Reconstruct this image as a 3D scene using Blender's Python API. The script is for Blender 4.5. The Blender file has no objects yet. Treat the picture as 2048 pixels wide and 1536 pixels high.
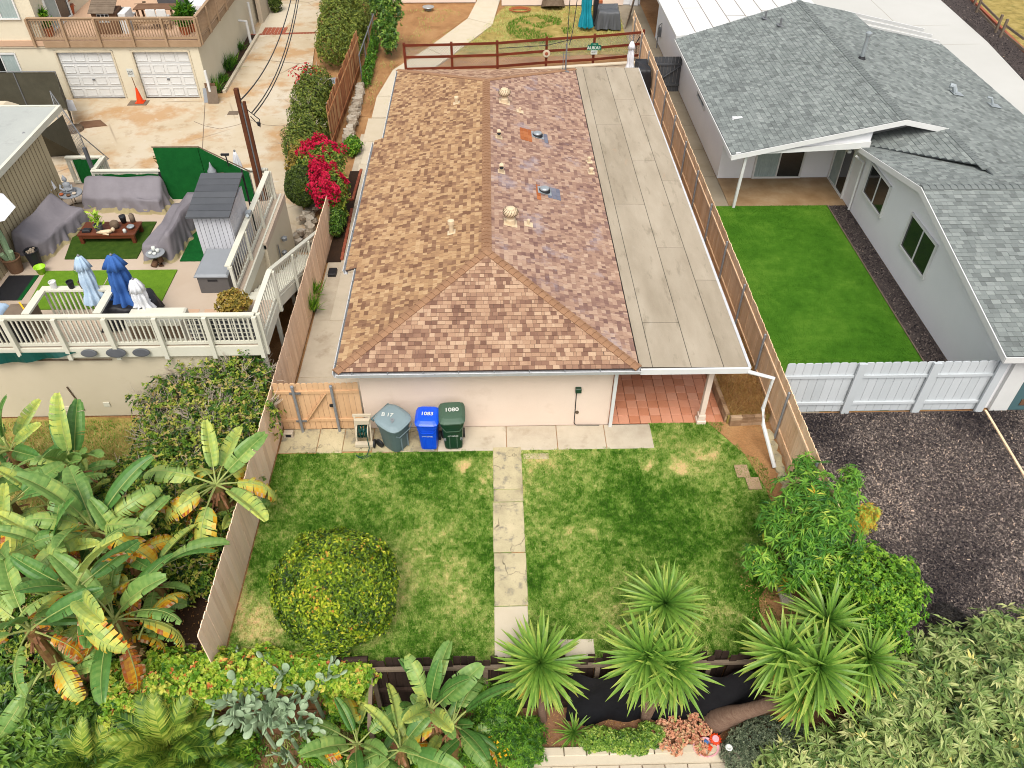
import bpy, math, random
import numpy as np
from mathutils import Matrix, Vector
R = math.radians
SC = bpy.context.scene
COL = SC.collection
# ---------------------------------------------------------------- camera
FPX = 1583.65
def cam_axes(pi, ya, ro):
    cy, sy = math.cos(ya), math.sin(ya)
    f = np.array([sy, cy, 0]); r = np.array([cy, -sy, 0]); u = np.array([0, 0, 1.])
    cp, sp = math.cos(pi), math.sin(pi)
    f2 = f*cp-u*sp; u2 = f*sp+u*cp
    cr, sr = math.cos(ro), math.sin(ro)
    return r*cr+u2*sr, -r*sr+u2*cr, f2
CM = cam_axes(R(42.7747), R(1.6237), R(.3132))
CP = np.array([0, 0, 16.])
cam = bpy.data.objects.new('camera', bpy.data.cameras.new('camera'))
COL.objects.link(cam)
cam.data.sensor_width = 36; cam.data.lens = FPX/2048*36
cam.data.clip_end = 500
mw = Matrix.Identity(4)
for i, a in enumerate((CM[0], CM[1], -CM[2], CP)):
    for j in range(3): mw[j][i] = a[j]
cam.matrix_world = mw
SC.camera = cam
# ---------------------------------------------------------------- world, sun
SUN_EL, SUN_AZ = 58, 184          # azimuth the light comes from, clockwise from +Y
w = bpy.data.worlds.new('World'); SC.world = w; w.use_nodes = True
nt = w.node_tree; bg = nt.nodes['Background']
sk = nt.nodes.new('ShaderNodeTexSky'); sk.sky_type = 'NISHITA'; sk.sun_disc = False
sk.sun_elevation = R(SUN_EL); sk.sun_rotation = R(SUN_AZ)
sk.air_density = 1.0; sk.dust_density = 4.0; sk.ozone_density = 1.0
hs = nt.nodes.new('ShaderNodeHueSaturation'); hs.inputs['Saturation'].default_value = .28
nt.links.new(sk.outputs[0], hs.inputs['Color']); nt.links.new(hs.outputs[0], bg.inputs[0])
bg.inputs[1].default_value = .13
sl = bpy.data.lights.new('sun', 'SUN'); sun = bpy.data.objects.new('sun', sl); COL.objects.link(sun)
sl.energy = 1.2; sl.angle = R(28); sl.color = (1, .95, .87)
az, el = R(SUN_AZ), R(SUN_EL)
sd = Vector((math.sin(az)*math.cos(el), math.cos(az)*math.cos(el), math.sin(el)))
sun.rotation_euler = sd.to_track_quat('Z', 'Y').to_euler(); sun.location = (0, 0, 40)
SC.view_settings.view_transform = 'Standard'; SC.view_settings.look = 'None'
SC.view_settings.gamma = 1; SC.view_settings.use_curve_mapping = False
SC.view_settings.exposure = 0.92
SC.cycles.filter_width = 1.0
# ---------------------------------------------------------------- helpers
def at(x, y, z=0.):
    "point at height z under a given direction of view"
    d = CM[0]*(x-1024)/FPX - CM[1]*(y-768)/FPX + CM[2]
    t = (z-CP[2])/d[2]; p = CP+d*t
    return Vector((float(p[0]), float(p[1]), float(z)))
rng = np.random.default_rng(7)
random.seed(5)
U = random.uniform
WL = {}
def wl(o): return WL.get(o.name, Vector((0, 0, 0))) if o else Vector((0, 0, 0))
def tag(o, label=None, cat=None, group=None, kind=None):
    if label: o['label'] = label
    if cat: o['category'] = cat
    if group: o['group'] = group
    if kind: o['kind'] = kind
    return o
def empty(name, loc, label=None, cat=None, group=None, rz=0, kind=None):
    o = bpy.data.objects.new(name, None); COL.objects.link(o); o.location = loc
    o.rotation_euler = (0, 0, rz); o.empty_display_size = .2
    WL[o.name] = Vector(loc) if rz == 0 else Vector((0, 0, 0))
    return tag(o, label, cat, group, kind)
def npmesh(name, V, F, T=None, mats=(), MI=None, smooth=False):
    me = bpy.data.meshes.new(name); V = np.asarray(V, dtype=np.float32)
    if isinstance(F, np.ndarray):
        k = F.shape[1]; m = len(F)
        me.vertices.add(len(V)); me.vertices.foreach_set('co', V.ravel())
        me.loops.add(m*k); me.loops.foreach_set('vertex_index', F.astype(np.int32).ravel())
        me.polygons.add(m); me.polygons.foreach_set('loop_start', np.arange(0, m*k, k, dtype=np.int32))
        me.update(calc_edges=True)
    else:
        me.from_pydata(V.tolist(), [], F); m = len(F)
    if T is not None:
        a = me.attributes.new('tone', 'FLOAT', 'FACE'); a.data.foreach_set('value', np.asarray(T, dtype=np.float32))
    for mt in mats: me.materials.append(mt)
    if MI is not None and len(mats) > 1: me.polygons.foreach_set('material_index', np.asarray(MI, dtype=np.int32))
    me.polygons.foreach_set('use_smooth', np.full(m, smooth))
    return me
def link(name, me, parent=None, loc=None, rot=None, mat4=None, kind=None, label=None):
    o = bpy.data.objects.new(name, me); COL.objects.link(o)
    if parent: o.parent = parent
    if mat4 is not None: o.matrix_local = mat4
    else:
        if loc is not None: o.location = loc
        if rot is not None: o.rotation_euler = rot
    WL[o.name] = wl(parent)+o.location
    if kind: o['kind'] = kind
    if label: o['label'] = label
    return o
class MB:
    def __init__(s): s.v = []; s.f = []; s.t = []; s.m = []
    def add(s, vs, fs, tone=.5, mi=0):
        n = len(s.v); s.v += [tuple(p) for p in vs]; s.f += [[i+n for i in q] for q in fs]
        if not isinstance(tone, (list, tuple)): tone = [tone]*len(fs)
        s.t += list(tone); s.m += [mi]*len(fs); return s
    def box(s, x0, x1, y0, y1, z0, z1, tone=.5, mi=0):
        vs = [(x, y, z) for z in (z0, z1) for x, y in ((x0, y0), (x1, y0), (x1, y1), (x0, y1))]
        return s.add(vs, BF, tone, mi)
    def bbox(s, x0, x1, y0, y1, z0, z1, b=.01, tone=.5, mi=0):
        "box with a chamfered top"
        vs = [(x0, y0, z0), (x1, y0, z0), (x1, y1, z0), (x0, y1, z0), (x0, y0, z1-b), (x1, y0, z1-b), (x1, y1, z1-b), (x0, y1, z1-b),
              (x0+b, y0+b, z1), (x1-b, y0+b, z1), (x1-b, y1-b, z1), (x0+b, y1-b, z1)]
        fs = [(0, 1, 5, 4), (1, 2, 6, 5), (2, 3, 7, 6), (3, 0, 4, 7), (4, 5, 9, 8), (5, 6, 10, 9), (6, 7, 11, 10), (7, 4, 8, 11), (8, 9, 10, 11), (3, 2, 1, 0)]
        return s.add(vs, fs, tone, mi)
    def beam(s, p, q, w, h, up=(0, 0, 1), tone=.5, mi=0):
        p, q = Vector(p), Vector(q); d = (q-p).normalized(); up = Vector(up)
        if abs(d.dot(up)) > .99: up = Vector((1, 0, 0))
        a = d.cross(up).normalized()*w/2; b = a.cross(d).normalized()*h/2
        vs = [e+i*a+j*b for e in (p, q) for i, j in ((-1, -1), (1, -1), (1, 1), (-1, 1))]
        return s.add(vs, BF, tone, mi)
    def tube(s, pts, rs, n=8, tone=.5, mi=0, cap=True):
        pts = [Vector(p) for p in pts]
        if not isinstance(rs, (list, tuple)): rs = [rs]*len(pts)
        vs = []; fs = []
        for i, p in enumerate(pts):
            d = (pts[min(i+1, len(pts)-1)]-pts[max(i-1, 0)]).normalized()
            a = d.cross(Vector((0, 0, 1)) if abs(d.z) < .9 else Vector((0, 1, 0))).normalized(); b = d.cross(a)
            for k in range(n):
                t = 2*math.pi*k/n; vs.append(p+(a*math.cos(t)+b*math.sin(t))*rs[i])
        for i in range(len(pts)-1):
            for k in range(n):
                fs.append((i*n+k, i*n+(k+1) % n, (i+1)*n+(k+1) % n, (i+1)*n+k))
        if cap: fs.append(list(range(n))[::-1]); fs.append([(len(pts)-1)*n+k for k in range(n)])
        return s.add(vs, fs, tone, mi)
    def lathe(s, prof, c=(0, 0, 0), n=16, tone=.5, mi=0, fold=0, nf=8, ex=1, ey=1):
        vs = []; fs = []
        for i, (r, z) in enumerate(prof):
            for k in range(n):
                t = 2*math.pi*k/n; rr = r*(1+fold*math.cos(nf*t))
                vs.append((c[0]+rr*math.cos(t)*ex, c[1]+rr*math.sin(t)*ey, c[2]+z))
        for i in range(len(prof)-1):
            for k in range(n): fs.append((i*n+k, i*n+(k+1) % n, (i+1)*n+(k+1) % n, (i+1)*n+k))
        fs.append([k for k in range(n)][::-1]); fs.append([(len(prof)-1)*n+k for k in range(n)])
        return s.add(vs, fs, tone, mi)
    def prism(s, poly, z0, z1, tone=.5, mi=0):
        n = len(poly); vs = [(x, y, z0) for x, y in poly]+[(x, y, z1) for x, y in poly]
        fs = [list(range(n))[::-1], list(range(n, 2*n))]+[(i, (i+1) % n, n+(i+1) % n, n+i) for i in range(n)]
        return s.add(vs, fs, tone, mi)
    def slab(s, pts, d, tone=.5, mi=0):
        "thick plate: polygon of 3d points extruded by vector d"
        n = len(pts); pts = [Vector(p) for p in pts]; d = Vector(d); vs = pts+[p+d for p in pts]
        fs = [list(range(n)), list(range(n, 2*n))[::-1]]+[(i, n+i, n+(i+1) % n, (i+1) % n) for i in range(n)]
        return s.add(vs, fs, tone, mi)
    def xf(s, M):
        s.v = [tuple(M @ Vector(p)) for p in s.v]; return s
    def mesh(s, name, mats, smooth=False):
        if not isinstance(mats, (list, tuple)): mats = [mats]
        me = npmesh(name, np.array(s.v), s.f, s.t, mats, s.m, smooth)
        me.validate(); return me
    def build(s, name, mats, parent=None, smooth=False, local=False, kind=None, label=None, cat=None, group=None):
        V = np.array(s.v); c = Vector(((V[:, 0].min()+V[:, 0].max())/2, (V[:, 1].min()+V[:, 1].max())/2, V[:, 2].min()))
        s.v = [(x-c.x, y-c.y, z-c.z) for x, y, z in s.v]
        me = s.mesh(name, mats, smooth)
        o = link(name, me, parent, c-(Vector((0, 0, 0)) if local else wl(parent)), kind=kind)
        return tag(o, label, cat, group)
BF = [(0, 3, 2, 1), (4, 5, 6, 7), (0, 1, 5, 4), (1, 2, 6, 5), (2, 3, 7, 6), (3, 0, 4, 7)]
def copy_tree(o, parent=None):
    c = o.copy(); COL.objects.link(c); c.parent = parent
    for ch in o.children: copy_tree(ch, c)
    return c
def cloud(name, V, F, T, m, parent=None, kind='stuff', smooth=False, label=None, cat=None, group=None):
    V = np.asarray(V, dtype=float); c = np.array([(V[:, 0].min()+V[:, 0].max())/2, (V[:, 1].min()+V[:, 1].max())/2, V[:, 2].min()])
    me = npmesh(name, V-c, F, T, [m], None, smooth)
    o = link(name, me, parent, Vector(c)-wl(parent), kind=kind)
    return tag(o, label, cat, group)
# value noise in numpy
_G = {}
def vn(x, y, f, seed):
    g = _G.setdefault(seed, np.random.default_rng(seed).random((64, 64)))
    X, Y = np.asarray(x)*f+100, np.asarray(y)*f+100
    i, j = np.floor(X).astype(int), np.floor(Y).astype(int); a, b = X-i, Y-j
    a = a*a*(3-2*a); b = b*b*(3-2*b); i %= 64; j %= 64; i1 = (i+1) % 64; j1 = (j+1) % 64
    return (g[i, j]*(1-a)+g[i1, j]*a)*(1-b)+(g[i, j1]*(1-a)+g[i1, j1]*a)*b
def fb(x, y, f, seed): return (vn(x, y, f, seed)+.5*vn(x, y, f*2.1, seed+1)+.25*vn(x, y, f*4.3, seed+2))/1.75
# ---------------------------------------------------------------- materials
def mat(name, cols, rough=.85, ns=2., noise=.5, attr=0., orand=0., bump=.15, bs=40., spec=.25, metal=0., st=(1, 1, 1), fine=0., fs=90., back=None, crack=None, wave=None, pos=None, stain=None):
    m = bpy.data.materials.new(name); m.use_nodes = True; t = m.node_tree; N = t.nodes; L = t.links
    b = N['Principled BSDF']; b.inputs['Roughness'].default_value = rough
    b.inputs['Specular IOR Level'].default_value = spec; b.inputs['Metallic'].default_value = metal
    g = N.new('ShaderNodeNewGeometry'); mp = N.new('ShaderNodeMapping'); mp.inputs['Scale'].default_value = st
    L.new(g.outputs['Position'], mp.inputs[0])
    def mth(op, a, c=None, clamp=False):
        n = N.new('ShaderNodeMath'); n.operation = op; n.use_clamp = clamp
        for i, q in enumerate((a, c)):
            if q is None: continue
            if isinstance(q, (int, float)): n.inputs[i].default_value = q
            else: L.new(q, n.inputs[i])
        return n.outputs[0]
    def nz(sc, det=4, ro=.6):
        n = N.new('ShaderNodeTexNoise'); n.inputs['Scale'].default_value = sc; n.inputs['Detail'].default_value = det
        n.inputs['Roughness'].default_value = ro; L.new(mp.outputs[0], n.inputs['Vector']); return n.outputs['Fac']
    fac = mth('MULTIPLY', mth('SUBTRACT', nz(ns), .5), noise*2)
    if attr:
        a = N.new('ShaderNodeAttribute'); a.attribute_name = 'tone'; fac = mth('ADD', fac, mth('MULTIPLY', a.outputs['Fac'], attr))
    if orand:
        o = N.new('ShaderNodeObjectInfo'); fac = mth('ADD', fac, mth('MULTIPLY', o.outputs['Random'], orand))
    fac = mth('ADD', fac, .5-.5*(attr+orand) if attr+orand < 1 else 0., True)
    cr = N.new('ShaderNodeValToRGB'); e = cr.color_ramp.elements
    pos = pos or [i/(len(cols)-1) for i in range(len(cols))]
    while len(e) < len(cols): e.new(.5)
    for i, c in enumerate(cols): e[i].position = pos[i]; e[i].color = (*c, 1)
    L.new(fac, cr.inputs[0]); col = cr.outputs[0]
    def mul(col, f, lo, hi):
        mr = N.new('ShaderNodeMapRange'); L.new(f, mr.inputs[0]); mr.inputs[1].default_value = .3; mr.inputs[2].default_value = .7
        mr.inputs[3].default_value = lo; mr.inputs[4].default_value = hi
        mx = N.new('ShaderNodeVectorMath'); mx.operation = 'SCALE'; L.new(col, mx.inputs[0]); L.new(mr.outputs[0], mx.inputs['Scale']); return mx.outputs[0]
    if fine: col = mul(col, nz(fs, 2), 1-fine, 1+fine)
    if wave:  # wood grain lines
        n = N.new('ShaderNodeTexNoise'); n.inputs['Scale'].default_value = wave[0]; n.inputs['Detail'].default_value = 3
        m2 = N.new('ShaderNodeMapping'); m2.inputs['Scale'].default_value = wave[1]; L.new(g.outputs['Position'], m2.inputs[0]); L.new(m2.outputs[0], n.inputs['Vector'])
        col = mul(col, n.outputs['Fac'], 1-wave[2], 1+wave[2])
    def mixto(col, c2, f):
        mx = N.new('ShaderNodeMix'); mx.data_type = 'RGBA'; L.new(f, mx.inputs[0]); L.new(col, mx.inputs[6]); mx.inputs[7].default_value = (*c2, 1); return mx.outputs[2]
    def rng_(f, a, c, lo=0., hi=1.):
        mr = N.new('ShaderNodeMapRange'); L.new(f, mr.inputs[0])
        for i, q in enumerate((a, c, lo, hi)): mr.inputs[i+1].default_value = q
        return mr.outputs[0]
    if stain:  # (colour, scale, threshold, amount)
        for (c2, sc, th, am) in stain: col = mixto(col, c2, rng_(nz(sc, 5, .65), th, th+.12, 0, am))
    if crack:
        v = N.new('ShaderNodeTexVoronoi'); v.feature = 'DISTANCE_TO_EDGE'; v.inputs['Scale'].default_value = crack[0]
        nn = N.new('ShaderNodeTexNoise'); nn.inputs['Scale'].default_value = crack[0]*3; nn.inputs['Detail'].default_value = 5
        va = N.new('ShaderNodeVectorMath'); va.operation = 'SCALE'; va.inputs['Scale'].default_value = .45/crack[0]
        vb = N.new('ShaderNodeVectorMath'); L.new(nn.outputs['Color'], va.inputs[0]); L.new(va.outputs[0], vb.inputs[0]); L.new(g.outputs['Position'], vb.inputs[1])
        L.new(vb.outputs[0], v.inputs['Vector'])
        col = mixto(col, crack[2], mth('MULTIPLY', rng_(v.outputs['Distance'], 0, crack[1], 1, 0), rng_(nz(crack[0]*1.3, 1), .45, .62)))
    L.new(col, b.inputs['Base Color'])
    if bump:
        bp = N.new('ShaderNodeBump'); bp.inputs['Strength'].default_value = bump; bp.inputs['Distance'].default_value = .02
        L.new(nz(bs, 3), bp.inputs['Height']); L.new(bp.outputs[0], b.inputs['Normal'])
    if back:  # thin leaf: some light comes through
        tr = N.new('ShaderNodeBsdfTranslucent'); ms = N.new('ShaderNodeMixShader'); ms.inputs[0].default_value = back
        L.new(col, tr.inputs[0]); L.new(b.outputs[0], ms.inputs[1]); L.new(tr.outputs[0], ms.inputs[2]); L.new(ms.outputs[0], N['Material Output'].inputs[0])
    return m
def c3(r, g, b, k=1.):
    f = lambda u: ((u/255+.055)/1.055)**2.4 if u > 10 else u/255/12.92
    return (f(r)*k, f(g)*k, f(b)*k)
K = .62
def C(r, g, b, k=K): return c3(r, g, b, k)     # colour seen in the photo -> base colour
M = {}
M['stucco'] = mat('stucco', [C(222, 200, 182, 0.86), C(232, 212, 194, 0.86)], ns=.7, noise=.8, bump=.25, bs=120, fine=.03, stain=[(C(205, 180, 158, 0.86), 1.3, .6, .35)])
M['sh_tan'] = mat('shingle_tan', [C(132, 96, 74, .62), C(162, 124, 96, .62), C(198, 158, 116, .62), C(220, 184, 140, .62)], attr=.9, ns=1.2, noise=.26, fine=.25, fs=150, bump=.4, bs=170, spec=.1, stain=[(C(206, 178, 146), .7, .6, .3), (C(134, 104, 82), 1.6, .62, .3)])
M['sh_pink'] = mat('shingle_sheen_tint', [C(132, 100, 92, .62), C(166, 130, 114, .62), C(194, 158, 134, .62), C(216, 184, 158, .62)], attr=.85, ns=1.2, noise=.28, fine=.25, fs=150, bump=.4, bs=170, spec=.15, stain=[(C(188, 180, 188), 1.0, .56, .5), (C(156, 142, 152), 2.6, .6, .4)])  # right slope: wet sheen painted in as pinker tone with blue-grey patches
M['sh_front'] = mat('shingle_front', [C(132, 98, 82, .62), C(164, 126, 104, .62), C(196, 158, 128, .62), C(220, 186, 154, .62)], attr=.9, ns=1.2, noise=.24, fine=.25, fs=150, bump=.4, bs=170, spec=.1, stain=[(C(150, 122, 106), 1.2, .62, .3)])
M['cap'] = mat('ridge_cap', [C(156, 116, 88), C(188, 146, 112)], attr=.6, orand=.3, noise=.3, fine=.2, fs=170, bump=.4, bs=150, spec=.1)
M['sh_grey'] = mat('shingle_grey', [C(112, 116, 114), C(134, 140, 137), C(150, 157, 153), C(174, 180, 175)], attr=.7, ns=.8, noise=.3, fine=.22, fs=170, bump=.4, bs=170, spec=.12)
M['capgrey'] = mat('grey_cap', [C(122, 128, 126), C(146, 152, 149)], orand=.5, noise=.3, fine=.2, fs=170, spec=.1)
M['under'] = mat('felt', [(.05, .035, .03), (.07, .05, .04)])
M['underg'] = mat('felt_grey', [(.06, .068, .07), (.08, .09, .09)])
M['rollroof'] = mat('rolled_roofing', [C(168, 154, 132, .66), C(186, 172, 150, .66), C(200, 186, 164, .66)], ns=.7, noise=.9, orand=.35, fine=.14, fs=200, bump=.5, bs=220, spec=.1, stain=[(C(208, 168, 134), .9, .64, .6), (C(146, 134, 112), 1.6, .57, .5), (C(206, 196, 180), 2.4, .62, .4)], st=(2.2, .6, 1))
M['bitumen'] = mat('bitumen', [(.03, .026, .02), (.06, .05, .04)], ns=8)
M['white'] = mat('white_paint', [C(222, 222, 218, 0.72), C(236, 236, 232, 0.72)], ns=2, noise=.6, rough=.5, bump=.05, fine=.02)
M['gutter'] = mat('gutter_metal', [C(214, 216, 218), C(238, 238, 238)], ns=4, noise=1, rough=.45, fine=.06, stain=[(C(150, 150, 150), 9, .6, .5)])
M['galv'] = mat('galvanised', [C(128, 130, 132), C(150, 152, 154)], ns=6, rough=.5, metal=.3)
M['vent'] = mat('painted_vent', [C(206, 182, 146, .8), C(226, 204, 172, .8)], ns=6, rough=.5, stain=[(C(150, 122, 92), 12, .64, .5)])
M['alu'] = mat('aluminium', [C(170, 178, 182), C(220, 228, 230)], ns=6, rough=.3, metal=.5)
M['dark'] = mat('dark_inside', [(.012, .012, .013), (.02, .02, .022)], bump=0)
M['tan'] = mat('fence_tan', [C(204, 168, 130, 1.05), C(218, 184, 148, 1.05), C(228, 198, 164, 1.05)], orand=.8, ns=1.5, noise=.35, wave=(14, (1, 1, .06), .06), fine=.05, bump=.2, stain=[(C(184, 140, 84, 0.86), .8, .66, .5)])
M['tanL'] = mat('fence_tan_left', [C(210, 178, 150, 1.12), C(224, 194, 166, 1.12), C(230, 202, 176, 1.12)], orand=.8, ns=1.5, noise=.35, wave=(14, (1, 1, .06), .06), fine=.04, bump=.2, stain=[(C(190, 158, 122, 0.92), 1.2, .64, .4)])
M['gate'] = mat('gate_tan', [C(208, 166, 124, 0.84), C(222, 182, 140, 0.84)], orand=.8, ns=2, noise=.4, wave=(14, (1, 1, .06), .06), fine=.04)
M['whitef'] = mat('fence_white', [C(206, 212, 214, .68), C(220, 225, 227, .68)], orand=.7, ns=2, noise=.4, rough=.55, bump=.05)
M['steel'] = mat('steel_post', [C(132, 134, 138, 0.8), C(158, 160, 162, 0.8)], ns=6, rough=.5, metal=.2)
M['conc'] = mat('concrete', [C(196, 180, 156), C(220, 206, 182), C(232, 218, 194)], orand=.5, ns=1.6, noise=.7, fine=.06, bump=.2, bs=90, stain=[(C(168, 150, 122), 1.4, .58, .5), (C(150, 128, 100), 5, .64, .5)])
M['concL'] = mat('concrete_light', [C(222, 206, 176), C(238, 224, 198)], orand=.5, ns=2, noise=.6, fine=.05, bump=.15, bs=90, stain=[(C(204, 184, 150), 2, .62, .4)])
M['concw'] = mat('concrete_worn', [C(168, 154, 126), C(212, 198, 158), C(230, 214, 172)], orand=.4, ns=1.3, noise=1.1, fine=.14, bump=.5, bs=60, stain=[(C(146, 140, 124), 3.2, .54, .8), (C(118, 112, 98), 9, .6, .5)], crack=(1.1, .02, C(110, 100, 80)))
M['drive'] = mat('driveway', [C(206, 184, 148), C(222, 204, 174), C(232, 220, 198)], ns=.35, noise=.9, fine=.07, bump=.2, bs=60, crack=(.16, .008, C(140, 120, 96)), stain=[(C(204, 156, 100), .4, .5, .75), (C(176, 144, 104), 1.3, .57, .55), (C(236, 230, 214), 2.2, .6, .6), (C(150, 124, 96), .9, .64, .5)])
M['driveR'] = mat('driveway_pale', [C(214, 212, 204), C(224, 222, 215)], ns=.25, noise=.9, fine=.03, bump=.1)
M['patio'] = mat('patio_stained', [C(138, 106, 70), C(170, 140, 104), C(196, 174, 142)], ns=.8, noise=1., fine=.08, bump=.1, rough=.5)
M['sidewalk'] = mat('grey_walk', [C(150, 136, 112), C(176, 164, 144)], ns=.8, noise=.9, fine=.06)
M['tile'] = mat('terracotta_tile', [C(206, 134, 98, .68), C(222, 152, 118, .68), C(230, 166, 134, .68)], orand=.9, ns=2, noise=.4, fine=.06, rough=.6, bump=.1)
M['dirt'] = mat('dirt', [C(150, 104, 62), C(184, 136, 88), C(204, 158, 108)], ns=.8, noise=.9, fine=.25, fs=30, bump=.6, bs=25, stain=[(C(206, 178, 118), 1.8, .58, .5), (C(128, 84, 50), 2.6, .62, .5)])
M['darkdirt'] = mat('dark_soil', [C(44, 30, 20), C(78, 54, 34)], ns=2, noise=.8, fine=.3, fs=40, bump=.6, bs=30)
M['soilfront'] = mat('planting_soil', [C(140, 98, 68), C(176, 132, 98)], ns=3, noise=.9, fine=.2, fs=50, bump=.5, bs=40)
M['drygrass'] = mat('dry_grass_ground', [C(128, 112, 52), C(178, 156, 84), C(206, 182, 112)], ns=2, noise=1., fine=.25, fs=50, bump=.6, bs=40, stain=[(C(96, 106, 40), 1.2, .56, .6)])
M['lawn'] = mat('lawn', [C(54, 88, 22, .74), C(90, 126, 40, .74), C(138, 160, 76, .74), C(188, 186, 114, .74), C(214, 182, 128, .74)], attr=1., ns=14, noise=.3, fine=.35, fs=60, bump=.6, bs=70, spec=.1)
M['blade'] = mat('grass_blades', [C(52, 104, 20, .9), C(92, 148, 38, .9), C(156, 184, 86, .9), C(206, 208, 134, .9), C(222, 194, 134, .9)], attr=1., ns=20, noise=.25, bump=0, back=.35, spec=.1)
M['turf'] = mat('artificial_turf', [C(50, 98, 16, .7), C(76, 124, 30, .7), C(104, 146, 46, .7)], attr=.8, ns=3, noise=.5, fine=.25, fs=90, bump=.6, bs=120, spec=.1)
M['turfl'] = mat('deck_turf_lime', [C(92, 132, 32, 0.7), C(120, 158, 44, 0.7)], ns=5, noise=.6, fine=.2, fs=120, bump=.5, bs=120, spec=.1)
M['turfd'] = mat('deck_turf_dark', [C(44, 72, 20, 0.7), C(74, 98, 32, 0.7)], ns=5, noise=.8, fine=.2, fs=120, bump=.5, bs=120, spec=.1)
M['turfg'] = mat('turf_green', [C(14, 82, 34, 0.7), C(26, 102, 44, 0.7)], ns=5, noise=.8, fine=.2, fs=120, bump=.5, bs=120, spec=.1)
M['mulchg'] = mat('mulch_ground', [C(66, 56, 54), C(104, 92, 86)], ns=3, noise=.8, fine=.45, fs=60, bump=.8, bs=50)
M['chip'] = mat('mulch_chip', [C(30, 26, 30, 0.82), C(82, 74, 71, 0.82), C(126, 114, 106, 0.82), C(168, 152, 138, 0.82), C(214, 186, 158, 0.82)], attr=1., ns=9, noise=.1, bump=0, spec=.2, pos=[0, .3, .55, .82, 1])
M['wallL'] = mat('beige_wall', [C(196, 184, 158, 0.84), C(208, 196, 171, 0.84)], ns=.6, noise=.8, bump=.25, bs=110, fine=.03, stain=[(C(186, 170, 140, 0.84), 1., .62, .4)])
M['wallT'] = mat('garage_wall', [C(208, 198, 172, 0.84), C(220, 211, 187, 0.84)], ns=.6, noise=.8, bump=.25, bs=110, fine=.03)
M['siding'] = mat('tan_siding', [C(180, 164, 130, .85), C(194, 179, 146, .85)], orand=.5, ns=2, noise=.4)
M['groove'] = mat('siding_groove', [C(140, 124, 96), C(150, 134, 104)])
M['wallG'] = mat('grey_stucco', [C(200, 200, 201, 1.1), C(210, 210, 211, 1.1)], ns=.6, noise=.8, bump=.3, bs=110, fine=.03)
M['cream'] = mat('cream_paint', [C(226, 222, 200, .66), C(240, 237, 220, .66)], ns=2, noise=.6, rough=.5, bump=.05, fine=.03, stain=[(C(206, 196, 166, .66), 5, .66, .4)])
M['deckf'] = mat('deck_floor', [C(208, 186, 162), C(222, 202, 180)], ns=.8, noise=.8, fine=.03, bump=.1, stain=[(C(196, 172, 146), 2, .62, .4)])
M['deck2'] = mat('terrace_floor', [C(218, 178, 146), C(228, 192, 160)], ns=.6, noise=.8, fine=.03)
M['brownrail'] = mat('brown_rail', [C(158, 130, 100, 0.75), C(180, 152, 122, 0.75)], ns=2, noise=.8, orand=.3, fine=.05)
M['redrail'] = mat('red_fence', [C(96, 38, 20, 0.75), C(128, 56, 32, 0.75)], ns=3, noise=.8, orand=.3, fine=.1)
M['rough'] = mat('rough_planks', [C(128, 70, 40, 0.75), C(180, 118, 74, 0.75), C(200, 160, 112, 0.75)], orand=.9, ns=2, noise=.6, wave=(14, (1, 1, .08), .25), fine=.1)
M['darkwood'] = mat('dark_fence', [C(44, 32, 26), C(74, 56, 46)], orand=.6, ns=2, noise=.5, wave=(14, (1, 1, .08), .2), fine=.1)
M['tarp'] = mat('black_tarp', [(.006, .006, .007), (.014, .014, .016)], rough=.75, ns=3, bump=.6, bs=5, spec=.1)
M['weathered'] = mat('weathered_wood', [C(112, 96, 80), C(150, 132, 112)], orand=.4, ns=4, noise=.6, fine=.15)
M['brick'] = mat('brick', [C(150, 78, 56), C(186, 104, 76)], orand=.8, ns=4, noise=.4, fine=.15)
M['block'] = mat('wall_block', [C(150, 118, 88), C(184, 150, 116), C(206, 176, 142)], orand=.8, ns=4, noise=.5, fine=.15, bump=.5, bs=40)
M['cinder'] = mat('cinder_block', [C(188, 172, 150, 0.8), C(206, 192, 170, 0.8)], orand=.5, ns=4, noise=.4, fine=.1)
M['pink'] = mat('pink_wall', [C(226, 204, 188, 0.85), C(236, 216, 200, 0.85)], ns=.6, noise=.6, bump=.2, bs=100)
M['stone'] = mat('field_stone', [C(150, 132, 112), C(196, 182, 160), C(222, 212, 194)], orand=.8, ns=5, noise=.6, fine=.15, bump=.5, bs=30)
M['glass'] = mat('dark_glass', [(.008, .01, .01), (.02, .022, .02)], rough=.06, ns=.8, spec=.6, bump=0)
M['curtain'] = mat('blind', [C(150, 172, 168), C(196, 208, 204)], ns=3, rough=.5, wave=(20, (3, .1, .1), .15))
M['greyfab'] = mat('grey_cover', [C(118, 112, 116, .74), C(142, 136, 140, .74)], ns=1.5, noise=.7, bump=1., bs=3.2, fine=.03, rough=.7)
M['khaki'] = mat('cover_lining', [C(176, 160, 116), C(196, 182, 140)], ns=3)
M['wood'] = mat('stained_wood', [C(92, 46, 26), C(128, 70, 44)], orand=.4, ns=3, noise=.5, wave=(10, (.15, 3, 3), .2), rough=.5)
M['brown'] = mat('brown_wood', [C(112, 80, 58), C(146, 110, 82)], orand=.4, ns=3, noise=.6, fine=.1)
M['pole'] = mat('pole_wood', [C(84, 44, 22), C(120, 70, 42)], ns=3, noise=.8, wave=(12, (1, 1, .06), .3), fine=.1)
M['black'] = mat('black_plastic', [(.012, .012, .014), (.02, .02, .022)], rough=.5, ns=5, bump=.05)
M['grey'] = mat('grey_plastic', [C(150, 154, 158), C(168, 172, 176)], ns=2, rough=.45, noise=.5, bump=.03)
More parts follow.
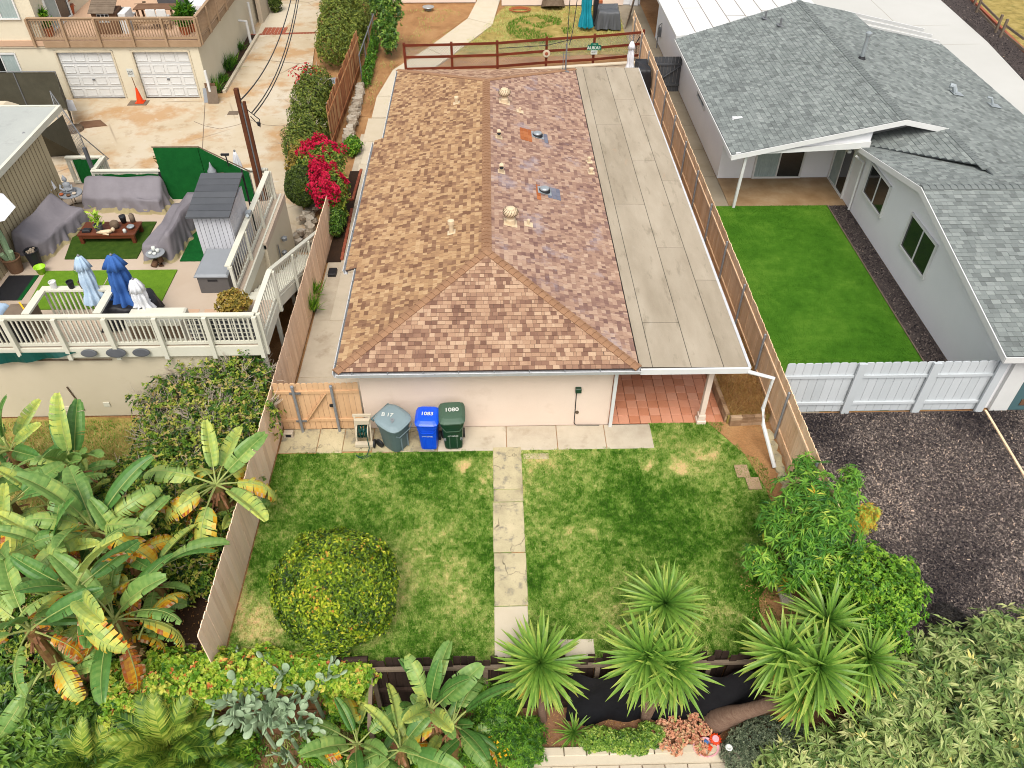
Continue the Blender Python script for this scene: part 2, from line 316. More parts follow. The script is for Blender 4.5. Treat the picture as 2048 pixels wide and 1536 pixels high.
M['dgrey'] = mat('dark_grey_plastic', [C(104, 100, 98), C(118, 114, 112)], ns=2, rough=.5, noise=.5)
M['shedw'] = mat('shed_wall', [C(186, 186, 190, 0.8), C(200, 200, 204, 0.8)], orand=.5, ns=2, rough=.5, noise=.4)
M['shedr'] = mat('shed_roof', [C(84, 86, 90), C(102, 104, 107)], orand=.6, ns=2, rough=.5, noise=.6)
M['umbw'] = mat('umbrella_white', [C(222, 224, 228, 0.78), C(240, 240, 242, 0.78)], ns=4, rough=.8, noise=.6)
M['umbp'] = mat('umbrella_pale_blue', [C(150, 178, 206, 0.78), C(196, 214, 228, 0.78)], ns=3, rough=.8, noise=.8)
M['umbb'] = mat('umbrella_blue', [C(36, 74, 138, 0.9), C(62, 104, 168, 0.9)], ns=3, rough=.8, noise=.8)
M['teal'] = mat('teal_cover', [C(0, 120, 140), C(20, 160, 176)], ns=3, rough=.6)
M['binb'] = mat('bin_blue', [C(10, 64, 200, .9), C(24, 92, 226, .9)], ns=3, rough=.35, noise=.5, bump=.03, spec=.5)
M['bing'] = mat('bin_green', [C(20, 54, 36, .8), C(30, 68, 48, .8)], ns=3, rough=.4, noise=.5, bump=.03, spec=.5)
M['bingl'] = mat('bin_green_lid', [C(72, 100, 80), C(92, 118, 98)], ns=3, rough=.5, noise=.6, bump=.03)
M['bins'] = mat('bin_grey', [C(88, 106, 106, 0.8), C(104, 122, 122, 0.8)], ns=3, rough=.45, noise=.5, bump=.03, stain=[(C(130, 138, 136, 0.8), 6, .62, .4)])
M['binsl'] = mat('bin_grey_lid', [C(124, 142, 146, 0.75), C(142, 160, 164, 0.75)], ns=3, rough=.5, noise=.5, bump=.03)
M['mark'] = mat('chalk_marking', [C(226, 230, 220), C(240, 242, 236)], ns=9)
M['hose'] = mat('green_hose', [C(10, 66, 60), C(18, 90, 78)], ns=6, rough=.4)
M['orange'] = mat('orange_plastic', [C(214, 62, 20, .8), C(232, 80, 30, .8)], ns=5, rough=.5)
M['terra'] = mat('terracotta_pot', [C(178, 92, 52), C(206, 118, 76)], ns=5)
M['yellow'] = mat('yellow_plastic', [C(236, 178, 20, .8), C(244, 200, 40, .8)], ns=5, rough=.4)
M['lime'] = mat('lime_plastic', [C(150, 206, 40, .8), C(176, 226, 60, .8)], ns=5, rough=.4)
M['pinkp'] = mat('pink_plastic', [C(236, 160, 170, .9), C(246, 190, 196, .9)], ns=5, rough=.4)
M['redp'] = mat('red_plastic', [C(200, 26, 26, .8), C(220, 50, 40, .8)], ns=5, rough=.4)
M['bluep'] = mat('blue_plastic', [C(70, 120, 190), C(100, 150, 210)], ns=5, rough=.4)
M['signg'] = mat('sign_green', [C(0, 118, 92), C(6, 134, 104)], ns=5, rough=.4, bump=0)
M['bark'] = mat('bark', [C(96, 78, 60), C(140, 120, 98)], ns=6, noise=.8, fine=.2, bump=.6, bs=30)
M['yuccabark'] = mat('yucca_bark', [C(128, 96, 78), C(168, 140, 118)], ns=8, noise=.8, fine=.25, fs=50, bump=.8, bs=40, st=(1, 1, 4))
M['twig'] = mat('dry_twig', [C(170, 154, 136, .85), C(206, 194, 176, .85)], ns=5)
M['thatch'] = mat('dead_leaves', [C(110, 66, 42), C(170, 120, 82), C(206, 188, 160)], attr=.8, ns=8, noise=.5, back=.2)
def leafm(name, cols, rough=.5, back=.25, spec=.35, ns=3, noise=.2, pos=None, bump=0, gain=1.38):
    cols = [(min(.9, r*gain*1.06), min(.9, g*gain), b*gain*.9) for r, g, b in cols]; return mat(name, cols, rough=rough, attr=1., ns=ns, noise=noise, bump=bump, back=back, spec=spec, pos=pos)
M['banana'] = leafm('banana_leaf', [C(36, 84, 36), C(84, 132, 62), C(146, 178, 100), C(198, 208, 104), C(224, 176, 40), C(176, 88, 34), C(208, 184, 150)], pos=[0, .22, .45, .62, .76, .9, 1], rough=.42, ns=9, noise=.1)
M['midrib'] = mat('midrib', [C(150, 172, 86), C(204, 208, 130)], ns=4, rough=.5)
M['stalk'] = mat('banana_stalk', [C(104, 122, 50), C(150, 120, 70), C(120, 72, 44)], ns=7, noise=.9, wave=(10, (1, 1, .1), .25))
M['yucca'] = leafm('yucca_leaf', [C(34, 84, 36), C(72, 124, 46), C(124, 164, 66), C(186, 196, 100), C(222, 176, 70), C(190, 164, 136)], pos=[0, .25, .5, .72, .88, 1], ns=6, noise=.14, rough=.4, gain=1.36)
M['boxleaf'] = leafm('hedge_leaf', [C(22, 46, 10), C(66, 100, 18), C(132, 162, 32), C(200, 206, 60), C(190, 130, 64)], pos=[0, .3, .6, .84, 1])
M['hedge'] = leafm('dark_hedge_leaf', [C(30, 48, 14), C(66, 88, 28), C(104, 124, 44), C(140, 150, 62)])
M['shrub'] = leafm('shrub_leaf', [C(20, 52, 14), C(50, 94, 26), C(102, 138, 40), C(168, 178, 70), C(180, 160, 110)])
M['citrus'] = leafm('citrus_leaf', [C(30, 70, 14), C(70, 124, 26), C(120, 168, 44), C(176, 204, 76)])
M['peach'] = leafm('peach_leaf', [C(30, 78, 22), C(72, 130, 38), C(122, 172, 58), C(178, 202, 84), C(214, 160, 40)], pos=[0, .3, .6, .84, 1])
M['loquat'] = leafm('grey_green_leaf', [C(44, 72, 30), C(92, 122, 60), C(146, 166, 102), C(196, 202, 146), C(212, 206, 120)], pos=[0, .26, .54, .86, 1], gain=1.6)
M['char'] = leafm('charred_leaf', [(.004, .004, .004), (.02, .018, .018), (.05, .045, .04)])
M['vine'] = leafm('vine_leaf', [C(40, 90, 20), C(92, 142, 34), C(150, 184, 54), C(206, 206, 96), C(196, 104, 60)], pos=[0, .3, .62, .93, 1])
M['darkleaf'] = leafm('dark_glossy_leaf', [C(34, 64, 20), C(70, 110, 38), C(116, 152, 58), C(172, 192, 96)], rough=.4, gain=1.5)
M['juniper'] = leafm('grey_bush_leaf', [C(52, 68, 52), C(86, 102, 80), C(124, 138, 112), C(160, 168, 144)])
M['palmleaf'] = leafm('palm_leaflet', [C(34, 74, 26), C(84, 122, 40), C(138, 164, 62), C(190, 198, 96)], back=.25)
M['cactus'] = mat('cactus_pad', [C(112, 136, 98, .85), C(142, 164, 128, .85), C(170, 188, 152, .85)], orand=.7, ns=5, noise=.3, fine=.15, fs=110, rough=.6, bump=.3, bs=100)
M['flower'] = leafm('magenta_bract', [C(150, 4, 50), C(206, 14, 70), C(226, 50, 96)], back=.35, rough=.7)
M['redflower'] = leafm('red_flower', [C(170, 10, 30), C(220, 40, 50)])
M['succ'] = leafm('pink_succulent', [C(176, 120, 92), C(216, 154, 126), C(236, 190, 160), C(176, 180, 124)])
M['yelflower'] = leafm('yellow_flower', [C(240, 190, 30), C(250, 216, 60)])
M['redleaf'] = leafm('copper_leaf', [C(112, 66, 50), C(170, 112, 84), C(190, 150, 100)])
M['olive'] = leafm('olive_leaf', [C(96, 92, 36), C(140, 128, 56), C(176, 150, 70), C(150, 90, 60)])
M['drychip'] = leafm('dry_leaf_litter', [C(90, 60, 34), C(160, 118, 70), C(216, 184, 122)])
# ================================================================ SETTING
def sheet(name, pts, z, m, th=.05, parent=None, label=None):
    b = MB(); b.prism([(p[0], p[1]) for p in pts], z-th, z)
    return b.build(name, M[m], parent, kind='structure', label=label)
def rect(x0, x1, y0, y1): return [(x0, y0), (x1, y0), (x1, y1), (x0, y1)]
sheet('upper_ground', rect(-70, 90, 8.46, 160), -.06, 'dirt', 2.1)
sheet('lower_ground', rect(-70, 90, -60, 8.44), -2.0, 'soilfront', .3)
def pieces(name, parent_sheet, rects, z, th, m, b=.008):
    for r in rects:
        q = MB(); q.bbox(*r, z-th, z+U(-.003, .003), b); q.build(name, M[m], parent_sheet)
# --- lawn: one sheet whose colour varies as the turf does
def lawn_tone(x, y):
    x = np.asarray(x, float); y = np.asarray(y, float)
    t = .38+.62*(fb(x, y, .55, 11)-.5)+.42*(fb(x, y, 2.2, 21)-.5)+.36*(vn(x, y, 9, 31)-.5)+.3*(vn(x, y, 21, 33)-.5)
    wx = x+.5*(fb(x, y, 1.3, 41)-.5)*2; wy = y+.5*(fb(x, y, 1.3, 51)-.5)*2
    for (px, py, r, a) in LP:
        d = np.hypot(wx-px, wy-py)/r; t = t+a*(.75 if a > .4 else 1)*np.clip(1.25-d, 0, 1)
    return np.clip(t, 0.02, 1)
LP = []
for (px, py, r, a) in ((930, 935, .28, .85), (1302, 922, .26, .8), (1365, 925, .34, .35), (1190, 1055, .22, .5), (870, 960, .14, .5), (1085, 915, .25, .2), (970, 955, .12, .4),
    (900, 920, 1.3, -.16), (960, 1030, 1.1, -.16), (1260, 990, 1.7, -.22), (1400, 1060, 1.6, -.2), (1150, 1120, 1.2, -.05), (1100, 1200, .9, -.04), (880, 1080, .8, .14), (850, 1180, 1.1, .16), (620, 960, 1.0, .12), (700, 930, .7, .05),
    (560, 1100, 1.0, .05), (500, 1250, .9, .22), (1180, 1200, .9, .12), (1330, 1170, .7, .1), (1480, 1100, .8, .12), (1440, 1240, .9, .14), (1240, 1240, .8, .1), (1190, 980, .5, .05), (1330, 860, .35, .1), (1460, 880, .3, -.1), (760, 1250, .7, .1), (1120, 1050, .5, .06), (1420, 905, .2, .3)):
    g = at(px, py); LP.append((g.x, g.y, r, a))
def grid(name, x0, x1, y0, y1, st, z, m, tonef, keep=None, amp=.01):
    xs = np.arange(x0, x1+st*.5, st); ys = np.arange(y0, y1+st*.5, st); X, Y = np.meshgrid(xs, ys, indexing='ij')
    Z = z+amp*(fb(X, Y, 2., 61)-.5)*2; nx, ny = X.shape
    V = np.stack([X.ravel(), Y.ravel(), Z.ravel()], 1); i, j = np.meshgrid(np.arange(nx-1), np.arange(ny-1), indexing='ij')
    a = (i*ny+j).ravel(); F = np.stack([a, a+ny, a+ny+1, a+1], 1)
    cx, cy = V[F].mean(1)[:, 0], V[F].mean(1)[:, 1]
    if keep is not None: k = keep(cx, cy); F = F[k]; cx = cx[k]; cy = cy[k]
    return cloud(name, V, F, tonef(cx, cy), M[m], kind='structure', smooth=True)
def lawn_keep(x, y):
    edge = .2*(vn(x, y, 5, 71)-.5)+.1*(vn(x, y, 14, 72)-.5)
    k = (x > -5.93) & (x < 7.15+.5*(fb(x, y, 1.2, 73)-.5)) & (y > 8.5)
    k &= ~((y > 14.58+edge) & (x < 4.35)); k &= ~((x > -.1+edge*.5) & (x < .68+edge*.5) & (y > 8.5))
    k &= ~((x > .6) & (x < 2.1) & (y < 8.95+edge)); k &= ~((y > 15.55) | ((x > 6.05+.5*(15.6-y)+1.2*(fb(x, y, 2, 75)-.5)) & (y > 13.2)))
    k &= ~((x > 5.95+edge*4+.5*(y-9)) & (y < 11.2)); return k
grid('lawn', -6, 7.6, 8.46, 15.7, .07, 0, 'lawn', lawn_tone, lambda x, y: (x > -5.95) & (x < 7.6) & ((y < 14.62) | (x > 4.3)))
def blades(name, n, x0, x1, y0, y1, z, m, tonef, keep, h=.045, w=.012, lean=.8, cat=None, label=None):
    x = rng.uniform(x0, x1, n); y = rng.uniform(y0, y1, n); k = keep(x, y); x = x[k]; y = y[k]; n = len(x)
    a = rng.uniform(0, 2*np.pi, n); hh = h*rng.uniform(.5, 1.3, n); l = rng.uniform(.1, lean, n)*hh; b = rng.uniform(0, 2*np.pi, n)
    P = np.stack([x, y, np.full(n, z)], 1); dx = np.stack([np.cos(a), np.sin(a), 0*a], 1)*w/2
    tip = P+np.stack([np.cos(b)*l, np.sin(b)*l, hh], 1)
    V = np.stack([P-dx, P+dx, tip], 1).reshape(-1, 3); F = np.arange(3*n).reshape(-1, 3)
    return cloud(name, V, F, np.clip(tonef(x, y)+rng.normal(0, .15, n), 0, 1), M[m], kind='stuff', label=label, cat=cat)
blades('grass', 260000, -5.93, 7.4, 8.5, 15.6, 0, 'blade', lawn_tone, lambda x, y: lawn_keep(x, y) & (rng.random(len(x)) > np.clip((lawn_tone(x, y)-.62)*3, 0, .92)),
       h=.06, w=.016, label='short patchy green and straw coloured lawn grass behind the pink beige house', cat='grass')
# bare strips round the lawn
sheet('dirt_strip', [(6.0, 15.55), (6.35, 15.0), (6.75, 14.3), (7.0, 13.2), (7.1, 11.6), (6.7, 10.7), (6.0, 9.9), (5.75, 8.5), (7.7, 8.5), (7.7, 16.6), (6.9, 16.6)], .012, 'dirt', .04)
# --- walkway across the lawn
wk = sheet('garden_walkway', rect(-.08, .66, 8.5, 14.5), -.002, 'dirt', .04)
ys = [14.74, 13.25, 12.83, 11.28, 9.82, 8.55]
for i in range(5):
    q = MB(); q.bbox(-.1+U(-.012, .012), .67+U(-.012, .012), ys[i+1]+.012, ys[i]-.012, -.03, .022+U(-.004, .006), .012)
    q.build('slab', M['concL' if i == 4 else 'concw'], wk)
q = MB(); q.bbox(.68, 2.08, 8.55, 8.96, -.03, .02, .01); q.build('slab', M['concL'], wk)
q = MB(); q.bbox(.72, 1.42, 14.28, 14.5, -.03, .016, .02); q.build('slab', M['concw'], wk)
pv = sheet('back_walkway', rect(-5.93, 4.3, 14.6, 15.54), -.006, 'dirt', .04)
xs = [-5.93, -4.9, -4.2, -3.4, -1.6, .28, 1.68, 3.02, 4.33]
for i in range(8):
    q = MB(); q.bbox(xs[i]+.008, xs[i+1]-.008, 14.62+(0.0 if i > 2 else U(-.02, .06)), 15.53, -.03, .02+U(-.004, .004), .01)
    q.build('slab', M['concw' if i < 4 else 'conc'], pv)
# --- paved side yard left of the house
sw = sheet('side_walkway', rect(-5.9, -3.62, 15.6, 34), -.004, 'conc', .04)
pieces('slab', sw, [(-5.2, -3.7, 15.64, 17.66), (-5.88, -3.62, 17.7, 20.4), (-5.35, -3.62, 20.44, 23.1), (-5.4, -3.62, 23.14, 25.9), (-5.5, -3.62, 25.94, 27.5), (-5.6, -3.62, 27.54, 29.4)], .02, .05, 'conc')
q = MB()
pieces('slab', sw, [(-5.65, -3.62, 29.44, 31.1), (-5.6, -4.2, 31.14, 33.2), (-5.75, -4.3, 33.24, 35.6)], .02, .05, 'concL')
# curved path up to the far wall
cp_l = [(-5.6, 35.64), (-5.6, 38.0), (-5.1, 41.4), (-3.5, 44.4), (-1.35, 49.2), (-.8, 52.6)]
cp_r = [(-4.3, 35.64), (-4.2, 38.0), (-3.6, 40.4), (-2.3, 43.0), (.1, 48.1), (.6, 52.6)]
cpth = sheet('curved_path', cp_l+cp_r[::-1], -.02, 'concL', .03)
for i in range(5):
    q = MB(); f = .012
    a, b_, c_, d_ = [Vector((*p, 0)) for p in (cp_l[i], cp_r[i], cp_r[i+1], cp_l[i+1])]
    q.slab([a.lerp(d_, f)+Vector((0, 0, .03)), b_.lerp(c_, f)+Vector((0, 0, .03)), c_+Vector((0, 0, .03)), d_+Vector((0, 0, .03))], (0, 0, -.04)); q.build('slab', M['concL'], cpth)
# --- patio under the flat roof, terracotta tiles
pt = sheet('patio_floor', rect(3.15, 6.55, 15.56, 35), -.01, 'darkdirt', .04)
q = MB(); n = 0
for i in range(11):
    for j in range(64):
        x0 = 3.17+i*.305; y0 = 15.57+j*.305
        if j < 22:
            b = MB(); b.bbox(x0+.004, x0+.299, y0+.004, y0+.299, -.02, .018+U(-.002, .002), .006); b.build('tile', M['tile'], pt); n += 1
        else: q.box(x0+.004, x0+.299, y0+.004, y0+.299, -.02, .018)
q.build('tile', M['tile'], pt, kind='stuff')
# --- driveway and car court on the left
dv = sheet('driveway', [(-24, 24.0), (-7.0, 24.0), (-6.95, 26), (-8.2, 30), (-8.7, 36), (-9.6, 44), (-10.4, 53), (-10.8, 70), (-15.5, 70), (-13.75, 47), (-13.7, 38.1), (-24, 38.1)], 0.0, 'drive', .05)
q = MB(); q.box(-24, -16, 20, 24.0, -.06, -.002); q.build('court_ground', M['drive'], kind='structure')
q = MB()
for i in range(26): q.bbox(-13.6+i*.165, -13.6+i*.165+.155, 46.6+.012*i, 46.85+.012*i, -.03, .012, .004)
q.build('brick_band', M['brick'], dv, kind='stuff')
for (a, b_) in (((-13.9, 38.0), (-11.4, 27.3)), ):   # expansion joint
    q = MB(); q.beam((*a, .002), (*b_, .002), .03, .008); q.build('expansion_joint', M['weathered'], dv)
q = MB()   # crack that runs across the court
pts = [at(x, y) for x, y in ((388, 243), (410, 252), (440, 258), (475, 250), (500, 240), (530, 250), (560, 252), (592, 248))]
for a, b_ in zip(pts, pts[1:]): q.beam(a+Vector((0, 0, .001)), b_+Vector((0, 0, .001)), .03, .006)
q.build('crack', M['weathered'], dv)
# --- far left yard: dry grass and soil near banana plants
def patch(name, pts, z, m, seed=1, amp=.3, n=10):
    "sheet with an irregular outline"
    out = []
    for i, p in enumerate(pts):
        r_ = pts[(i+1) % len(pts)]
        for k in range(n):
            t = k/n; x = p[0]*(1-t)+r_[0]*t; y = p[1]*(1-t)+r_[1]*t
            out.append((x+amp*(float(fb(x, y, 1.5, seed))-.5), y+amp*(float(fb(x, y, 1.5, seed+5))-.5)))
    return sheet(name, out, z, m, .05)
patch('dry_grass_strip', [(-16, 12.5), (-8.6, 12.2), (-8.2, 16.1), (-16, 16.1)], -.02, 'drygrass', 3)
patch('soil_bed', [(-16, 8.5), (-6.05, 8.5), (-6.05, 12.6), (-16, 12.6)], -.03, 'darkdirt', 5, .1)
# backyard dirt and grass patches, neighbour's ground on the right
patch('backyard_dirt', [(-6.8, 36), (-5.7, 36), (-5.3, 41.6), (-1.4, 49.5), (-1, 52), (-7, 52)], -.045, 'dirt', 7)
patch('yard_grass', [(-2.4, 43.2), (8, 43.6), (8, 51.6), (.9, 51.6)], -.04, 'drygrass', 9)
rg = sheet('right_ground', rect(7.7, 9.3, 15.9, 60), -.03, 'sidewalk', .05)
pieces('slab', rg, [(7.86, 9.28, 27.46+i*2.4, 27.44+i*2.4+2.38) for i in range(8)], .0, .04, 'sidewalk')
pr = sheet('rear_patio', rect(9.3, 13.94, 27.42, 29.66), .0, 'patio', .05)
sheet('synthetic_lawn_base', rect(7.85, 13.2, 16.0, 27.4), -.01, 'turf', .05)
grid('synthetic_lawn', 7.86, 13.16, 16.0, 27.4, .15, .012, 'turf', lambda x, y: np.clip(.5+.9*(fb(x, y, .9, 81)-.5)+.3*(vn(x*.4, y, 2.5, 83)-.5), 0, 1), amp=.004)
blades('turf_pile', 90000, 7.86, 13.16, 16.0, 27.42, .01, 'turf', lambda x, y: np.clip(.5+.9*(fb(x, y, .9, 81)-.5), 0, 1), lambda x, y: x > 0, h=.03, w=.014,
       label='even bright green artificial grass pile between tan fence and grey house', cat='artificial grass')
q = MB(); q.box(13.17, 13.2, 16.0, 27.4, -.02, .03); q.build('lawn_edging', M['weathered'], kind='structure')
def chips(name, n, x0, x1, y0, y1, z, tonef, keep, s=(.028, .07), label=None, cat=None, m='chip'):
    x = rng.uniform(x0, x1, n); y = rng.uniform(y0, y1, n); k = keep(x, y); x = x[k]; y = y[k]; n = len(x)
    a = rng.uniform(0, 2*np.pi, n); L = rng.uniform(*s, n); W = L*rng.uniform(.25, .5, n); tz = rng.normal(0, .35, (n, 2))
    d = np.stack([np.cos(a), np.sin(a), tz[:, 0]], 1)*L[:, None]/2; e = np.stack([-np.sin(a), np.cos(a), tz[:, 1]], 1)*W[:, None]/2
    P = np.stack([x, y, np.full(n, z)+rng.uniform(.005, .02, n)], 1)
    V = np.stack([P-d-e, P+d-e, P+d+e, P-d+e], 1).reshape(-1, 3); F = np.arange(4*n).reshape(-1, 4)
    return cloud(name, V, F, np.clip(tonef(x, y)+rng.normal(.05, .24, n), 0, 1), M[m], kind='stuff', label=label, cat=cat)
sheet('mulch_yard', rect(7.86, 30, 8.4, 15.9), -.01, 'mulchg', .05)
sheet('mulch_strip', rect(13.2, 13.94, 16.0, 27.4), -.005, 'mulchg', .05)
WET = [(at(1900, 1135), 1.0), (at(1860, 1200), .7), (at(1640, 860), .7), (at(1700, 920), .5), (at(1750, 1110), .5), (at(1960, 830), 1.0)]
def mulch_tone(x, y):
    t = .36+.3*(fb(x, y, .5, 91)-.5)-.1*(y-11)/4+.25*(fb(x, y, 3, 97)-.5)
    for p, r in WET: t = t-.3*np.clip(1.3-np.hypot(x-p.x+.3*(vn(x, y, 2, 95)-.5), y-p.y)/r, 0, 1)
    return t
chips('mulch', 95000, 7.9, 19, 8.5, 15.85, 0, mulch_tone, lambda x, y: x < 30, label='charcoal and grey bark mulch chips spread before the white fence', cat='mulch')
chips('mulch', 4500, 13.22, 13.92, 16.0, 27.4, 0, lambda x, y: .12+0*x, lambda x, y: x > 0, label='narrow bed of black bark mulch beside the grey house wall', cat='mulch')
ed = MB(); a, b_ = at(1970, 822), at(2100, 1040); ed.beam(a, b_, .06, .1); ed.build('garden_edging', M['orange' if 0 else 'tan'], kind='structure')
# top right: pale driveway, dark mulch strip, dry grass
DR = [at(1300, -60), at(1880, 0), at(1960, 90), at(2060, 165), at(2300, 360), at(2300, 800), at(1300, 140)]
sheet('pale_driveway', [(9.3, 38), (25, 70), (28.5, 52.3), (27.9, 45), (27.2, 39.5), (26.5, 30), (24, 16), (17, 16), (17, 38)], .0, 'driveR', .05)
for p, q2 in ((at(1700, -40), at(1800, 55)), (at(1760, -10), at(1940, 0)), (at(1960, 88), at(1800, 90)), (at(1900, 50), at(1780, 52))):
    q = MB(); q.beam(p+Vector((0, 0, .0)), q2, .02, .006); q.build('expansion_joint', M['sidewalk'], kind='structure')
sheet('dark_mulch_border', [(28.5, 70), (28.35, 52.3), (27.9, 45), (27.25, 39.6), (26, 30), (28.5, 28), (29.0, 36), (29.1, 43.2), (30.2, 52.3), (31, 70)], .015, 'mulchg', .05)
def inmul(x, y):
    l = np.interp(y, [30, 39.6, 45, 52.3, 60], [26, 27.25, 27.9, 28.35, 28.4]); r = np.interp(y, [28, 36, 43.2, 52.3, 60], [28.5, 29.0, 29.1, 30.2, 30.6]); return (x > l) & (x < r)
chips('mulch', 14000, 26, 31, 36, 56, .03, lambda x, y: .12+0*x, inmul, s=(.04, .09), label='dark brown mulch strip between pale driveway and split rail fence', cat='mulch')
patch('dry_lawn', [(29.2, 36), (29.2, 43.2), (30.3, 52.3), (31, 70), (60, 70), (60, 30)], .0, 'drygrass', 13)
tb = MB()
for (x0, y0), (x1, y1) in zip([(29.0, 36), (29.15, 43.2), (30.25, 52.3)], [(29.15, 43.2), (30.25, 52.3), (31, 62)]):
    tb.beam((x0, y0, .06), (x1, y1, .06), .16, .14)
tb.build('brick_kerb', M['brick'], kind='structure')
# ---------------------------------------------------------------- retaining bank and front bed
q = MB(); q.box(.4, 6.0, 7.02, 7.2, -2.05, -1.86); q.build('stone_kerb', M['concL'], kind='structure')
kb = bpy.data.objects['stone_kerb']
for i in range(9):
    x0 = .9+i*.5; b = MB(); b.bbox(x0+.01, x0+.49, 7.2, 7.4, -2.0, -1.84+U(-.01, .01), .015); b.build('kerb_stone', M['concL'], kb)
for i in range(10):
    x0 = .6+i*.5; b = MB(); b.bbox(x0+.01, x0+.49, 6.84, 7.015, -2.05, -1.92, .015); b.build('kerb_stone', M['conc'], kb)
sheet('lower_path', rect(-1, 7, 4, 6.83), -1.96, 'concL', .03)

# ================================================================ ROOF SHINGLES
TABS = {}
def roof_plane(parent, O, u, v, poly, m, cap=None, exp=.13, wr=(.07, .22), lift=.014, near=None, nobj=0, seed=1, tone=None, under='under', th=.05, name='shingle'):
    """one roof slope: a felt board and the shingle tabs laid on it course by course"""
    O, u, v = Vector(O), Vector(u).normalized(), Vector(v).normalized(); n = u.cross(v).normalized()
    if n.z < 0: n = -n
    b = MB(); b.slab([O+u*p+v*q for p, q in poly], -n*th); board = b.build('roof_board', M[under], parent)
    rr = random.Random(seed); vmax = max(q for _, q in poly); vmin = min(q for _, q in poly); S = []
    nc = int(math.ceil((vmax-vmin)/exp))
    for c in range(nc):
        v0 = vmin+c*exp; vm = min(v0+exp*.5, vmax-.01)
        xs = []
        for (a, b2) in zip(poly, poly[1:]+poly[:1]):
            if (a[1]-vm)*(b2[1]-vm) < 0: xs.append(a[0]+(b2[0]-a[0])*(vm-a[1])/(b2[1]-a[1]))
        if len(xs) < 2: continue
        x = min(xs)-rr.uniform(0, .1); xe = max(xs)
        while x < xe:
            wd = rr.uniform(*wr); x1 = min(x+wd, xe)
            a0 = max(x, min(xs))
            if x1-a0 > .03:
                t = (rr.uniform(.45, 1) if rr.random() < .66 else rr.uniform(0, .45)) if tone is None else tone(rr)
                S.append((a0, x1, v0, min(exp, vmax-v0)*1.06, lift*(.5+1.1*rr.random()), t))
            x = x1
    cpos = Vector((0, 0, 16))
    if near is None: near = cpos
    S.sort(key=lambda s: ((O+u*s[0]+v*s[2])-near).length)
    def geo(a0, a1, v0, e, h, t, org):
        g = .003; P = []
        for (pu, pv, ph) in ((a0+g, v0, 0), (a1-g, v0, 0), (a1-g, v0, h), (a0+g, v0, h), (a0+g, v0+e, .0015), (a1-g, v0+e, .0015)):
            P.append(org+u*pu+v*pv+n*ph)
        return P, [(0, 1, 2, 3), (3, 2, 5, 4), (0, 3, 4), (1, 5, 2)], [0, t, t*.3, t*.3]  # edge faces toned dark: shadow-band granules plus painted course shadow
    for (a0, a1, v0, e, h, t) in S[:nobj]:
        wq = max(1, round((a1-a0)/.02)); key = (name, m, wq, round(e, 2), round(h, 3), round(t*8)/8, tuple(round(k, 3) for k in (*u, *v)))
        if key not in TABS:
            mb = MB(); P, F, T = geo(0, a1-a0, 0, e, h, key[5], Vector((0, 0, 0))); mb.add(P, F, T); TABS[key] = mb.mesh(name, M[m])
        link(name, TABS[key], parent, O+u*a0+v*v0-wl(parent))
    mb = MB()
    for s in S[nobj:]:
        P, F, T = geo(*s, O); mb.add(P, F, T)
    if mb.v:
        V = np.array(mb.v); c = Vector(((V[:, 0].min()+V[:, 0].max())/2, (V[:, 1].min()+V[:, 1].max())/2, V[:, 2].min()))
        me = npmesh(name, V-np.array(c), mb.f, mb.t, [M[m]]); link(name, me, parent, c-wl(parent), kind='stuff')
    return S
def caps(parent, p, q, m, step=.2, w=.3, n1=Vector((-.28, 0, 1)), n2=Vector((.28, 0, 1)), lift=.02, name='ridge_cap'):
    "bent cap shingles laid along a ridge or hip"
    p, q = Vector(p), Vector(q); d = (q-p).normalized(); L = (q-p).length
    s1 = d.cross(n1).normalized(); s1 = s1 if s1.z < 0 else -s1
    s2 = d.cross(n2).normalized(); s2 = s2 if s2.z < 0 else -s2
    up = Vector((0, 0, 1)); mb = MB(); e = step*1.25
    P = [s1*w/2+up*(lift+.012), up*(lift+.02), s2*w/2+up*(lift+.012), s1*w/2, s2*w/2,
         d*e+s1*w/2+up*.008, d*e+up*(lift*.6), d*e+s2*w/2+up*.008]
    mb.add(P, [(0, 1, 6, 5), (1, 2, 7, 6), (3, 1, 0), (1, 4, 2), (3, 4, 1), (0, 5, 3), (2, 4, 7)], [.6, .6, .05, .05, .05, .1, .1])
    me = mb.mesh(name, M[m])
    for k in range(int(L/step)): link(name, me, parent, p+d*(k*step)-wl(parent))

# ================================================================ MAIN HOUSE
H = empty('stucco_house', (-.2, 15.5, 0), 'pink beige stucco house with brown shingled hip roof and flat side roof', 'house')
def wall_parts():
    b = MB(); b.box(-3.62, 3.15, 15.55, 34.2, 0, 2.52); b.box(-3.98, -3.62, 20.0, 28.0, 0, 2.4); b.build('wall', M['stucco'], H)
wall_parts()
RZ, EZ = 3.70, 2.6
L0 = -4.05; R0 = 3.66; RX = -.2; YF, YB = 15.0, 34.7
vl = Vector((RX-L0, 0, RZ-EZ)); vr = Vector((RX-R0, 0, RZ-EZ)); vf = Vector((0, 3.78, RZ-EZ)); ln = vl.length
YR, YRB = YF+3.78, YB-3.9
SH = empty('hip_roof', (0, 15, EZ)); SH.parent = H; SH.location = Vector((-.2, 24.8, EZ))-wl(H); WL[SH.name] = Vector((-.2, 24.8, EZ))
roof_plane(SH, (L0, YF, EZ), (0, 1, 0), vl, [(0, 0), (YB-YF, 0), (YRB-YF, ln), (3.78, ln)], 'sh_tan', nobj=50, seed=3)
roof_plane(SH, (L0, YF, EZ), (1, 0, 0), vf, [(0, 0), (R0-L0, 0), (RX-L0, vf.length)], 'sh_front', nobj=215, seed=4)
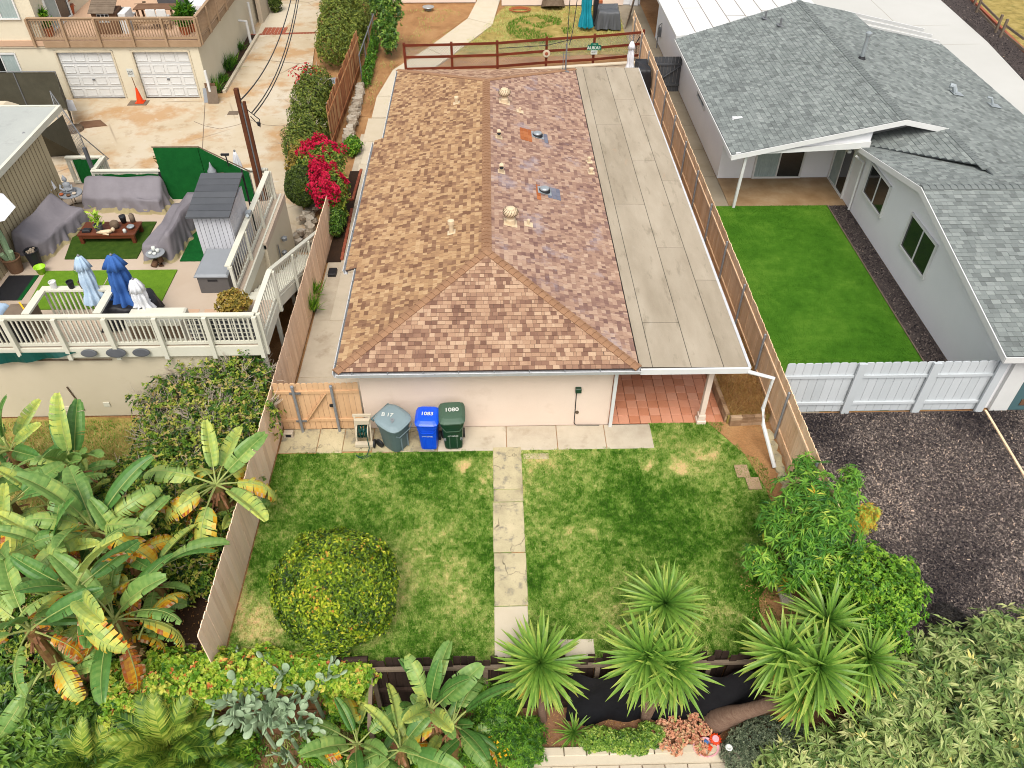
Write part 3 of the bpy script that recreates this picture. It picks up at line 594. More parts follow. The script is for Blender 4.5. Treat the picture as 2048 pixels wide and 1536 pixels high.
roof_plane(SH, (L0, YB, EZ), (1, 0, 0), Vector((0, -3.9, RZ-EZ)), [(0, 0), (R0-L0, 0), (RX-L0, Vector((0, -3.9, RZ-EZ)).length)], 'sh_front', seed=5)
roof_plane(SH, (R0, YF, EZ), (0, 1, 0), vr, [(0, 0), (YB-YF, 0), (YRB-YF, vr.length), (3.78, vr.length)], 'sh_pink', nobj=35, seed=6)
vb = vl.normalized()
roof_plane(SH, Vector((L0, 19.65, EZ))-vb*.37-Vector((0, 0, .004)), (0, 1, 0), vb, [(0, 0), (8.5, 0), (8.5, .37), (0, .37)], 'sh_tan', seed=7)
bpy.context.view_layer.update()
caps(SH, (RX, YR, RZ), (RX, YRB, RZ), 'cap', .2)
nf, nl, nr_ = Vector((0, -.29, 1)), Vector((-.29, 0, 1)), Vector((.29, 0, 1))
caps(SH, (L0, YF, EZ+.01), (RX, YR, RZ+.01), 'cap', .19, .26, nf, nl)
caps(SH, (R0, YF, EZ+.01), (RX, YR, RZ+.01), 'cap', .19, .26, nf, nr_)
caps(SH, (L0, YB, EZ+.01), (RX, YRB, RZ+.01), 'cap', .25, .24, Vector((0, .29, 1)), nl)
caps(SH, (R0, YB, EZ+.01), (RX, YRB, RZ+.01), 'cap', .25, .24, Vector((0, .29, 1)), nr_)
# starter edge along the flat roof, eave boards
b = MB(); b.box(L0+.06, R0, YF+.06, YF+.09, EZ-.22, EZ-.03); b.box(L0+.06, R0-.1, YF+.09, YB-.1, EZ-.2, EZ-.12); b.build('eave_board', M['white'], H)
def gutter(p, q, out, nm='gutter'):
    p, q, out = Vector(p), Vector(q), Vector(out); d = (q-p).normalized(); b = MB()
    prof = [(0, -.15), (.10, -.15), (.14, -.02), (.12, -.015), (.09, -.135), (.01, -.135), (.01, 0), (0, 0)]
    vs = [e+out*a+Vector((0, 0, z)) for e in (p, q) for a, z in prof]; n = len(prof)
    b.add(vs, [(i, (i+1) % n, n+(i+1) % n, n+i) for i in range(n)]+[list(range(n)), list(range(n, 2*n))], .5)
    g = b.build(nm, M['gutter'], H)
    L = (q-p).length
    for k in range(int(L/.9)):
        c = p+d*(.4+k*.9); s = MB(); s.beam(c, c+out*.13+Vector((0, 0, -.015)), .03, .012); s.build('gutter_strap', M['galv'], g)
gutter((L0+.02, YF+.06, EZ-.02), (R0+.05, YF+.06, EZ-.02), (0, -1, 0))
gutter((L0+.05, YF, EZ-.03), (L0+.05, 19.65, EZ-.03), (-1, 0, 0))
gutter((L0-.32, 19.7, EZ-.13), (L0-.32, 28.1, EZ-.13), (-1, 0, 0))
gutter((L0+.05, 28.2, EZ-.03), (L0+.05, YB, EZ-.03), (-1, 0, 0))
# flat roof over the patio
FZ = 2.58
b = MB(); b.slab([(3.69, 15.06, FZ), (6.5, 15.06, FZ-.06), (6.46, 35.0, FZ-.06), (3.69, 35.0, FZ)], (0, 0, -.1)); fr = b.build('flat_roof', M['bitumen'], H)
xs = [3.69, 4.02, 5.02, 5.86, 6.5]
cuts = [[15.06, 35], [15.06, 16.9, 23.2, 29.2, 35], [15.06, 20.6, 26.3, 31.6, 35], [15.06, 18.9, 24.8, 30.1, 35]]
for i in range(4):
    for y0, y1 in zip(cuts[i], cuts[i][1:]):
        z0 = FZ-(xs[i]-3.69)*.0213; z1 = FZ-(xs[i+1]-3.69)*.0213; q = MB(); h = .006+.002*i
        q.slab([(xs[i]+.012, y0+.008, z0+h), (xs[i+1]-.004, y0+.008, z1+h), (xs[i+1]-.004, y1-.008, z1+h), (xs[i]+.012, y1-.008, z0+h)], (0, 0, -.008)); q.build('roofing_sheet', M['rollroof'], fr)
b = MB(); b.box(3.72, 6.54, 14.99, 15.055, FZ-.2, FZ-.035); b.build('fascia', M['white'], H)
b = MB(); b.slab([(6.505, 15.06, FZ-.05), (6.58, 15.06, FZ-.05), (6.53, 35, FZ-.05), (6.465, 35, FZ-.05)], (0, 0, -.08)); b.build('fascia', M['gutter'], H)
b = MB(); b.box(3.2, 6.45, 15.55, 15.7, 2.22, 2.42); b.box(5.3, 5.45, 15.72, 34, 2.3, 2.44); b.build('patio_beam', M['stucco'], H)
for y in (15.62, 19.5, 23.5, 27.5, 31.5):
    b = MB(); x = 5.78; b.box(x-.07, x+.07, y-.07, y+.07, .3, 2.22); b.box(x-.1, x+.1, y-.1, y+.1, .05, .3); b.bbox(x-.13, x+.13, y-.13, y+.13, 0, .12, .02); b.build('patio_post', M['stucco'], H)
# left yard downspouts
b = MB(); b.beam((3.2, 15.42, 2.35), (3.2, 15.46, .02), .09, .07, up=(0, 1, 0)); b.beam((3.2, 15.1, 2.52), (3.2, 15.42, 2.35), .09, .07); b.build('downspout', M['white'], H)
# white pipe down to the lawn, right
dp = [(6.5, 15.0, 2.45), (6.62, 14.95, 2.3)]
ptp = [Vector((6.48, 15.0, 2.44)), Vector((7.18, 14.95, 2.24)), Vector((7.13, 14.9, 1.2)), Vector((7.13, 14.6, .88)), Vector((7.4, 13.8, .07))]
b = MB(); b.tube(ptp, .055, 8); b.build('downspout', M['white'], H, smooth=False)
# electric box and conduit on the wall
b = MB(); b.bbox(2.15, 2.31, 15.44, 15.55, 1.33, 1.48, .01); b.build('junction_box', M['bing'], H)
b = MB(); b.tube([(2.19, 15.53, 1.34), (2.19, 15.53, .1), (2.24, 15.5, .05), (2.9, 15.5, .03)], .012, 6); b.build('cable', M['black'], H)
b = MB(); b.lathe([(.05, 0), (.05, .03), (.03, .035)], n=12); b.xf(Matrix.Translation((2.25, 15.55, .52)) @ Matrix.Rotation(R(90), 4, 'X')); b.build('hose_tap', M['bark'], H)
def roofz(x, y):
    if x > R0: return FZ
    a = EZ+(x-L0)/(RX-L0)*(RZ-EZ) if x < RX else EZ+(R0-x)/(R0-RX)*(RZ-EZ)
    return min(a, EZ+(y-YF)/3.78*(RZ-EZ))
def onroof(px, py):
    z = 3.2
    for _ in range(8): p = at(px, py, z); z = roofz(p.x, p.y)
    return at(px, py, z)
def flash(p, s, m='vent', sl=-.28):
    b = MB(); b.slab([(p.x-s, p.y-s, p.z+sl*-s+.02), (p.x+s, p.y-s, p.z+sl*s+.02), (p.x+s, p.y+s, p.z+sl*s+.02), (p.x-s, p.y+s, p.z-sl*s+.02)], (0, 0, .012)); return b
for (px, py) in ((1009, 205), (1021, 447)):
    p = onroof(px, py); b = flash(p, .2); b.lathe([(.15, -.1), (.15, .16), (.11, .2), (.11, .26)], p, 16)
    t = b.build('turbine_vent', M['vent'], SH)
    b = MB(); b.lathe([(.10, .26), (.19, .31), (.225, .4), (.19, .49), (.1, .54), (.03, .555)], p, 20); b.build('turbine_head', M['vent'], t, smooth=True)
    b = MB()
    for k in range(16):
        a = 2*math.pi*k/16; pts = []
        for j in range(5):
            f = j/4; r = .1+.135*math.sin(math.pi*(.1+.8*f)); z = .27+.26*f; pts.append((p.x+r*math.cos(a+f*.7), p.y+r*math.sin(a+f*.7), p.z+z))
        b.tube(pts, .008, 4)
    b.build('turbine_fin', M['bark'], t)
for (px, py, hgt, r, hood) in ((913, 207, .26, .075, 0), (903, 466, .42, .085, 0), (998, 276, .26, .075, 1), (1003, 345, .28, .075, 1), (1178, 325, .2, .06, 0), (1182, 347, .2, .075, 0), (1040, 224, .16, .04, 0), (1057, 450, .18, .04, 0)):
    p = onroof(px, py); sl = -.28 if px > 972 else .28
    b = flash(p, .12 if r > .05 else .13, sl=sl if px < 1170 else 0)
    if hood: b.tube([p+Vector((.0, 0, -.05)), p+Vector((0, .03, hgt*.6)), p+Vector((0, -.08, hgt*1.1)), p+Vector((0, -.15, hgt*.95))], r, 12)
    else:
        b.lathe([(r*.8, -.1), (r*.8, hgt*.7), (r*1.15, hgt*.72), (r*1.15, hgt), (r*.4, hgt+.02)], p, 14)
    t = b.build('vent_pipe', M['vent'], SH)
    if hood: c = MB(); c.lathe([(r*.9, 0), (r*.88, .01)], (0, 0, 0), 12); c.xf(Matrix.Translation(p+Vector((0, -.155, hgt*.95))) @ Matrix.Rotation(R(72), 4, 'X')); c.build('vent_opening', M['dark'], t)
for (px, py) in ((1075, 272), (1089, 383)):
    p = onroof(px, py); b = flash(p, .22, 'alu'); t = b.build('tube_skylight', M['alu'], SH)
    b = MB(); b.lathe([(.19, -.02), (.19, .07), (.17, .1)], p, 20); b.build('skylight_rim', M['black'], t)
    b = MB(); b.lathe([(.168, .1), (.14, .14), (.08, .165), (.01, .17)], p, 20); b.build('skylight_dome', M['alu'], t, smooth=True)
M['orshg'] = mat('new_shingle', [C(176, 96, 48), C(200, 124, 74)], orand=.9, ns=4, noise=.3, fine=.2, fs=170)
M['blshg'] = mat('patched_shingle', [C(112, 116, 134), C(142, 142, 154)], orand=.9, ns=4, noise=.3, fine=.2, fs=170)
for (px, py, nx, ny, m) in ((1052, 270, 3, 4, 'orshg'), (1077, 385, 1, 4, 'orshg'), (1108, 388, 3, 3, 'blshg'), (1092, 278, 1, 3, 'blshg')):
    p0 = onroof(px, py)
    for i in range(nx):
        for j in range(ny):
            x, y = p0.x+(i-nx/2)*.14, p0.y+(j-ny/2)*.24; z = roofz(x, y); q = MB()
            q.slab([(x, y, z+.026), (x+.135, y, z-.038+.026), (x+.135, y+.225, z-.038+.026), (x, y+.225, z+.026)], (0, 0, -.012)); q.build('shingle', M[m], SH)
# aerial mast at the far corner
p = onroof(1131, 142); b = flash(p, .14, 'alu', -.28); b.tube([p, p+Vector((0, 0, 1.15))], .035, 8); b.tube([p+Vector((-.12, 0, 0)), p+Vector((-.12, 0, .8))], .015, 6); b.tube([p+Vector((-.12, 0, .7)), p+Vector((.12, 0, .72)), p+Vector((.16, 0, .6))], .012, 6)
b.build('service_mast', M['galv'], SH)
mastp = p+Vector((0, 0, 1.1))
# ================================================================ FENCES
def board_mesh(w, h, t, m, nm='board', dog=.03, slant=0):
    b = MB()
    b.slab([(-w/2, 0, 0), (w/2, 0, 0), (w/2, 0, h-dog), (w/2-dog, 0, h), (-w/2+dog, 0, h), (-w/2, 0, h-dog)], (0, t, 0)); return b.mesh(nm, M[m])
def fence(name, p, q, h, bw, m, label, side=1, rails=(.35, 1.45), posts=None, pm='steel', z0=0., gap=.008, group=None, dog=.03, jit=.012, pr=.03, th=.02, rm=None, cat='fence'):
    p, q = Vector((*p, z0)), Vector((*q, z0)); d = q-p; L = d.length; rz = math.atan2(d.y, d.x)
    root = empty(name, p, label, cat, group); n = max(1, round(L/bw)); w_ = L/n
    ms = [board_mesh(w_-gap, h+k*jit, th, m, dog=dog) for k in (-1, 0, 1)]
    dn = d.normalized(); nn = Vector((-dn.y, dn.x, 0))*side
    for i in range(n):
        link('board', ms[random.randrange(3)], root, dn*((i+.5)*w_)+nn*U(-.004, .004), (0, U(-.004, .004), rz))
    for r_ in rails:
        b = MB(); a, c = p+nn*(-.03)+Vector((0, 0, r_)), q+nn*(-.03)+Vector((0, 0, r_)); b.beam(a, c, .04, .085); b.build('rail', M[rm or m], root)
    if posts:
        k = 0; s = posts[0]
        while s < L:
            b = MB(); c = p+dn*s+nn*(-pr-.04)
            if pm == 'steel': b.tube([c, c+Vector((0, 0, h-.06))], .035, 8); b.lathe([(.04, 0), (.035, .03), (.01, .05)], c+Vector((0, 0, h-.07)), 8)
            else: b.beam(c, c+Vector((0, 0, h+.03)), .14, .05, up=(dn.x, dn.y, 0))
            b.build('post', M[pm], root); s += posts[1]
    return root
fence('tan_fence', (-5.97, 8.28), (-5.97, 26.3), 1.62, .2, 'tanL', 'long pale tan board fence between banana plants and lawn, running beside the side path', side=1, rails=(), z0=0)
fence('tan_fence', (7.78, 10.3), (7.78, 45.0), 1.78, .19, 'tan', 'long tan board fence with galvanised posts between flat roof and grey house', side=-1, rails=(.36, 1.42), posts=(2.2, 2.42))
# gate in the tan cross fence
g = empty('garden_gate', (-5.92, 15.53, 0), 'tan wooden side gate with two steel posts beside the bins', 'gate')
bw = 2.26/15; gm = board_mesh(bw-.008, 1.72, .02, 'gate')
for i in range(15): link('board', gm, g, ((i+.5)*bw, 0, .03+U(-.01, .01)))
for z in (.35, 1.4):
    b = MB(); b.box(-5.92, -3.66, 15.49, 15.528, z, z+.09); b.build('rail', M['gate'], g)
b = MB(); b.beam((-5.2, 15.475, .42), (-4.55, 15.475, 1.42), .02, .09, up=(0, 1, 0)); b.build('brace', M['gate'], g)
for x, h in ((-5.38, 1.72), (-4.36, 1.72)):
    b = MB(); b.tube([(x, 15.43, 0), (x, 15.43, h)], .04, 8); b.lathe([(.05, 0), (.045, .04), (.01, .06)], (x, 15.43, h-.02), 8); b.build('gate_post', M['steel'], g)
for z in (.38, 1.43):
    b = MB(); b.box(-5.5, -5.2, 15.44, 15.47, z, z+.05); b.build('hinge', M['galv'], g)
b = MB(); b.box(-4.5, -4.38, 15.44, 15.48, .95, 1.03); b.build('latch', M['black'], g)
b = MB(); b.bbox(-5.86, -5.6, 15.2, 15.36, 0, .19, .015); b.box(-5.8, -5.66, 15.19, 15.205, .05, .14, mi=1)
b.build('cinder_block', [M['cinder'], M['dark']], label='single cinder block on the ground beside the tan gate', cat='block')
# right neighbour's white fence
wf = empty('white_fence', (7.95, 15.95, 0), 'white painted board fence between synthetic lawn and mulch yard', 'fence')
bm_ = board_mesh(.232, 1.84, .025, 'whitef', dog=.035)
for i in range(25): link('board', bm_, wf, (.12+i*.24, 0, U(-.008, .008)))
for z in (.3, 1.32):
    b = MB(); b.box(7.95, 13.9, 15.9, 15.948, z, z+.09); b.build('rail', M['whitef'], wf)
for x in (9.98, 12.02, 13.86):
    b = MB(); b.box(x-.11, x+.11, 15.83, 15.9, 0, 1.88); b.build('post', M['whitef'], wf)
# dark boards of the front boundary (lawn side is level with its top)
df = empty('dark_fence', (-2.75, 8.4, -2), 'weathered dark brown board fence below the lawn with boards seen from above', 'fence')
dm = board_mesh(.152, 2.34, .025, 'darkwood', dog=.02)
for i in range(66): link('board', dm, df, (.08+i*.16, U(-.045, -.03), U(-.02, .01)), (U(-.03, .03), 0, 0))
b = MB(); b.box(-2.75, 7.75, 8.28, 8.352, .02, .11); b.build('rail', M['weathered'], df)
for z in (-.9, -1.7): b = MB(); b.box(-2.75, 7.75, 8.28, 8.352, z, z+.09); b.build('rail', M['darkwood'], df)
for x in (-2.7, -.3, 2.1, 4.5, 6.9):
    b = MB(); b.box(x-.05, x+.05, 8.22, 8.315, -2, .05); b.build('post', M['weathered'], df)
b = MB(); b.beam((-2.72, 8.3, .06), (-2.75, 7.4, -.6), .08, .1); b.beam((-2.74, 7.42, -.62), (-2.74, 7.4, -2), .1, .1); b.build('brace', M['weathered'], df)
b = MB(); nx = 60
vs = []; fs = []
for i in range(nx+1):
    x = 1.5+i*(4.2/nx)
    for j in range(9):
        z = .04-j*2.04/8; vs.append((x, 8.1-.04*math.sin(x*3.1+j)-.05*math.sin(x*7+j*.8)-.1*(j/8)**2, z-.05*abs(math.sin(x*2.4))*(1-j/8)))
for i in range(nx):
    for j in range(8): a = i*9+j; fs.append((a, a+9, a+10, a+1))
b.add(vs, fs); b.build('black_tarp', M['tarp'], smooth=True, label='black plastic sheeting hung on the dark fence between the spiky yuccas', cat='tarp')
b = MB(); b.tube([at(672, 1322, .25), at(735, 1318, .3)], .07, 10); b.build('log', M['darkwood'], label='short dark log lying on the fence top under the round bush', cat='log')
# brown timber edge of the mulch yard
b = MB(); b.box(8.0, 14.5, 8.33, 8.42, -.6, .06); b.build('timber_board', M['wood'], label='reddish brown timber retaining board at the near edge of the mulch yard', cat='board')
# grey gate between tan fence and grey house
g = empty('grey_gate', (7.85, 38.5, 0), 'dark grey boarded gate between tan fence and grey house', 'gate')
gm = board_mesh(.16, 1.7, .02, 'shedr', dog=.01)
for i in range(8): link('board', gm, g, (.12+i*.17, 0, 0))
b = MB(); b.box(7.9, 9.25, 38.45, 38.49, .3, .4); b.box(7.9, 9.25, 38.45, 38.49, 1.3, 1.4); b.beam((7.95, 38.44, .4), (9.2, 38.44, 1.3), .02, .1, up=(0, 1, 0)); b.build('brace', M['shedr'], g)
# red rail fence with wire mesh beyond the roof
pxs = [(812, 113, 140), (905, 96, 138), (995, 73, 135), (1092, 71, 127), (1186, 62, 121), (1282, 58, 112)]
rf = empty('wire_mesh_fence', (-4.4, 41.8, 0), 'reddish brown post and rail fence with wire mesh behind the brown roof', 'fence')
rp = []
for i, (x, yt, yb) in enumerate(pxs):
    p = at(x, yb, .35); t = Vector(p); t.z = .35+1.3
    rp.append(p); b = MB(); b.beam(p-Vector((0, 0, .35)), t+Vector((0, 0, .04)), .12, .12, up=(0, 1, 0)); b.build('post', M['redrail'], rf)
rp[0].z = .35
for p, q in zip(rp, rp[1:]):
    for z in (.08, .66, 1.24):
        b = MB(); b.beam(p+Vector((0, -.07, z)), q+Vector((0, -.07, z)), .04, .12); b.build('rail', M['redrail'], rf)
    b = MB(); d = q-p; L = d.length; n = int(L/.13)
    for s_ in (1, -1):
        for k in range(-9, n+1):
            t0, t1 = k*.13, k*.13+1.16; z0, z1 = 0., 1.16
            if s_ < 0: z0, z1 = 1.16, 0.
            def cl(t): return max(0, min(L, t))
            a0, a1 = cl(t0), cl(t1)
            if a1-a0 < .02: continue
            f0, f1 = (a0-t0)/1.16, (a1-t0)/1.16
            b.beam(p+d*(a0/L)+Vector((0, 0, .08+z0+(z1-z0)*f0)), p+d*(a1/L)+Vector((0, 0, .08+z0+(z1-z0)*f1)), .012, .012)
    b.build('wire_mesh', M['steel'], rf, kind='stuff')
b = MB(); b.tube([rp[2]+Vector((.1, -.1, 1.0)), rp[3]+Vector((0, -.1, .95)), rp[4]+Vector((-.6, -.1, 1.25))], .02, 5); b.tube([rp[5]+Vector((-.1, -.1, 1.2)), rp[5]+Vector((-.35, -.1, .7)), rp[5]+Vector((-.3, -.1, .2))], .03, 5); b.build('black_cable', M['black'], rf)
def text(s, size, m, M4, parent, name='lettering', ext=.002, bold=0):
    cu = bpy.data.curves.new('t', 'FONT'); cu.body = s; cu.size = size; cu.extrude = ext; cu.align_x = 'CENTER'; cu.align_y = 'CENTER'; cu.offset = bold
    to = bpy.data.objects.new('t', cu); COL.objects.link(to); bpy.context.view_layer.update()
    me = bpy.data.meshes.new_from_object(to.evaluated_get(bpy.context.evaluated_depsgraph_get())); bpy.data.objects.remove(to)
    me.materials.clear(); me.materials.append(M[m]); me.name = name
    o = link(name, me, parent); o.matrix_local = Matrix.Translation(-wl(parent)) @ M4; return o
UPR = Matrix.Rotation(R(90), 4, 'X')
p4 = rp[4]
s = MB(); X, Y, Z = p4.x, p4.y-.16, 1.05
s.bbox(X-.36, X+.36, Y, Y+.02, Z-.12, Z+.14, .05); s.bbox(X-.2, X+.2, Y, Y+.02, Z+.141, Z+.24, .03)
sg = s.build('street_sign', M['signg'], label='green street name sign with white number plate on the red fence', cat='sign')
text('AUKAI', .22, 'mark', Matrix.Translation((X-.05, Y-.006, Z)) @ UPR, sg, bold=.006); text('ST', .09, 'mark', Matrix.Translation((X+.28, Y-.006, Z)) @ UPR, sg); text('1791', .1, 'mark', Matrix.Translation((X, Y-.006, Z+.17)) @ UPR, sg)
s = MB(); s.box(X-.17, X+.17, Y-.002, Y+.018, Z-.33, Z-.125); s.build('number_plate', M['mark'], sg); text('4197', .13, 'black', Matrix.Translation((X, Y-.008, Z-.23)) @ UPR, sg)
p3 = rp[3]; s = MB(); s.lathe([(.2, 0), (.2, .02), (.18, .03)], (0, 0, 0), 8); s.xf(Matrix.Translation((p3.x, p3.y-.12, .9)) @ UPR @ Matrix.Rotation(R(22.5), 4, 'Z'))
pl = s.build('plaque', M['concL'], label='pale eight sided plaque hanging on the red fence left of the green sign', cat='plaque')
s = MB(); s.lathe([(.09, 0), (.09, .02), (.05, .03)], (0, 0, 0), 10, ex=1, ey=1); s.xf(Matrix.Translation((p3.x, p3.y-.14, .9)) @ UPR); s.build('emblem', M['brick'], pl)
# low block wall behind the patio
lw = empty('block_wall', (1.5, 41.2, 0), 'low cinder block retaining wall behind the flat roof', 'wall')
a, c = at(1000, 146, .35), at(1278, 128, .35); d = (c-a).normalized(); L = (c-a).length; rz = math.atan2(d.y, d.x)
for r_ in range(2):
    for k in range(int(L/.41)):
        b = MB(); b.bbox(.005, .4, -.1, .1, 0, .19, .01); me = b.mesh('block', M['cinder']); link('block', me, lw, a+d*(k*.41+(.2 if r_ else 0))-wl(lw)+Vector((0, 0, r_*.2-.35-a.z+.35)), (0, 0, rz))
b = MB(); b.beam(a+Vector((0, 0, .1)), c+Vector((0, 0, .1)), .26, .06); b.build('coping', M['concL'], lw)
# rough plank fence, metal rail and stone wall in the left side yard
fence('rough_plank_fence', (-6.95, 32.5), (-6.75, 41.6), 2.0, .17, 'rough', 'rough reddish plank fence leaning between hedge and stone wall', side=1, rails=(.4, 1.6), gap=.02, jit=.05)
b = MB(); b.tube([(-6.45, 39.4, 1.5), (-6.35, 47, 1.45)], .03, 8)
for y in (39.5, 41.5, 43.5, 45.5): b.tube([(-6.45, y, 0), (-6.45, y, 1.5)], .03, 8)
b.build('pipe_rail', M['galv'], label='thin galvanised pipe fence frame between tall hedge and dirt yard', cat='fence')
sw_ = empty('stone_wall', (-6.3, 33.2, 0), 'low dry stone wall of pale broken slabs by the rough fence', 'wall')
for k in range(56):
    i = k % 19; l = k//19; y = 33.0+i*.34+U(-.05, .05); x = -6.35+U(-.08, .08)-.02*i*.3; b = MB()
    n = 6; pts = [((.17+U(-.04, .05))*math.cos(2*math.pi*j/n+U(-.2, .2))*(1.3 if i % 4 else 1.6), (.18+U(-.03, .05))*math.sin(2*math.pi*j/n)) for j in range(n)]
    b.prism(pts, 0, .13); me = b.mesh('stone', M['stone']); link('stone', me, sw_, Vector((x, y, l*.13))-wl(sw_), (U(-.12, .12), U(-.12, .12), U(0, 6)))
# gravelly rocks under the bougainvillea
rk = empty('rockery', (-7.2, 25.6, 0), 'jumble of pale broken rocks at the foot of the bougainvillea by the steps', 'rocks')
for k in range(34):
    b = MB(); n = 7; pts = [((.16+U(-.05, .06))*math.cos(2*math.pi*j/n), (.14+U(-.05, .06))*math.sin(2*math.pi*j/n)) for j in range(n)]; b.prism(pts, 0, U(.08, .2))
    link('rock', b.mesh('rock', M['stone']), rk, Vector((-7.0+U(-.35, .3), 24.6+U(0, 3.2), U(0, .35)))-wl(rk), (U(-.4, .4), U(-.4, .4), U(0, 6)))
# brick edging of the planting beds along the side path
be = empty('brick_edging', (-5.5, 25.5, 0), 'red brick edging of the two planting beds beside the side path', 'edging')
bm2 = MB().bbox(-.1, .1, -.05, .05, 0, .09, .008).mesh('brick', M['brick'])
for (x0, y0, x1, y1) in ((-5.42, 23.9, -5.5, 27.4), (-5.55, 28.1, -5.5, 30.6), (-5.95, 28.1, -5.55, 28.1)):
    L = math.hypot(x1-x0, y1-y0); n = int(L/.22)
    for k in range(n+1):
        t = (k+.5)/(n+1); link('brick', bm2, be, Vector((x0+(x1-x0)*t, y0+(y1-y0)*t, .0))-wl(be), (U(-.05, .05), U(-.05, .05), math.atan2(y1-y0, x1-x0)+U(-.06, .06)))
sheet('planting_bed', rect(-5.95, -5.45, 23.8, 30.5), .03, 'darkdirt', .05)
# raised block planter by the patio
pb = empty('raised_planter', (7.1, 15.9, 0), 'raised rectangular planter of tan blocks filled with dry straw at the patio corner', 'planter')
bk = {}
def course(x0, y0, x1, y1, z, w=.3, off=0):
    L = math.hypot(x1-x0, y1-y0); n = max(1, round(L/w)); rz = math.atan2(y1-y0, x1-x0)
    for k in range(n):
        b = MB(); ww = L/n; b.bbox(-ww/2+.004, ww/2-.004, -.06, .06, 0, .115, .012); t = (k+.5)/n
        link('block', b.mesh('block', M['block']), pb, Vector((x0+(x1-x0)*t, y0+(y1-y0)*t, z))-wl(pb), (0, 0, rz))
for l in range(3):
    course(6.55, 15.45+.0, 7.55, 15.5, l*.12, .42 if l % 2 else .34); course(6.5, 15.55, 6.35, 19.0, l*.12, .36)
sheet('planter_soil', [(6.5, 15.5), (7.7, 15.55), (7.7, 19.0), (6.4, 19.0)], .3, 'drygrass', .28)
blades('dry_straw', 9000, 6.5, 7.7, 15.55, 19, .3, 'drychip', lambda x, y: .5+0*x, lambda x, y: x > 0, h=.16, w=.012, lean=2, label='tangled dry straw and weeds growing in the raised block planter', cat='weeds')
# broken concrete footing along the right fence
b = MB()
for k in range(14):
    y = 9.8+k*.4; x = 7.55-.0*k; n = 7; pts = [(x+(.14+U(-.04, .04))*math.cos(2*math.pi*j/n), y+(.24+U(-.04, .04))*math.sin(2*math.pi*j/n)) for j in range(n)]; b.prism(pts, -.03, .06+U(0, .05))
b.build('concrete_footing', M['concw'], kind='structure')
b = MB(); b.box(6.55, 6.9, 13.1, 13.5, -.03, .035); b.box(6.35, 6.7, 13.52, 13.95, -.03, .03); b.build('paver', M['block'], kind='structure')
# split rail fence top right
sr = empty('split_rail_fence', (29.6, 43, 0), 'weathered grey split rail fence beyond the dark mulch strip', 'fence')
for (x, y, yt) in ((1952, 26, 0), (1948, 10, -20), (1990, 66, 33), (2000, 75, 43), (2052, 130, 95)):
    p = at(x, y); b = MB(); b.beam(p, p+Vector((.02, 0, 1.0)), .12, .12, up=(0, 1, 0)); b.build('post', M['weathered'], sr)
for (x0, y0, x1, y1, z) in ((1963, 5, 1998, 40, .0), (1957, 20, 1990, 55, 0), (2013, 52, 2048, 78, 0), (2007, 66, 2048, 100, 0)):
    z = .85 if (x0, y0) in ((1963, 5), (2013, 52)) else .45
    a, c = at(x0, y0, z), at(x1, y1, z); b = MB(); b.beam(a, c, .05, .12); b.build('rail', M['weathered'], sr)

# ================================================================ GREY HOUSE
G = empty('grey_house', (14, 22, 0), 'pale grey stucco house with blue grey shingled gable roofs and white trim', 'house')
b = MB()
b.box(9.3, 9.45, 29.68, 46, 0, 2.35); b.box(9.45, 13.94, 29.68, 29.8, 0, 2.6)
b.box(13.95, 14.1, 16.0, 29.8, 0, 2.18)
b.add([(13.95, 16.0, 2.18), (13.95, 28.1, 2.18), (13.95, 28.1, 2.36), (13.95, 22.3, 3.5), (13.95, 16.0, 2.3), (14.1, 16.0, 2.18), (14.1, 28.1, 2.18), (14.1, 28.1, 2.36), (14.1, 22.3, 3.5), (14.1, 16.0, 2.3)],
      [(0, 4, 3, 2, 1), (5, 6, 7, 8, 9), (0, 1, 6, 5)])
b.box(14.1, 22, 16.0, 16.15, 0, 2.25)
b.add([(9.45, 27.1, 2.4), (13.9, 27.1, 2.6), (13.9, 27.1, 3.4), (9.45, 27.1, 2.5)], [(0, 1, 2, 3)])
b.build('wall', M['wallG'], G)
b = MB(); b.slab([(9.0, 27.0, 2.36), (13.9, 27.0, 2.6), (13.9, 27.0, 2.86), (9.0, 27.0, 2.44)], (0, .09, 0)); b.build('porch_beam', M['white'], G)
b = MB(); b.beam((9.43, 27.32, 0), (9.43, 27.12, 2.4), .1, .1, up=(0, 1, 0)); b.build('porch_post', M['white'], G)
GR = empty('gable_roof', (0, 0, 0)); GR.parent = G; GR.location = Vector((14.9, 30, 2.4))-wl(G); WL[GR.name] = Vector((14.9, 30, 2.4))
gv = Vector((6.05, 0, 1.32)); gl = gv.length; kw = dict(exp=.17, wr=(.14, .28), under='underg', lift=.013)
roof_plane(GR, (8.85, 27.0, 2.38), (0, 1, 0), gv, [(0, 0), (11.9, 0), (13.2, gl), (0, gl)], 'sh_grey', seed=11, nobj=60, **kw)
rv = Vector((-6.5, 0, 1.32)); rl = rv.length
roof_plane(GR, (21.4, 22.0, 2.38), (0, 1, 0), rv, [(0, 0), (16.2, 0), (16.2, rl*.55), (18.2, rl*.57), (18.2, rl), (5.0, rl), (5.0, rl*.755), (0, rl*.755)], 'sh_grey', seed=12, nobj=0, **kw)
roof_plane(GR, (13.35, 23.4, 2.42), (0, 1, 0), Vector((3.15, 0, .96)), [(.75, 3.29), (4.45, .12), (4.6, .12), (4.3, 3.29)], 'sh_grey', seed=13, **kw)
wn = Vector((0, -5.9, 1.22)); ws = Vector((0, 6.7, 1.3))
roof_plane(GR, (13.58, 28.2, 2.38), (1, 0, 0), wn, [(0, 0), (10, 0), (10, wn.length), (0, wn.length)], 'sh_grey', seed=14, nobj=60, **kw)
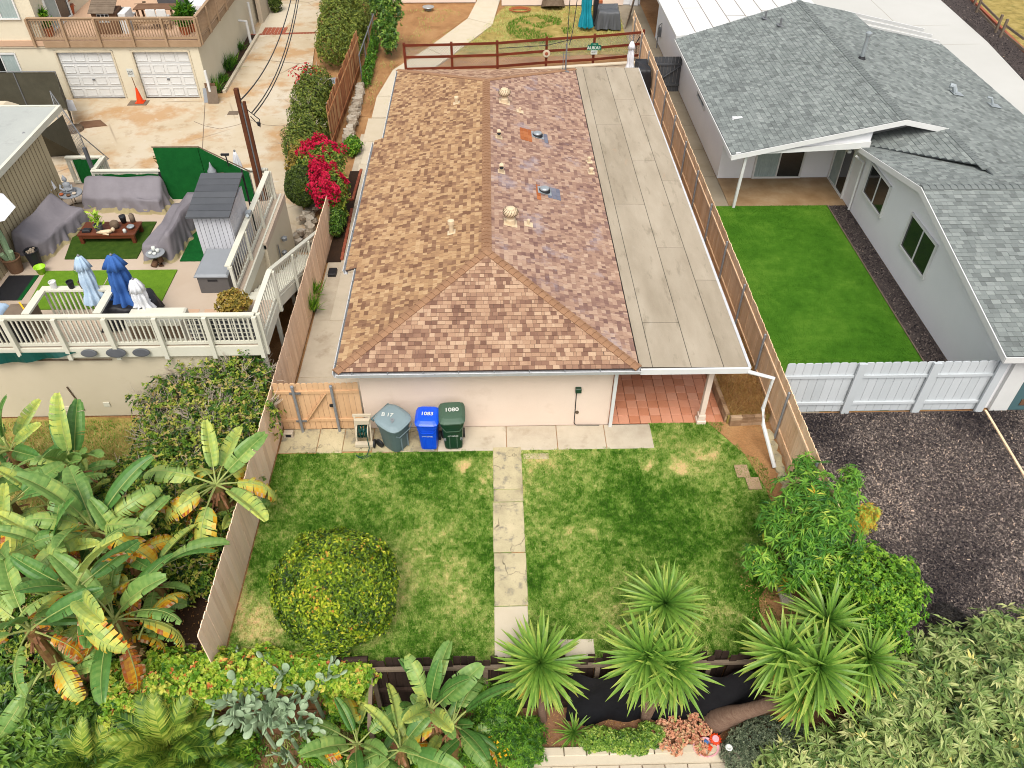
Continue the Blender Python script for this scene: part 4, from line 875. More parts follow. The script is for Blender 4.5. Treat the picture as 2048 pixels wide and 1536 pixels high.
roof_plane(GR, (13.58, 15.6, 2.3), (1, 0, 0), ws, [(0, 0), (8, 0), (8, ws.length), (0, ws.length)], 'sh_grey', seed=15, nobj=180, **kw)
caps(GR, (14.9, 27.0, 3.72), (14.9, 40.2, 3.72), 'capgrey', .22, .32); caps(GR, (13.58, 22.3, 3.62), (23.5, 22.3, 3.62), 'capgrey', .22, .32, Vector((0, -.2, 1)), Vector((0, .2, 1)))
caps(GR, (16.5, 23.9, 3.38), (16.5, 26.95, 3.38), 'capgrey', .22, .3)
b = MB()
def rake(p, q, nn, hh=.19, t=.035):
    p, q, nn = Vector(p), Vector(q), Vector(nn); dz = Vector((0, 0, -hh)); b.slab([p, q, q+dz, p+dz], nn*t)
rake((8.82, 26.955, 2.39), (14.9, 26.955, 3.715), (0, -1, 0)); rake((14.9, 26.955, 3.715), (16.55, 26.955, 3.38), (0, -1, 0))
rake((13.575, 15.58, 2.3), (13.575, 22.3, 3.6), (-1, 0, 0)); rake((13.575, 22.3, 3.6), (13.575, 28.22, 2.38), (-1, 0, 0))
rake((13.55, 15.58, 2.3), (22, 15.58, 2.3), (0, -1, 0)); rake((8.84, 27.0, 2.37), (8.84, 38.9, 2.37), (-1, 0, 0), .14)
b.build('rake_board', M['white'], G)
b = MB(); b.box(13.3, 13.42, 27.3, 29, 2.26, 2.36); b.tube([(13.5, 27.0, 2.3), (13.85, 27.0, 2.05), (13.88, 27.0, .05)], .045, 8); b.build('downspout', M['white'], G)
b = MB(); b.slab([(8.9, 27.1, 2.32), (13.9, 27.1, 3.42), (13.9, 29.7, 3.42), (8.9, 29.7, 2.32)], (0, 0, -.03)); b.slab([(8.88, 29.7, 2.3), (9.3, 29.7, 2.36), (9.3, 39, 2.36), (8.88, 39, 2.3)], (0, 0, -.03)); b.build('soffit', M['white'], G)
def window(parent, org, u, w_, h_, nn, npane=2, fm='white', fw=.07, cm=None, name='window', dark='glass'):
    "framed sliding window; org = lower left corner on the wall, u along the wall, nn outward"
    org, u, nn = Vector(org), Vector(u), Vector(nn); up = Vector((0, 0, 1)); root = empty(name, org); root.parent = parent; root.location = org-wl(parent); WL[root.name] = org
    fr_ = MB()
    for (a, b_) in (((0, 0), (w_, 0)), ((0, h_), (w_, h_))): fr_.beam(org+u*a[0]+up*a[1], org+u*b_[0]+up*b_[1]+u*0, .12, fw)
    for x in (0, w_): fr_.beam(org+u*x+nn*.002-up*fw/2, org+u*x+nn*.002+up*(h_+fw/2), .124, fw, up=tuple(u))
    for k in range(1, npane): x = w_*k/npane; fr_.beam(org+u*x-nn*.01, org+u*x-nn*.01+up*h_, .08, .05, up=tuple(u))
    fr_.build('frame', M[fm], root)
    for k in range(npane):
        p = MB(); a, c = w_*k/npane+.035, w_*(k+1)/npane-.035
        p.slab([org+u*a+up*.03+nn*.012, org+u*c+up*.03+nn*.012, org+u*c+up*(h_-.03)+nn*.012, org+u*a+up*(h_-.03)+nn*.012], -nn*.008)
        p.build('pane', M[cm[k] if cm else dark], root)
    return root
window(G, (13.94, 24.65, 1.12), (0, 1, 0), 1.82, 1.18, (-1, 0, 0)); window(G, (13.94, 20.85, 1.12), (0, 1, 0), 1.95, 1.24, (-1, 0, 0))
window(G, (10.75, 29.67, .04), (1, 0, 0), 1.95, 1.95, (0, -1, 0), name='patio_door', cm=['curtain', 'glass']); window(G, (13.94, 27.95, .04), (0, 1, 0), 1.65, 2.0, (-1, 0, 0), name='patio_door', cm=['glass', 'curtain'])
window(G, (9.29, 33.3, 1.35), (0, 1, 0), 1.5, .8, (-1, 0, 0), fm='white')
b = MB(); b.box(14.75, 15.75, 15.9, 15.99, 0, 2.05); dr = b.build('side_door', mat('door_blue', [C(84, 116, 120), C(96, 130, 134)], rough=.5), G)
b = MB(); b.box(14.2, 14.72, 15.88, 15.99, 0, 2.1); b.box(14.72, 15.85, 15.88, 15.985, 2.06, 2.16); b.build('door_frame', M['white'], G)
b = MB(); b.box(14.98, 15.22, 15.875, 15.895, .2, .42); b.build('pet_flap', M['brown'], dr)
b = MB(); b.lathe([(.03, 0), (.035, .06), (.01, .07)], n=10); b.xf(Matrix.Translation((14.88, 15.9, 1.0)) @ UPR); b.build('door_knob', M['black'], dr)
# white flat roof at the back
b = MB(); b.slab([(8.9, 39.0, 2.5), (15.2, 40.2, 2.5), (17.0, 40.6, 2.5), (17.0, 56, 2.5), (8.9, 56, 2.5)], (0, 0, -.14)); wr_ = b.build('flat_white_roof', M['white'], G)
for k in range(7):
    x = 9.9+k; b = MB(); b.box(x, x+.03, 39.3+(x-9)*.19, 56, 2.5, 2.508); b.build('roof_seam', M['weathered'], wr_)
for (x, y, x1) in ((9.93, 43, 10.9), (11.93, 41.8, 12.9), (13.93, 42.6, 14.9), (10.93, 46, 11.9)): b = MB(); b.box(x, x1, y, y+.03, 2.5, 2.506); b.build('roof_seam', M['weathered'], wr_)
b = MB(); b.box(8.6, 9.1, 51.5, 51.7, 0, 2.2); b.box(7.9, 9.25, 51.7, 51.8, 0, 2.2); b.build('side_wall', M['wallG'], G)
# pergola slats over the rear drive
b = MB()
for (x0, y0, x1, y1) in ((1690, 24, 1848, 60), (1700, 36, 1864, 72), (1706, 47, 1878, 84), (1715, 56, 1880, 90)):
    s = MB(); s.beam(at(x0, y0, 2.4), at(x1, y1, 2.4), .06, .14); s.build('pergola_slat', M['white'], G)
def ongrey(px, py):
    z = 3
    for _ in range(8):
        p = at(px, py, z); z = (2.38+(p.x-8.85)*.218) if p.x < 14.9 else 2.38+(21.4-p.x)*.203
    return at(px, py, z)
p = ongrey(1723, 118); b = MB(); b.lathe([(.17, 0), (.13, .06), (.1, .12)], p, 14, mi=1); b.lathe([(.09, .1), (.09, .95)], p, 12); b.lathe([(.13, .97), (.13, 1.06), (.05, 1.1)], p, 12); b.build('flue', [M['alu'], M['black']], G)
for (px, py, m_) in ((1530, 38, 'galv'), (1560, 52, 'galv'), (1910, 188, 'alu'), (1985, 212, 'alu')):
    p = ongrey(px, py); b = MB(); r = .1 if px == 1910 else .045
    b.tube([p, p+Vector((0, 0, .35))], r, 10) if px < 1900 else b.tube([p+Vector((0, 0, .05)), p+Vector((-.1, .1, .28)), p+Vector((-.25, .15, .3))], r, 10)
    b.slab([p+Vector((-.15, -.2, .06)), p+Vector((.3, -.2, -.02)), p+Vector((.3, .2, -.02)), p+Vector((-.15, .2, .06))], (0, 0, .01)); b.build('vent_pipe', M[m_], G)
# gas meter on the far wall
p = at(1311, 92); b = MB(); b.bbox(p.x+.05, p.x+.35, p.y-.2, p.y+.2, .55, .95, .05); b.tube([(p.x, p.y-.3, 0), (p.x, p.y-.3, 1.2), (p.x+.2, p.y-.1, 1.25), (p.x+.2, p.y-.1, .9)], .03, 6); b.tube([(p.x+.25, p.y+.1, .95), (p.x+.25, p.y+.3, 1.1), (p.x+.3, p.y+.3, 0)], .03, 6)
b.build('gas_meter', M['galv'], G)
# ================================================================ RAILINGS
def railing(parent, p, q, z0, z1, m, post=1.5, bal=.13, out=(0, -1, 0), drop=.35, pw=.1, bw=.035, ends=(1, 1), name='railing', solid=True, capw=.14):
    "p, q: ends of the cap rail (x, y); heights may differ as (za, zb)"
    z0 = z0 if isinstance(z0, tuple) else (z0, z0); z1 = z1 if isinstance(z1, tuple) else (z1, z1)
    r = empty(name, (0, 0, 0)); r.parent = parent; org = Vector((*p, z0[0])); r.location = org-wl(parent); WL[r.name] = org
    P1, Q1 = Vector((*p, z1[0])), Vector((*q, z1[1])); P0, Q0 = Vector((*p, z0[0])), Vector((*q, z0[1])); out = Vector(out); L = (Q1-P1).length; rz = math.atan2(q[1]-p[1], q[0]-p[0])
    b = MB(); b.beam(P1, Q1, capw, .04); b.beam(P1-Vector((0, 0, .07)), Q1-Vector((0, 0, .07)), .04, .09); b.build('top_rail', M[m], r)
    b = MB(); b.beam(P0+Vector((0, 0, .1)), Q0+Vector((0, 0, .1)), .05, .09); b.build('bottom_rail', M[m], r)
    n = max(1, round(L/post)); pm = MB().box(-pw/2, pw/2, -pw/2, pw/2, -drop, 0).mesh('post', M[m])
    for k in range(n+1):
        if (k == 0 and not ends[0]) or (k == n and not ends[1]): continue
        t = k/n; a, c = P0.lerp(Q0, t), P1.lerp(Q1, t); h = c.z-a.z
        key = ('post', m, round(h, 2), drop, pw)
        if key not in TABS: TABS[key] = MB().box(-pw/2, pw/2, -pw/2, pw/2, -drop, h-.022).mesh('post', M[m])
        link('post', TABS[key], r, a+out*(pw/2+.03)-org, (0, 0, rz))
    nb = max(1, round(L/bal))
    for k in range(nb):
        t = (k+.5)/nb; a, c = P0.lerp(Q0, t), P1.lerp(Q1, t); h = c.z-a.z; key = ('bal', m, round(h, 2), bw)
        if key not in TABS: TABS[key] = MB().box(-bw/2, bw/2, -bw/2, bw/2, .1, h-.1).mesh('baluster', M[m])
        link('baluster', TABS[key], r, a-org, (0, 0, rz))
    return r
# ================================================================ LEFT HOUSE WITH ROOF DECK
D = empty('deck_house', (-10.5, 16.2, 0), 'beige house with raised sun deck, cream railings and outside stairs', 'house')
DZ = 2.6
b = MB(); b.box(-16, -7.15, 16.2, 23.9, 0, 2.36); b.box(-16, -13.0, 23.9, 24.8, 0, 2.36); b.box(-7.6, -7.02, 21, 24.05, 0, 2.52); b.build('wall', M['wallL'], D)
b = MB(); b.prism([(-16.2, 16.12), (-6.12, 16.12), (-6.12, 18.1), (-7.16, 18.1), (-7.16, 21), (-7.0, 21), (-7.0, 24.05), (-7.9, 24.05), (-12.9, 24.05), (-12.9, 24.95), (-16.2, 24.95)], 2.38, DZ); b.build('deck_slab', M['deckf'], D)
b = MB(); b.box(-16.2, -6.1, 16.06, 16.118, 2.3, 2.61); b.box(-6.118, -6.06, 16.06, 18.1, 2.3, 2.61); b.box(-7.14, -7.09, 18.1, 24.0, 2.3, 2.64); b.build('deck_fascia', M['cream'], D)
for (x0, x1, y0, y1) in ((-8.95, -8.15, 16.9, 17.7), (-8.0, -7.2, 16.9, 17.7)):
    b = MB(); b.box(x0, x1, y0, y1, DZ, DZ+.006); b.build('floor_panel', M['brown' if 0 else 'deck2'], D)
railing(D, (-16.2, 16.14), (-6.12, 16.14), DZ, 3.6, 'cream', post=1.25, bal=.125, pw=.11)
railing(D, (-6.12, 16.2), (-6.12, 18.06), DZ, 3.6, 'cream', post=1.86, bal=.19, bw=.022, out=(1, 0, 0))
railing(D, (-6.12, 18.1), (-6.1, 24.2), (DZ, .1), (3.6, 1.1), 'cream', post=1.9, bal=.2, bw=.022, pw=.08, out=(1, 0, 0), ends=(0, 1))
railing(D, (-7.3, 18.3), (-7.3, 23.7), DZ, 3.6, 'cream', post=1.8, bal=.2, bw=.02, pw=.08, out=(1, 0, 0), capw=.16)
railing(D, (-13.0, 23.85), (-7.4, 23.85), DZ, 3.6, 'cream', post=1.9, bal=.12, out=(0, 1, 0))
railing(D, (-14.2, 24.8), (-12.98, 24.8), DZ, 3.6, 'cream', post=1.2, bal=.12, out=(0, 1, 0)); railing(D, (-12.95, 24.8), (-12.95, 23.9), DZ, 3.6, 'cream', post=1, bal=.12, out=(1, 0, 0), ends=(0, 0))
b = MB(); b.box(-6.5, -6.0, 21.5, 24.5, -.02, -.01)
for k in range(15):   # stairs going down beside the wall
    s = MB(); y = 18.1+k*.41; z = DZ-(k+1)*.172; s.box(-7.1, -6.16, y, y+.44, z-.05, z); s.build('stair_tread', M['cream'], D)
b = MB(); b.beam((-6.14, 18.1, 2.42), (-6.14, 24.3, -.1), .05, .3, up=(0, 0, 1)); b.build('stringer', M['cream'], D)
for (x, y, h) in ((-6.2, 16.35, 2.38), (-6.2, 18.0, 2.38), (-6.35, 20.4, 1.35)): b = MB(); b.box(x-.05, x+.05, y-.05, y+.05, 0, h); b.build('stair_post', M['cream'], D)
# vents and fittings on the low wall
for (px, py, w_, h_, m_) in ((125, 712, .55, .2, 'wallT'), (350, 704, .5, .15, 'wallT'), (125, 817, .55, .16, 'wallT'), (214, 808, .17, .15, 'cream')):
    d_ = CM[0]*(px-1024)/FPX-CM[1]*(py-768)/FPX+CM[2]; t = 16.2/d_[1]; x, z = float(d_[0]*t), float(16+d_[2]*t)
    s = MB(); s.box(x-w_/2, x+w_/2, 16.17, 16.198, z-h_/2, z+h_/2); s.build('wall_vent', M[m_], D)
b = MB(); b.beam((-11.75, 16.17, 1.15), (-11.6, 16.17, .25), .03, .03, up=(0, 1, 0)); b.tube([(-14.5, 16.15, 2.16), (-10.2, 16.15, 2.14)], .02, 6); b.build('conduit', M['bark'], D)
b = MB(); b.box(-6.98, -6.97, 22.0, 22.08, .9, 1.9); b.lathe([(.09, 0), (.1, .1), (.05, .14)], (-6.9, 22.6, 1.7), 12); b.lathe([(.08, 0), (.09, .1), (.05, .14)], (-6.9, 22.3, 1.35), 12); b.build('electric_meter', M['galv'], D)
# --- house that stands on the left of the deck
b = MB(); b.box(-20, -14.25, 17.9, 24.1, DZ, 4.86); b.build('upper_wall', M['siding'], D)
sd_ = MB().box(0, .012, 0, .012, 0, 2.2).mesh('siding_groove', M['groove'])
for k in range(30): link('siding_groove', sd_, D, Vector((-14.25, 18.0+k*.2, DZ))-wl(D))
b = MB(); b.slab([(-14.28, 15, 4.98), (-14.28, 25.6, 4.98), (-20, 25.6, 5.03), (-20, 15, 5.03)], (0, 0, -.12)); b.build('roof_slab', mat('pale_roof', [C(186, 190, 184), C(206, 208, 200)], ns=.7, noise=.8, fine=.08, stain=[(C(170, 172, 166), 1.5, .6, .5)]), D)
b = MB(); b.box(-14.26, -14.16, 15, 25.7, 4.82, 5.0); b.box(-20, -14.27, 25.62, 25.7, 4.82, 5.0); b.build('fascia', M['cream'], D)
b = MB(); b.box(-14.24, -14.2, 17.95, 18.9, DZ+.05, DZ+2.05); b.build('door', M['grey'], D)
b = MB(); b.box(-13.1, -13.0, 24.0, 24.1, DZ, 4.3); b.build('post', M['shedr'], D)
# --- green screen in the corner, turf covered
S_ = empty('turf_screen', (-10.0, 23.9, DZ), 'tall dark green turf covered privacy screen in the deck corner', 'screen')
b = MB(); b.box(-10.75, -9.35, 23.74, 23.79, DZ, 4.4); b.slab([(-9.34, 23.76, DZ), (-7.85, 23.5, DZ), (-7.85, 23.5, 3.65), (-9.34, 23.76, 4.4)], (0, .04, 0)); b.build('panel', M['turfg'], S_)
b = MB(); b.tube([(-10.8, 23.8, 4.42), (-9.33, 23.8, 4.42), (-7.8, 23.55, 3.68)], .02, 6); b.build('frame', M['bark'], S_)
b = MB(); b.box(-9.2, -8.55, 23.3, 23.68, 3.5, 3.54); b.build('shelf', M['weathered'], S_)
def lathe_thing(name, prof, loc, m, label, cat, n=16, smooth=True, group=None, **k):
    b = MB(); b.lathe(prof, loc, n, **k); return b.build(name, M[m], smooth=smooth, label=label, cat=cat, group=group)
lathe_thing('urn', [(.06, 0), (.13, .1), (.14, .2), (.06, .32), (.03, .42), (.01, .5)], (-9.0, 23.5, 3.545), 'grey', 'pale grey stone head figure on the shelf of the green screen', 'ornament')
lathe_thing('bowl', [(.06, 0), (.13, .06), (.11, .08), (.03, .05)], (-8.72, 23.5, 3.545), 'brown', 'small brown bowl beside the grey figure on the green screen shelf', 'bowl')
# spread of camera light
b = MB(); b.box(-8.55, -8.3, 23.4, 23.46, 4.3, 4.36); b.tube([(-8.42, 23.5, 3.9), (-8.42, 23.45, 4.33)], .02, 5); b.build('lamp', M['black'], label='small black lamp arm above the green turf screen', cat='lamp')
# draped railing cloth
for j, (x0, x1, y, z0, z1) in enumerate(((-12.9, -10.85, 23.78, 2.9, 3.5), (-13.95, -13.0, 24.72, 2.7, 3.55))):
    b = MB(); vs = []
    for k in range(13): vs += [(x0+(x1-x0)*k/12, y-.03*math.sin(k*1.7), z0), (x0+(x1-x0)*k/12, y-.03*math.sin(k*1.7), z1)]
    b.add(vs, [(2*k, 2*k+2, 2*k+3, 2*k+1) for k in range(12)]); b.build('shade_cloth', M['turfg'], label=('dark green cloth tied along the back deck rail behind the long covered sofa', 'dark green cloth hanging on the rail corner behind the seated statue')[j], cat='cloth')
# ---------------------------------------------------------------- covered furniture
def drape(name, foot, ztop, z0, label, seed=1, m='greyfab', inset=.1, flare=.09, lining=True, fold=.055, nf=11, rounded=.12, cat='cover', bottomz=.1):
    "cover over a piece of furniture: foot = outline at the floor, ztop(x, y) = height under the cloth"
    rr = random.Random(seed); N = 120; n = len(foot); per = [math.dist(foot[i], foot[(i+1) % n]) for i in range(n)]; tot = sum(per); pts = []
    for k in range(N):
        s = tot*k/N; i = 0
        while s > per[i]: s -= per[i]; i += 1
        t = s/per[i]; a, c = foot[i], foot[(i+1) % n]; pts.append(Vector((a[0]+(c[0]-a[0])*t, a[1]+(c[1]-a[1])*t)))
    for _ in range(3): pts = [(pts[k-1]+pts[k]*2+pts[(k+1) % N])/4 for k in range(N)]
    cen = sum(pts, Vector((0, 0)))/N; ph = [rr.uniform(0, 6.28) for _ in range(5)]
    def fo(k, z): return fold*(1-z)*(math.sin(nf*2*math.pi*k/N+ph[0]+z*2)+.7*math.sin(nf*1.9*2*math.pi*k/N+ph[1]-z*3)+.5*math.sin(nf*.47*2*math.pi*k/N+ph[2]))
    rings = []; vs = []; fs = []; zs = [0, .15, .35, .55, .75, .9, 1.0]
    for z in zs:
        ring = []
        for k, p in enumerate(pts):
            d = (p-cen); L = d.length; dd = d/L; base = p-dd*inset; off = flare*(1-z)**1.5+fo(k, z)
            q = base+dd*off-dd*(rounded*.35 if z == 1 else 0); zz = z0+max(.02, bottomz*(.55+.45*math.sin(3*2*math.pi*k/N+ph[3])))*(1-z)+(ztop(base.x, base.y)-z0)*z-(.03 if z == 1 else 0)*0
            ring.append(len(vs)); vs.append((q.x, q.y, zz-(rounded*.25 if .89 < z < .95 else 0)))
        rings.append(ring)
    for f in (.85, .6, .35, .12):
        ring = []
        for k, p in enumerate(pts):
            d = p-cen; base = cen+(d-d/d.length*inset)*f; ring.append(len(vs)); vs.append((base.x, base.y, ztop(base.x, base.y)+.04*math.sin(base.x*6+ph[1])*math.sin(base.y*4+ph[2]+base.x*2)-(.03*(1-f))))
        rings.append(ring)
    for a, c in zip(rings, rings[1:]):
        for k in range(N): fs.append((a[k], a[(k+1) % N], c[(k+1) % N], c[k]))
    fs.append(rings[-1])
    b = MB(); b.add(vs, fs); top = b.build(name, M[m], smooth=True, label=label, cat=cat)
    if lining:
        vs = []; fs = []
        for j, (off, z) in enumerate(((.0, .16), (.07, .015), (.1, .0))):
            for k, p in enumerate(pts):
                d = (p-cen).normalized(); q = p-d*inset+d*(off+flare*.6+fo(k, 0)*.8); vs.append((q.x, q.y, z0+z+.004))
        for j in range(2):
            for k in range(N): fs.append((j*N+k, j*N+(k+1) % N, (j+1)*N+(k+1) % N, (j+1)*N+k))
        b = MB(); b.add(vs, fs); b.build('lining', M['khaki'], top)
    return top
drape('sofa_cover', [(-13.3, 23.0), (-10.55, 22.75), (-10.6, 23.7), (-13.25, 23.75)], lambda x, y: DZ+.5+.4*min(1, max(0, (y-23.0)/.5)), DZ, 'grey fabric cover over the long sofa against the back rail', 1)
drape('sofa_cover', [(-10.45, 20.05), (-9.45, 20.05), (-9.2, 22.75), (-10.2, 22.75)], lambda x, y: DZ+.5+.38*min(1, max(0, (x+9.95)/.35)), DZ, 'grey fabric cover over the sofa beside the slatted grey shed', 2)
drape('sofa_cover', [(-14.15, 20.15), (-13.35, 20.1), (-12.75, 22.4), (-13.9, 22.75)], lambda x, y: DZ+.55+.35*min(1, max(0, (-13.3-x)/.5)), DZ, 'grey fabric cover over the sofa against the tan siding wall', 3)
b = MB(); b.bbox(-14.15, -12.15, 16.35, 16.48, DZ, 3.4, .02); b.build('bar_front', M['black'], label='black bar front panel behind the left part of the front deck rail', cat='bar')
def rug(name, pts, m, label):
    b = MB(); b.prism(pts, DZ+.002, DZ+.03); return b.build(name, M[m], label=label, cat='rug')
rug('turf_rug', [(-13.1, 19.6), (-9.3, 19.6), (-9.3, 17.75), (-12.95, 17.75)], 'turfl', 'large lime green artificial turf rug in the middle of the deck')
rug('turf_rug', [(-13.2, 22.3), (-10.72, 22.3), (-10.68, 20.22), (-12.82, 20.22)], 'turfd', 'olive green turf rug under the low wooden coffee table')
rug('turf_rug', [(-9.36, 20.05), (-8.7, 20.05), (-8.75, 21.9), (-9.36, 21.9)], 'turfg', 'narrow dark green turf strip between sofa cover and grey shed')
b = MB(); b.box(-14.1, -13.35, 18.2, 19.4, DZ, DZ+.02); b.box(-13.35, -13.24, 18.2, 19.4, DZ, DZ+.02, mi=1); b.build('door_mat', [M['black'], M['turfg']], label='black door mat with green edge by the house door', cat='mat')
# coffee table
T_ = empty('coffee_table', (-11.8, 21.4, DZ), 'low red brown slatted wooden coffee table crowded with ornaments', 'table')
for k in range(6): b = MB(); b.box(-12.65, -10.92, 21.02+k*.13, 21.02+k*.13+.122, 2.9, 2.94); b.build('slat', M['wood'], T_)
b = MB(); b.box(-12.6, -10.97, 21.04, 21.07, 2.8, 2.898); b.box(-12.6, -10.97, 21.72, 21.75, 2.8, 2.898); b.build('apron', M['wood'], T_)
for x in (-12.62, -11.05):
    for y in (21.03, 21.66): b = MB(); b.box(x, x+.1, y, y+.1, DZ, 2.898); b.build('leg', M['wood'], T_)
# ---------------------------------------------------------------- deck box and shed
X_ = empty('deck_box', (-7.9, 19.1, DZ), 'grey plastic storage box with pale lid beside the deck stairs', 'storage box')
b = MB(); b.bbox(-8.3, -7.46, 18.45, 19.75, DZ, 3.15, .03); b.build('body', M['dgrey'], X_)
b = MB(); b.bbox(-8.36, -7.42, 18.4, 19.8, 3.15, 3.24, .05); b.build('lid', M['grey'], X_)
b = MB(); b.box(-8.02, -7.75, 18.44, 18.452, 3.0, 3.06); b.build('handle', M['black'], X_)
X_ = empty('garden_shed', (-7.9, 20.6, DZ), 'pale grey vertical board shed with sloping dark grey slatted roof', 'shed')
b = MB(); b.box(-8.5, -7.5, 19.85, 21.5, DZ, 4.25); b.build('body', M['shedw'], X_)
for k in range(8): b = MB(); b.box(-8.5+k*.125+.006, -8.5+(k+1)*.125-.006, 19.82, 19.85, DZ, 4.3); b.build('board', M['shedw'], X_)
for k in range(13): b = MB(); b.box(-7.5, -7.475, 19.86+k*.125, 19.86+k*.125+.115, DZ, 4.3); b.build('board', M['shedw'], X_)
for k in range(7):
    y0 = 19.65+k*.285; z0 = 4.34+k*.045; b = MB(); b.slab([(-8.62, y0, z0), (-7.4, y0, z0), (-7.4, y0+.28, z0+.035), (-8.62, y0+.28, z0+.035)], (0, 0, -.05)); b.build('roof_board', M['shedr'], X_)
b = MB(); b.tube([(-7.45, 21.75, DZ), (-7.45, 21.75, 4.7)], .03, 6); b.build('pole', M['black'], X_)
# ---------------------------------------------------------------- closed umbrellas
def umbrella(base, top, h0, r, m, label, skirt=.0, poleh=None, seed=1, tuft=True, n=8):
    base, top = Vector(base), Vector(top); d = top-base; L = d.length
    b = MB(); b.tube([base, top+d.normalized()*.05], .022, 8); root = empty('closed_umbrella', base, label, 'umbrella'); b.build('pole', M['galv'], root)
    rr = random.Random(seed); b = MB(); prof = []; N = 48; rings = 12; vs = []; fs = []
    Rm = d.to_track_quat('Z', 'Y').to_matrix().to_4x4()
    for i in range(rings+1):
        f = i/rings; z = h0+(L-h0)*f; rad = r*((1-f)**.55*.8+.12)*(1-.25*math.exp(-((f-.3)/.12)**2))
        if f > .97: rad = .03
        for k in range(N):
            t = 2*math.pi*k/N; q = rad*(1+.33*(1-f*.6)*math.cos(n*t+f*1.5+seed)+.12*math.cos(3*t+seed*2+f*4)); vs.append((q*math.cos(t), q*math.sin(t), z+(.06*math.cos(n*t+seed) if i == 0 else 0)))
    for i in range(rings):
        for k in range(N): fs.append((i*N+k, i*N+(k+1) % N, (i+1)*N+(k+1) % N, (i+1)*N+k))
    fs.append([rings*N+k for k in range(N)])
    b.add(vs, fs); Tm = Matrix.Translation(base) @ Rm; b.xf(Tm); cn = b.build('canopy', M[m], root, smooth=True)
    if tuft:
        b = MB(); b.lathe([(r*.75, -.32), (r*.55, -.16), (r*.3, 0), (.03, .03)], (0, 0, L-.02), 32, fold=.2, nf=n); b.xf(Tm); b.build('top_vent', M[m], cn, smooth=True)
    b = MB(); b.lathe([(.03, 0), (.04, .03), (.01, .07)], (0, 0, L), 8); b.xf(Tm); b.build('finial', M['galv'], root)
    return root
umbrella(at(209, 640, DZ), at(157, 513, 4.55), .6, .26, 'umbp', 'closed pale blue umbrella, leftmost of the three at the front of the deck', seed=2)
umbrella(at(268, 640, DZ), at(222, 511, 4.7), .6, .36, 'umbb', 'closed deep blue umbrella in the middle of the front three', seed=3)
umbrella(at(304, 650, DZ), at(266, 559, 4.15), .5, .26, 'umbw', 'closed white umbrella, the shorter one right of the deep blue umbrella', seed=4)
umbrella(at(103, 408, DZ), at(48, 268, 4.95), .5, .27, 'umbw', 'closed white umbrella standing against the tan siding wall', seed=5, tuft=False)
umbrella(at(484, 372, DZ), at(469, 303, 3.9), .1, .19, 'umbw', 'small closed white umbrella behind the grey shed at the deck corner', seed=6, tuft=False)
b = MB(); b.tube([at(197, 588, 3.3), at(222, 545, 3.9)], .012, 5); b.build('cord', M['twig'], label='thin taut cord tied between the pale and deep blue umbrellas', cat='cord')
# half open white umbrella at the left edge
root = empty('open_umbrella', (-14.0, 19.8, DZ), 'white open umbrella tilted at the left edge of the deck', 'umbrella')
b = MB(); c = Vector((-14.3, 19.7, 4.7)); vs = [c+Vector((0, 0, .25))]; n = 8
for k in range(n): t = 2*math.pi*k/n+.4; vs.append(c+Vector((.95*math.cos(t), .95*math.sin(t), -.25*math.cos(t))))
fs = [(0, 1+k, 1+(k+1) % n) for k in range(n)]; b.add(vs, fs); b.build('canopy', M['umbw'], root); b = MB(); b.tube([(-14.1, 19.8, DZ), (-14.25, 19.7, 4.7)], .02, 6); b.build('pole', M['bark'], root)
# parasol behind the flat roof
umbrella((6.85, 39.0, 0), (6.8, 39.0, 2.25), .8, .22, 'umbw', 'closed white umbrella standing behind the far end of the flat roof', seed=8)
drape('sofa_cover', [(7.0, 37.6), (7.7, 37.6), (7.7, 39.2), (7.0, 39.2)], lambda x, y: 1.4, 0, 'black cover behind the flat roof by the tan fence', 8, m='black', lining=False)
drape('fire_table_cover', [(-10.45, 16.7), (-9.15, 16.7), (-8.9, 17.3), (-9.2, 17.85), (-10.3, 17.75)], lambda x, y: DZ+.72, DZ, 'shiny black cover over a round table below the umbrellas', 9, m='black', lining=False, fold=.05)
drape('grill_cover', [(-14.2, 16.5), (-12.75, 16.5), (-12.75, 17.2), (-14.2, 17.2)], lambda x, y: DZ+.85+.15*math.sin(x*5), DZ, 'pale blue cloth cover over a grill at the left front of the deck', 10, m='umbp', lining=False)
b = MB(); b.bbox(-12.7, -12.0, 16.5, 17.0, DZ, DZ+.8, .03); b.build('side_cabinet', M['weathered'], label='weathered low cabinet beside the pale blue grill cover', cat='cabinet')
b = MB(); b.beam((-12.45, 17.0, 3.42), (-12.2, 16.7, 3.42), .04, .03); b.build('wood_stick', M['yellow'], label='yellow wooden stick lying on the weathered cabinet', cat='stick')
# raised inner planter box in cream boards
pl_ = empty('cream_planter_bench', (-10.9, 16.9, DZ), 'cream boxed bar frame joined to the front deck rail', 'bench')
for (x0, x1, y0, y1) in ((-12.0, -10.05, 17.3, 17.5), (-12.05, -11.85, 16.3, 17.3), (-10.25, -10.05, 16.3, 17.3)): b = MB(); b.box(x0, x1, y0, y1, 3.52, 3.58); b.build('board', M['cream'], pl_)
sm = MB().box(-.02, .02, -.02, .02, 0, .9).mesh('slat', M['cream'])
for k in range(15): link('slat', sm, pl_, Vector((-11.95+k*.13, 17.4, DZ))-wl(pl_))
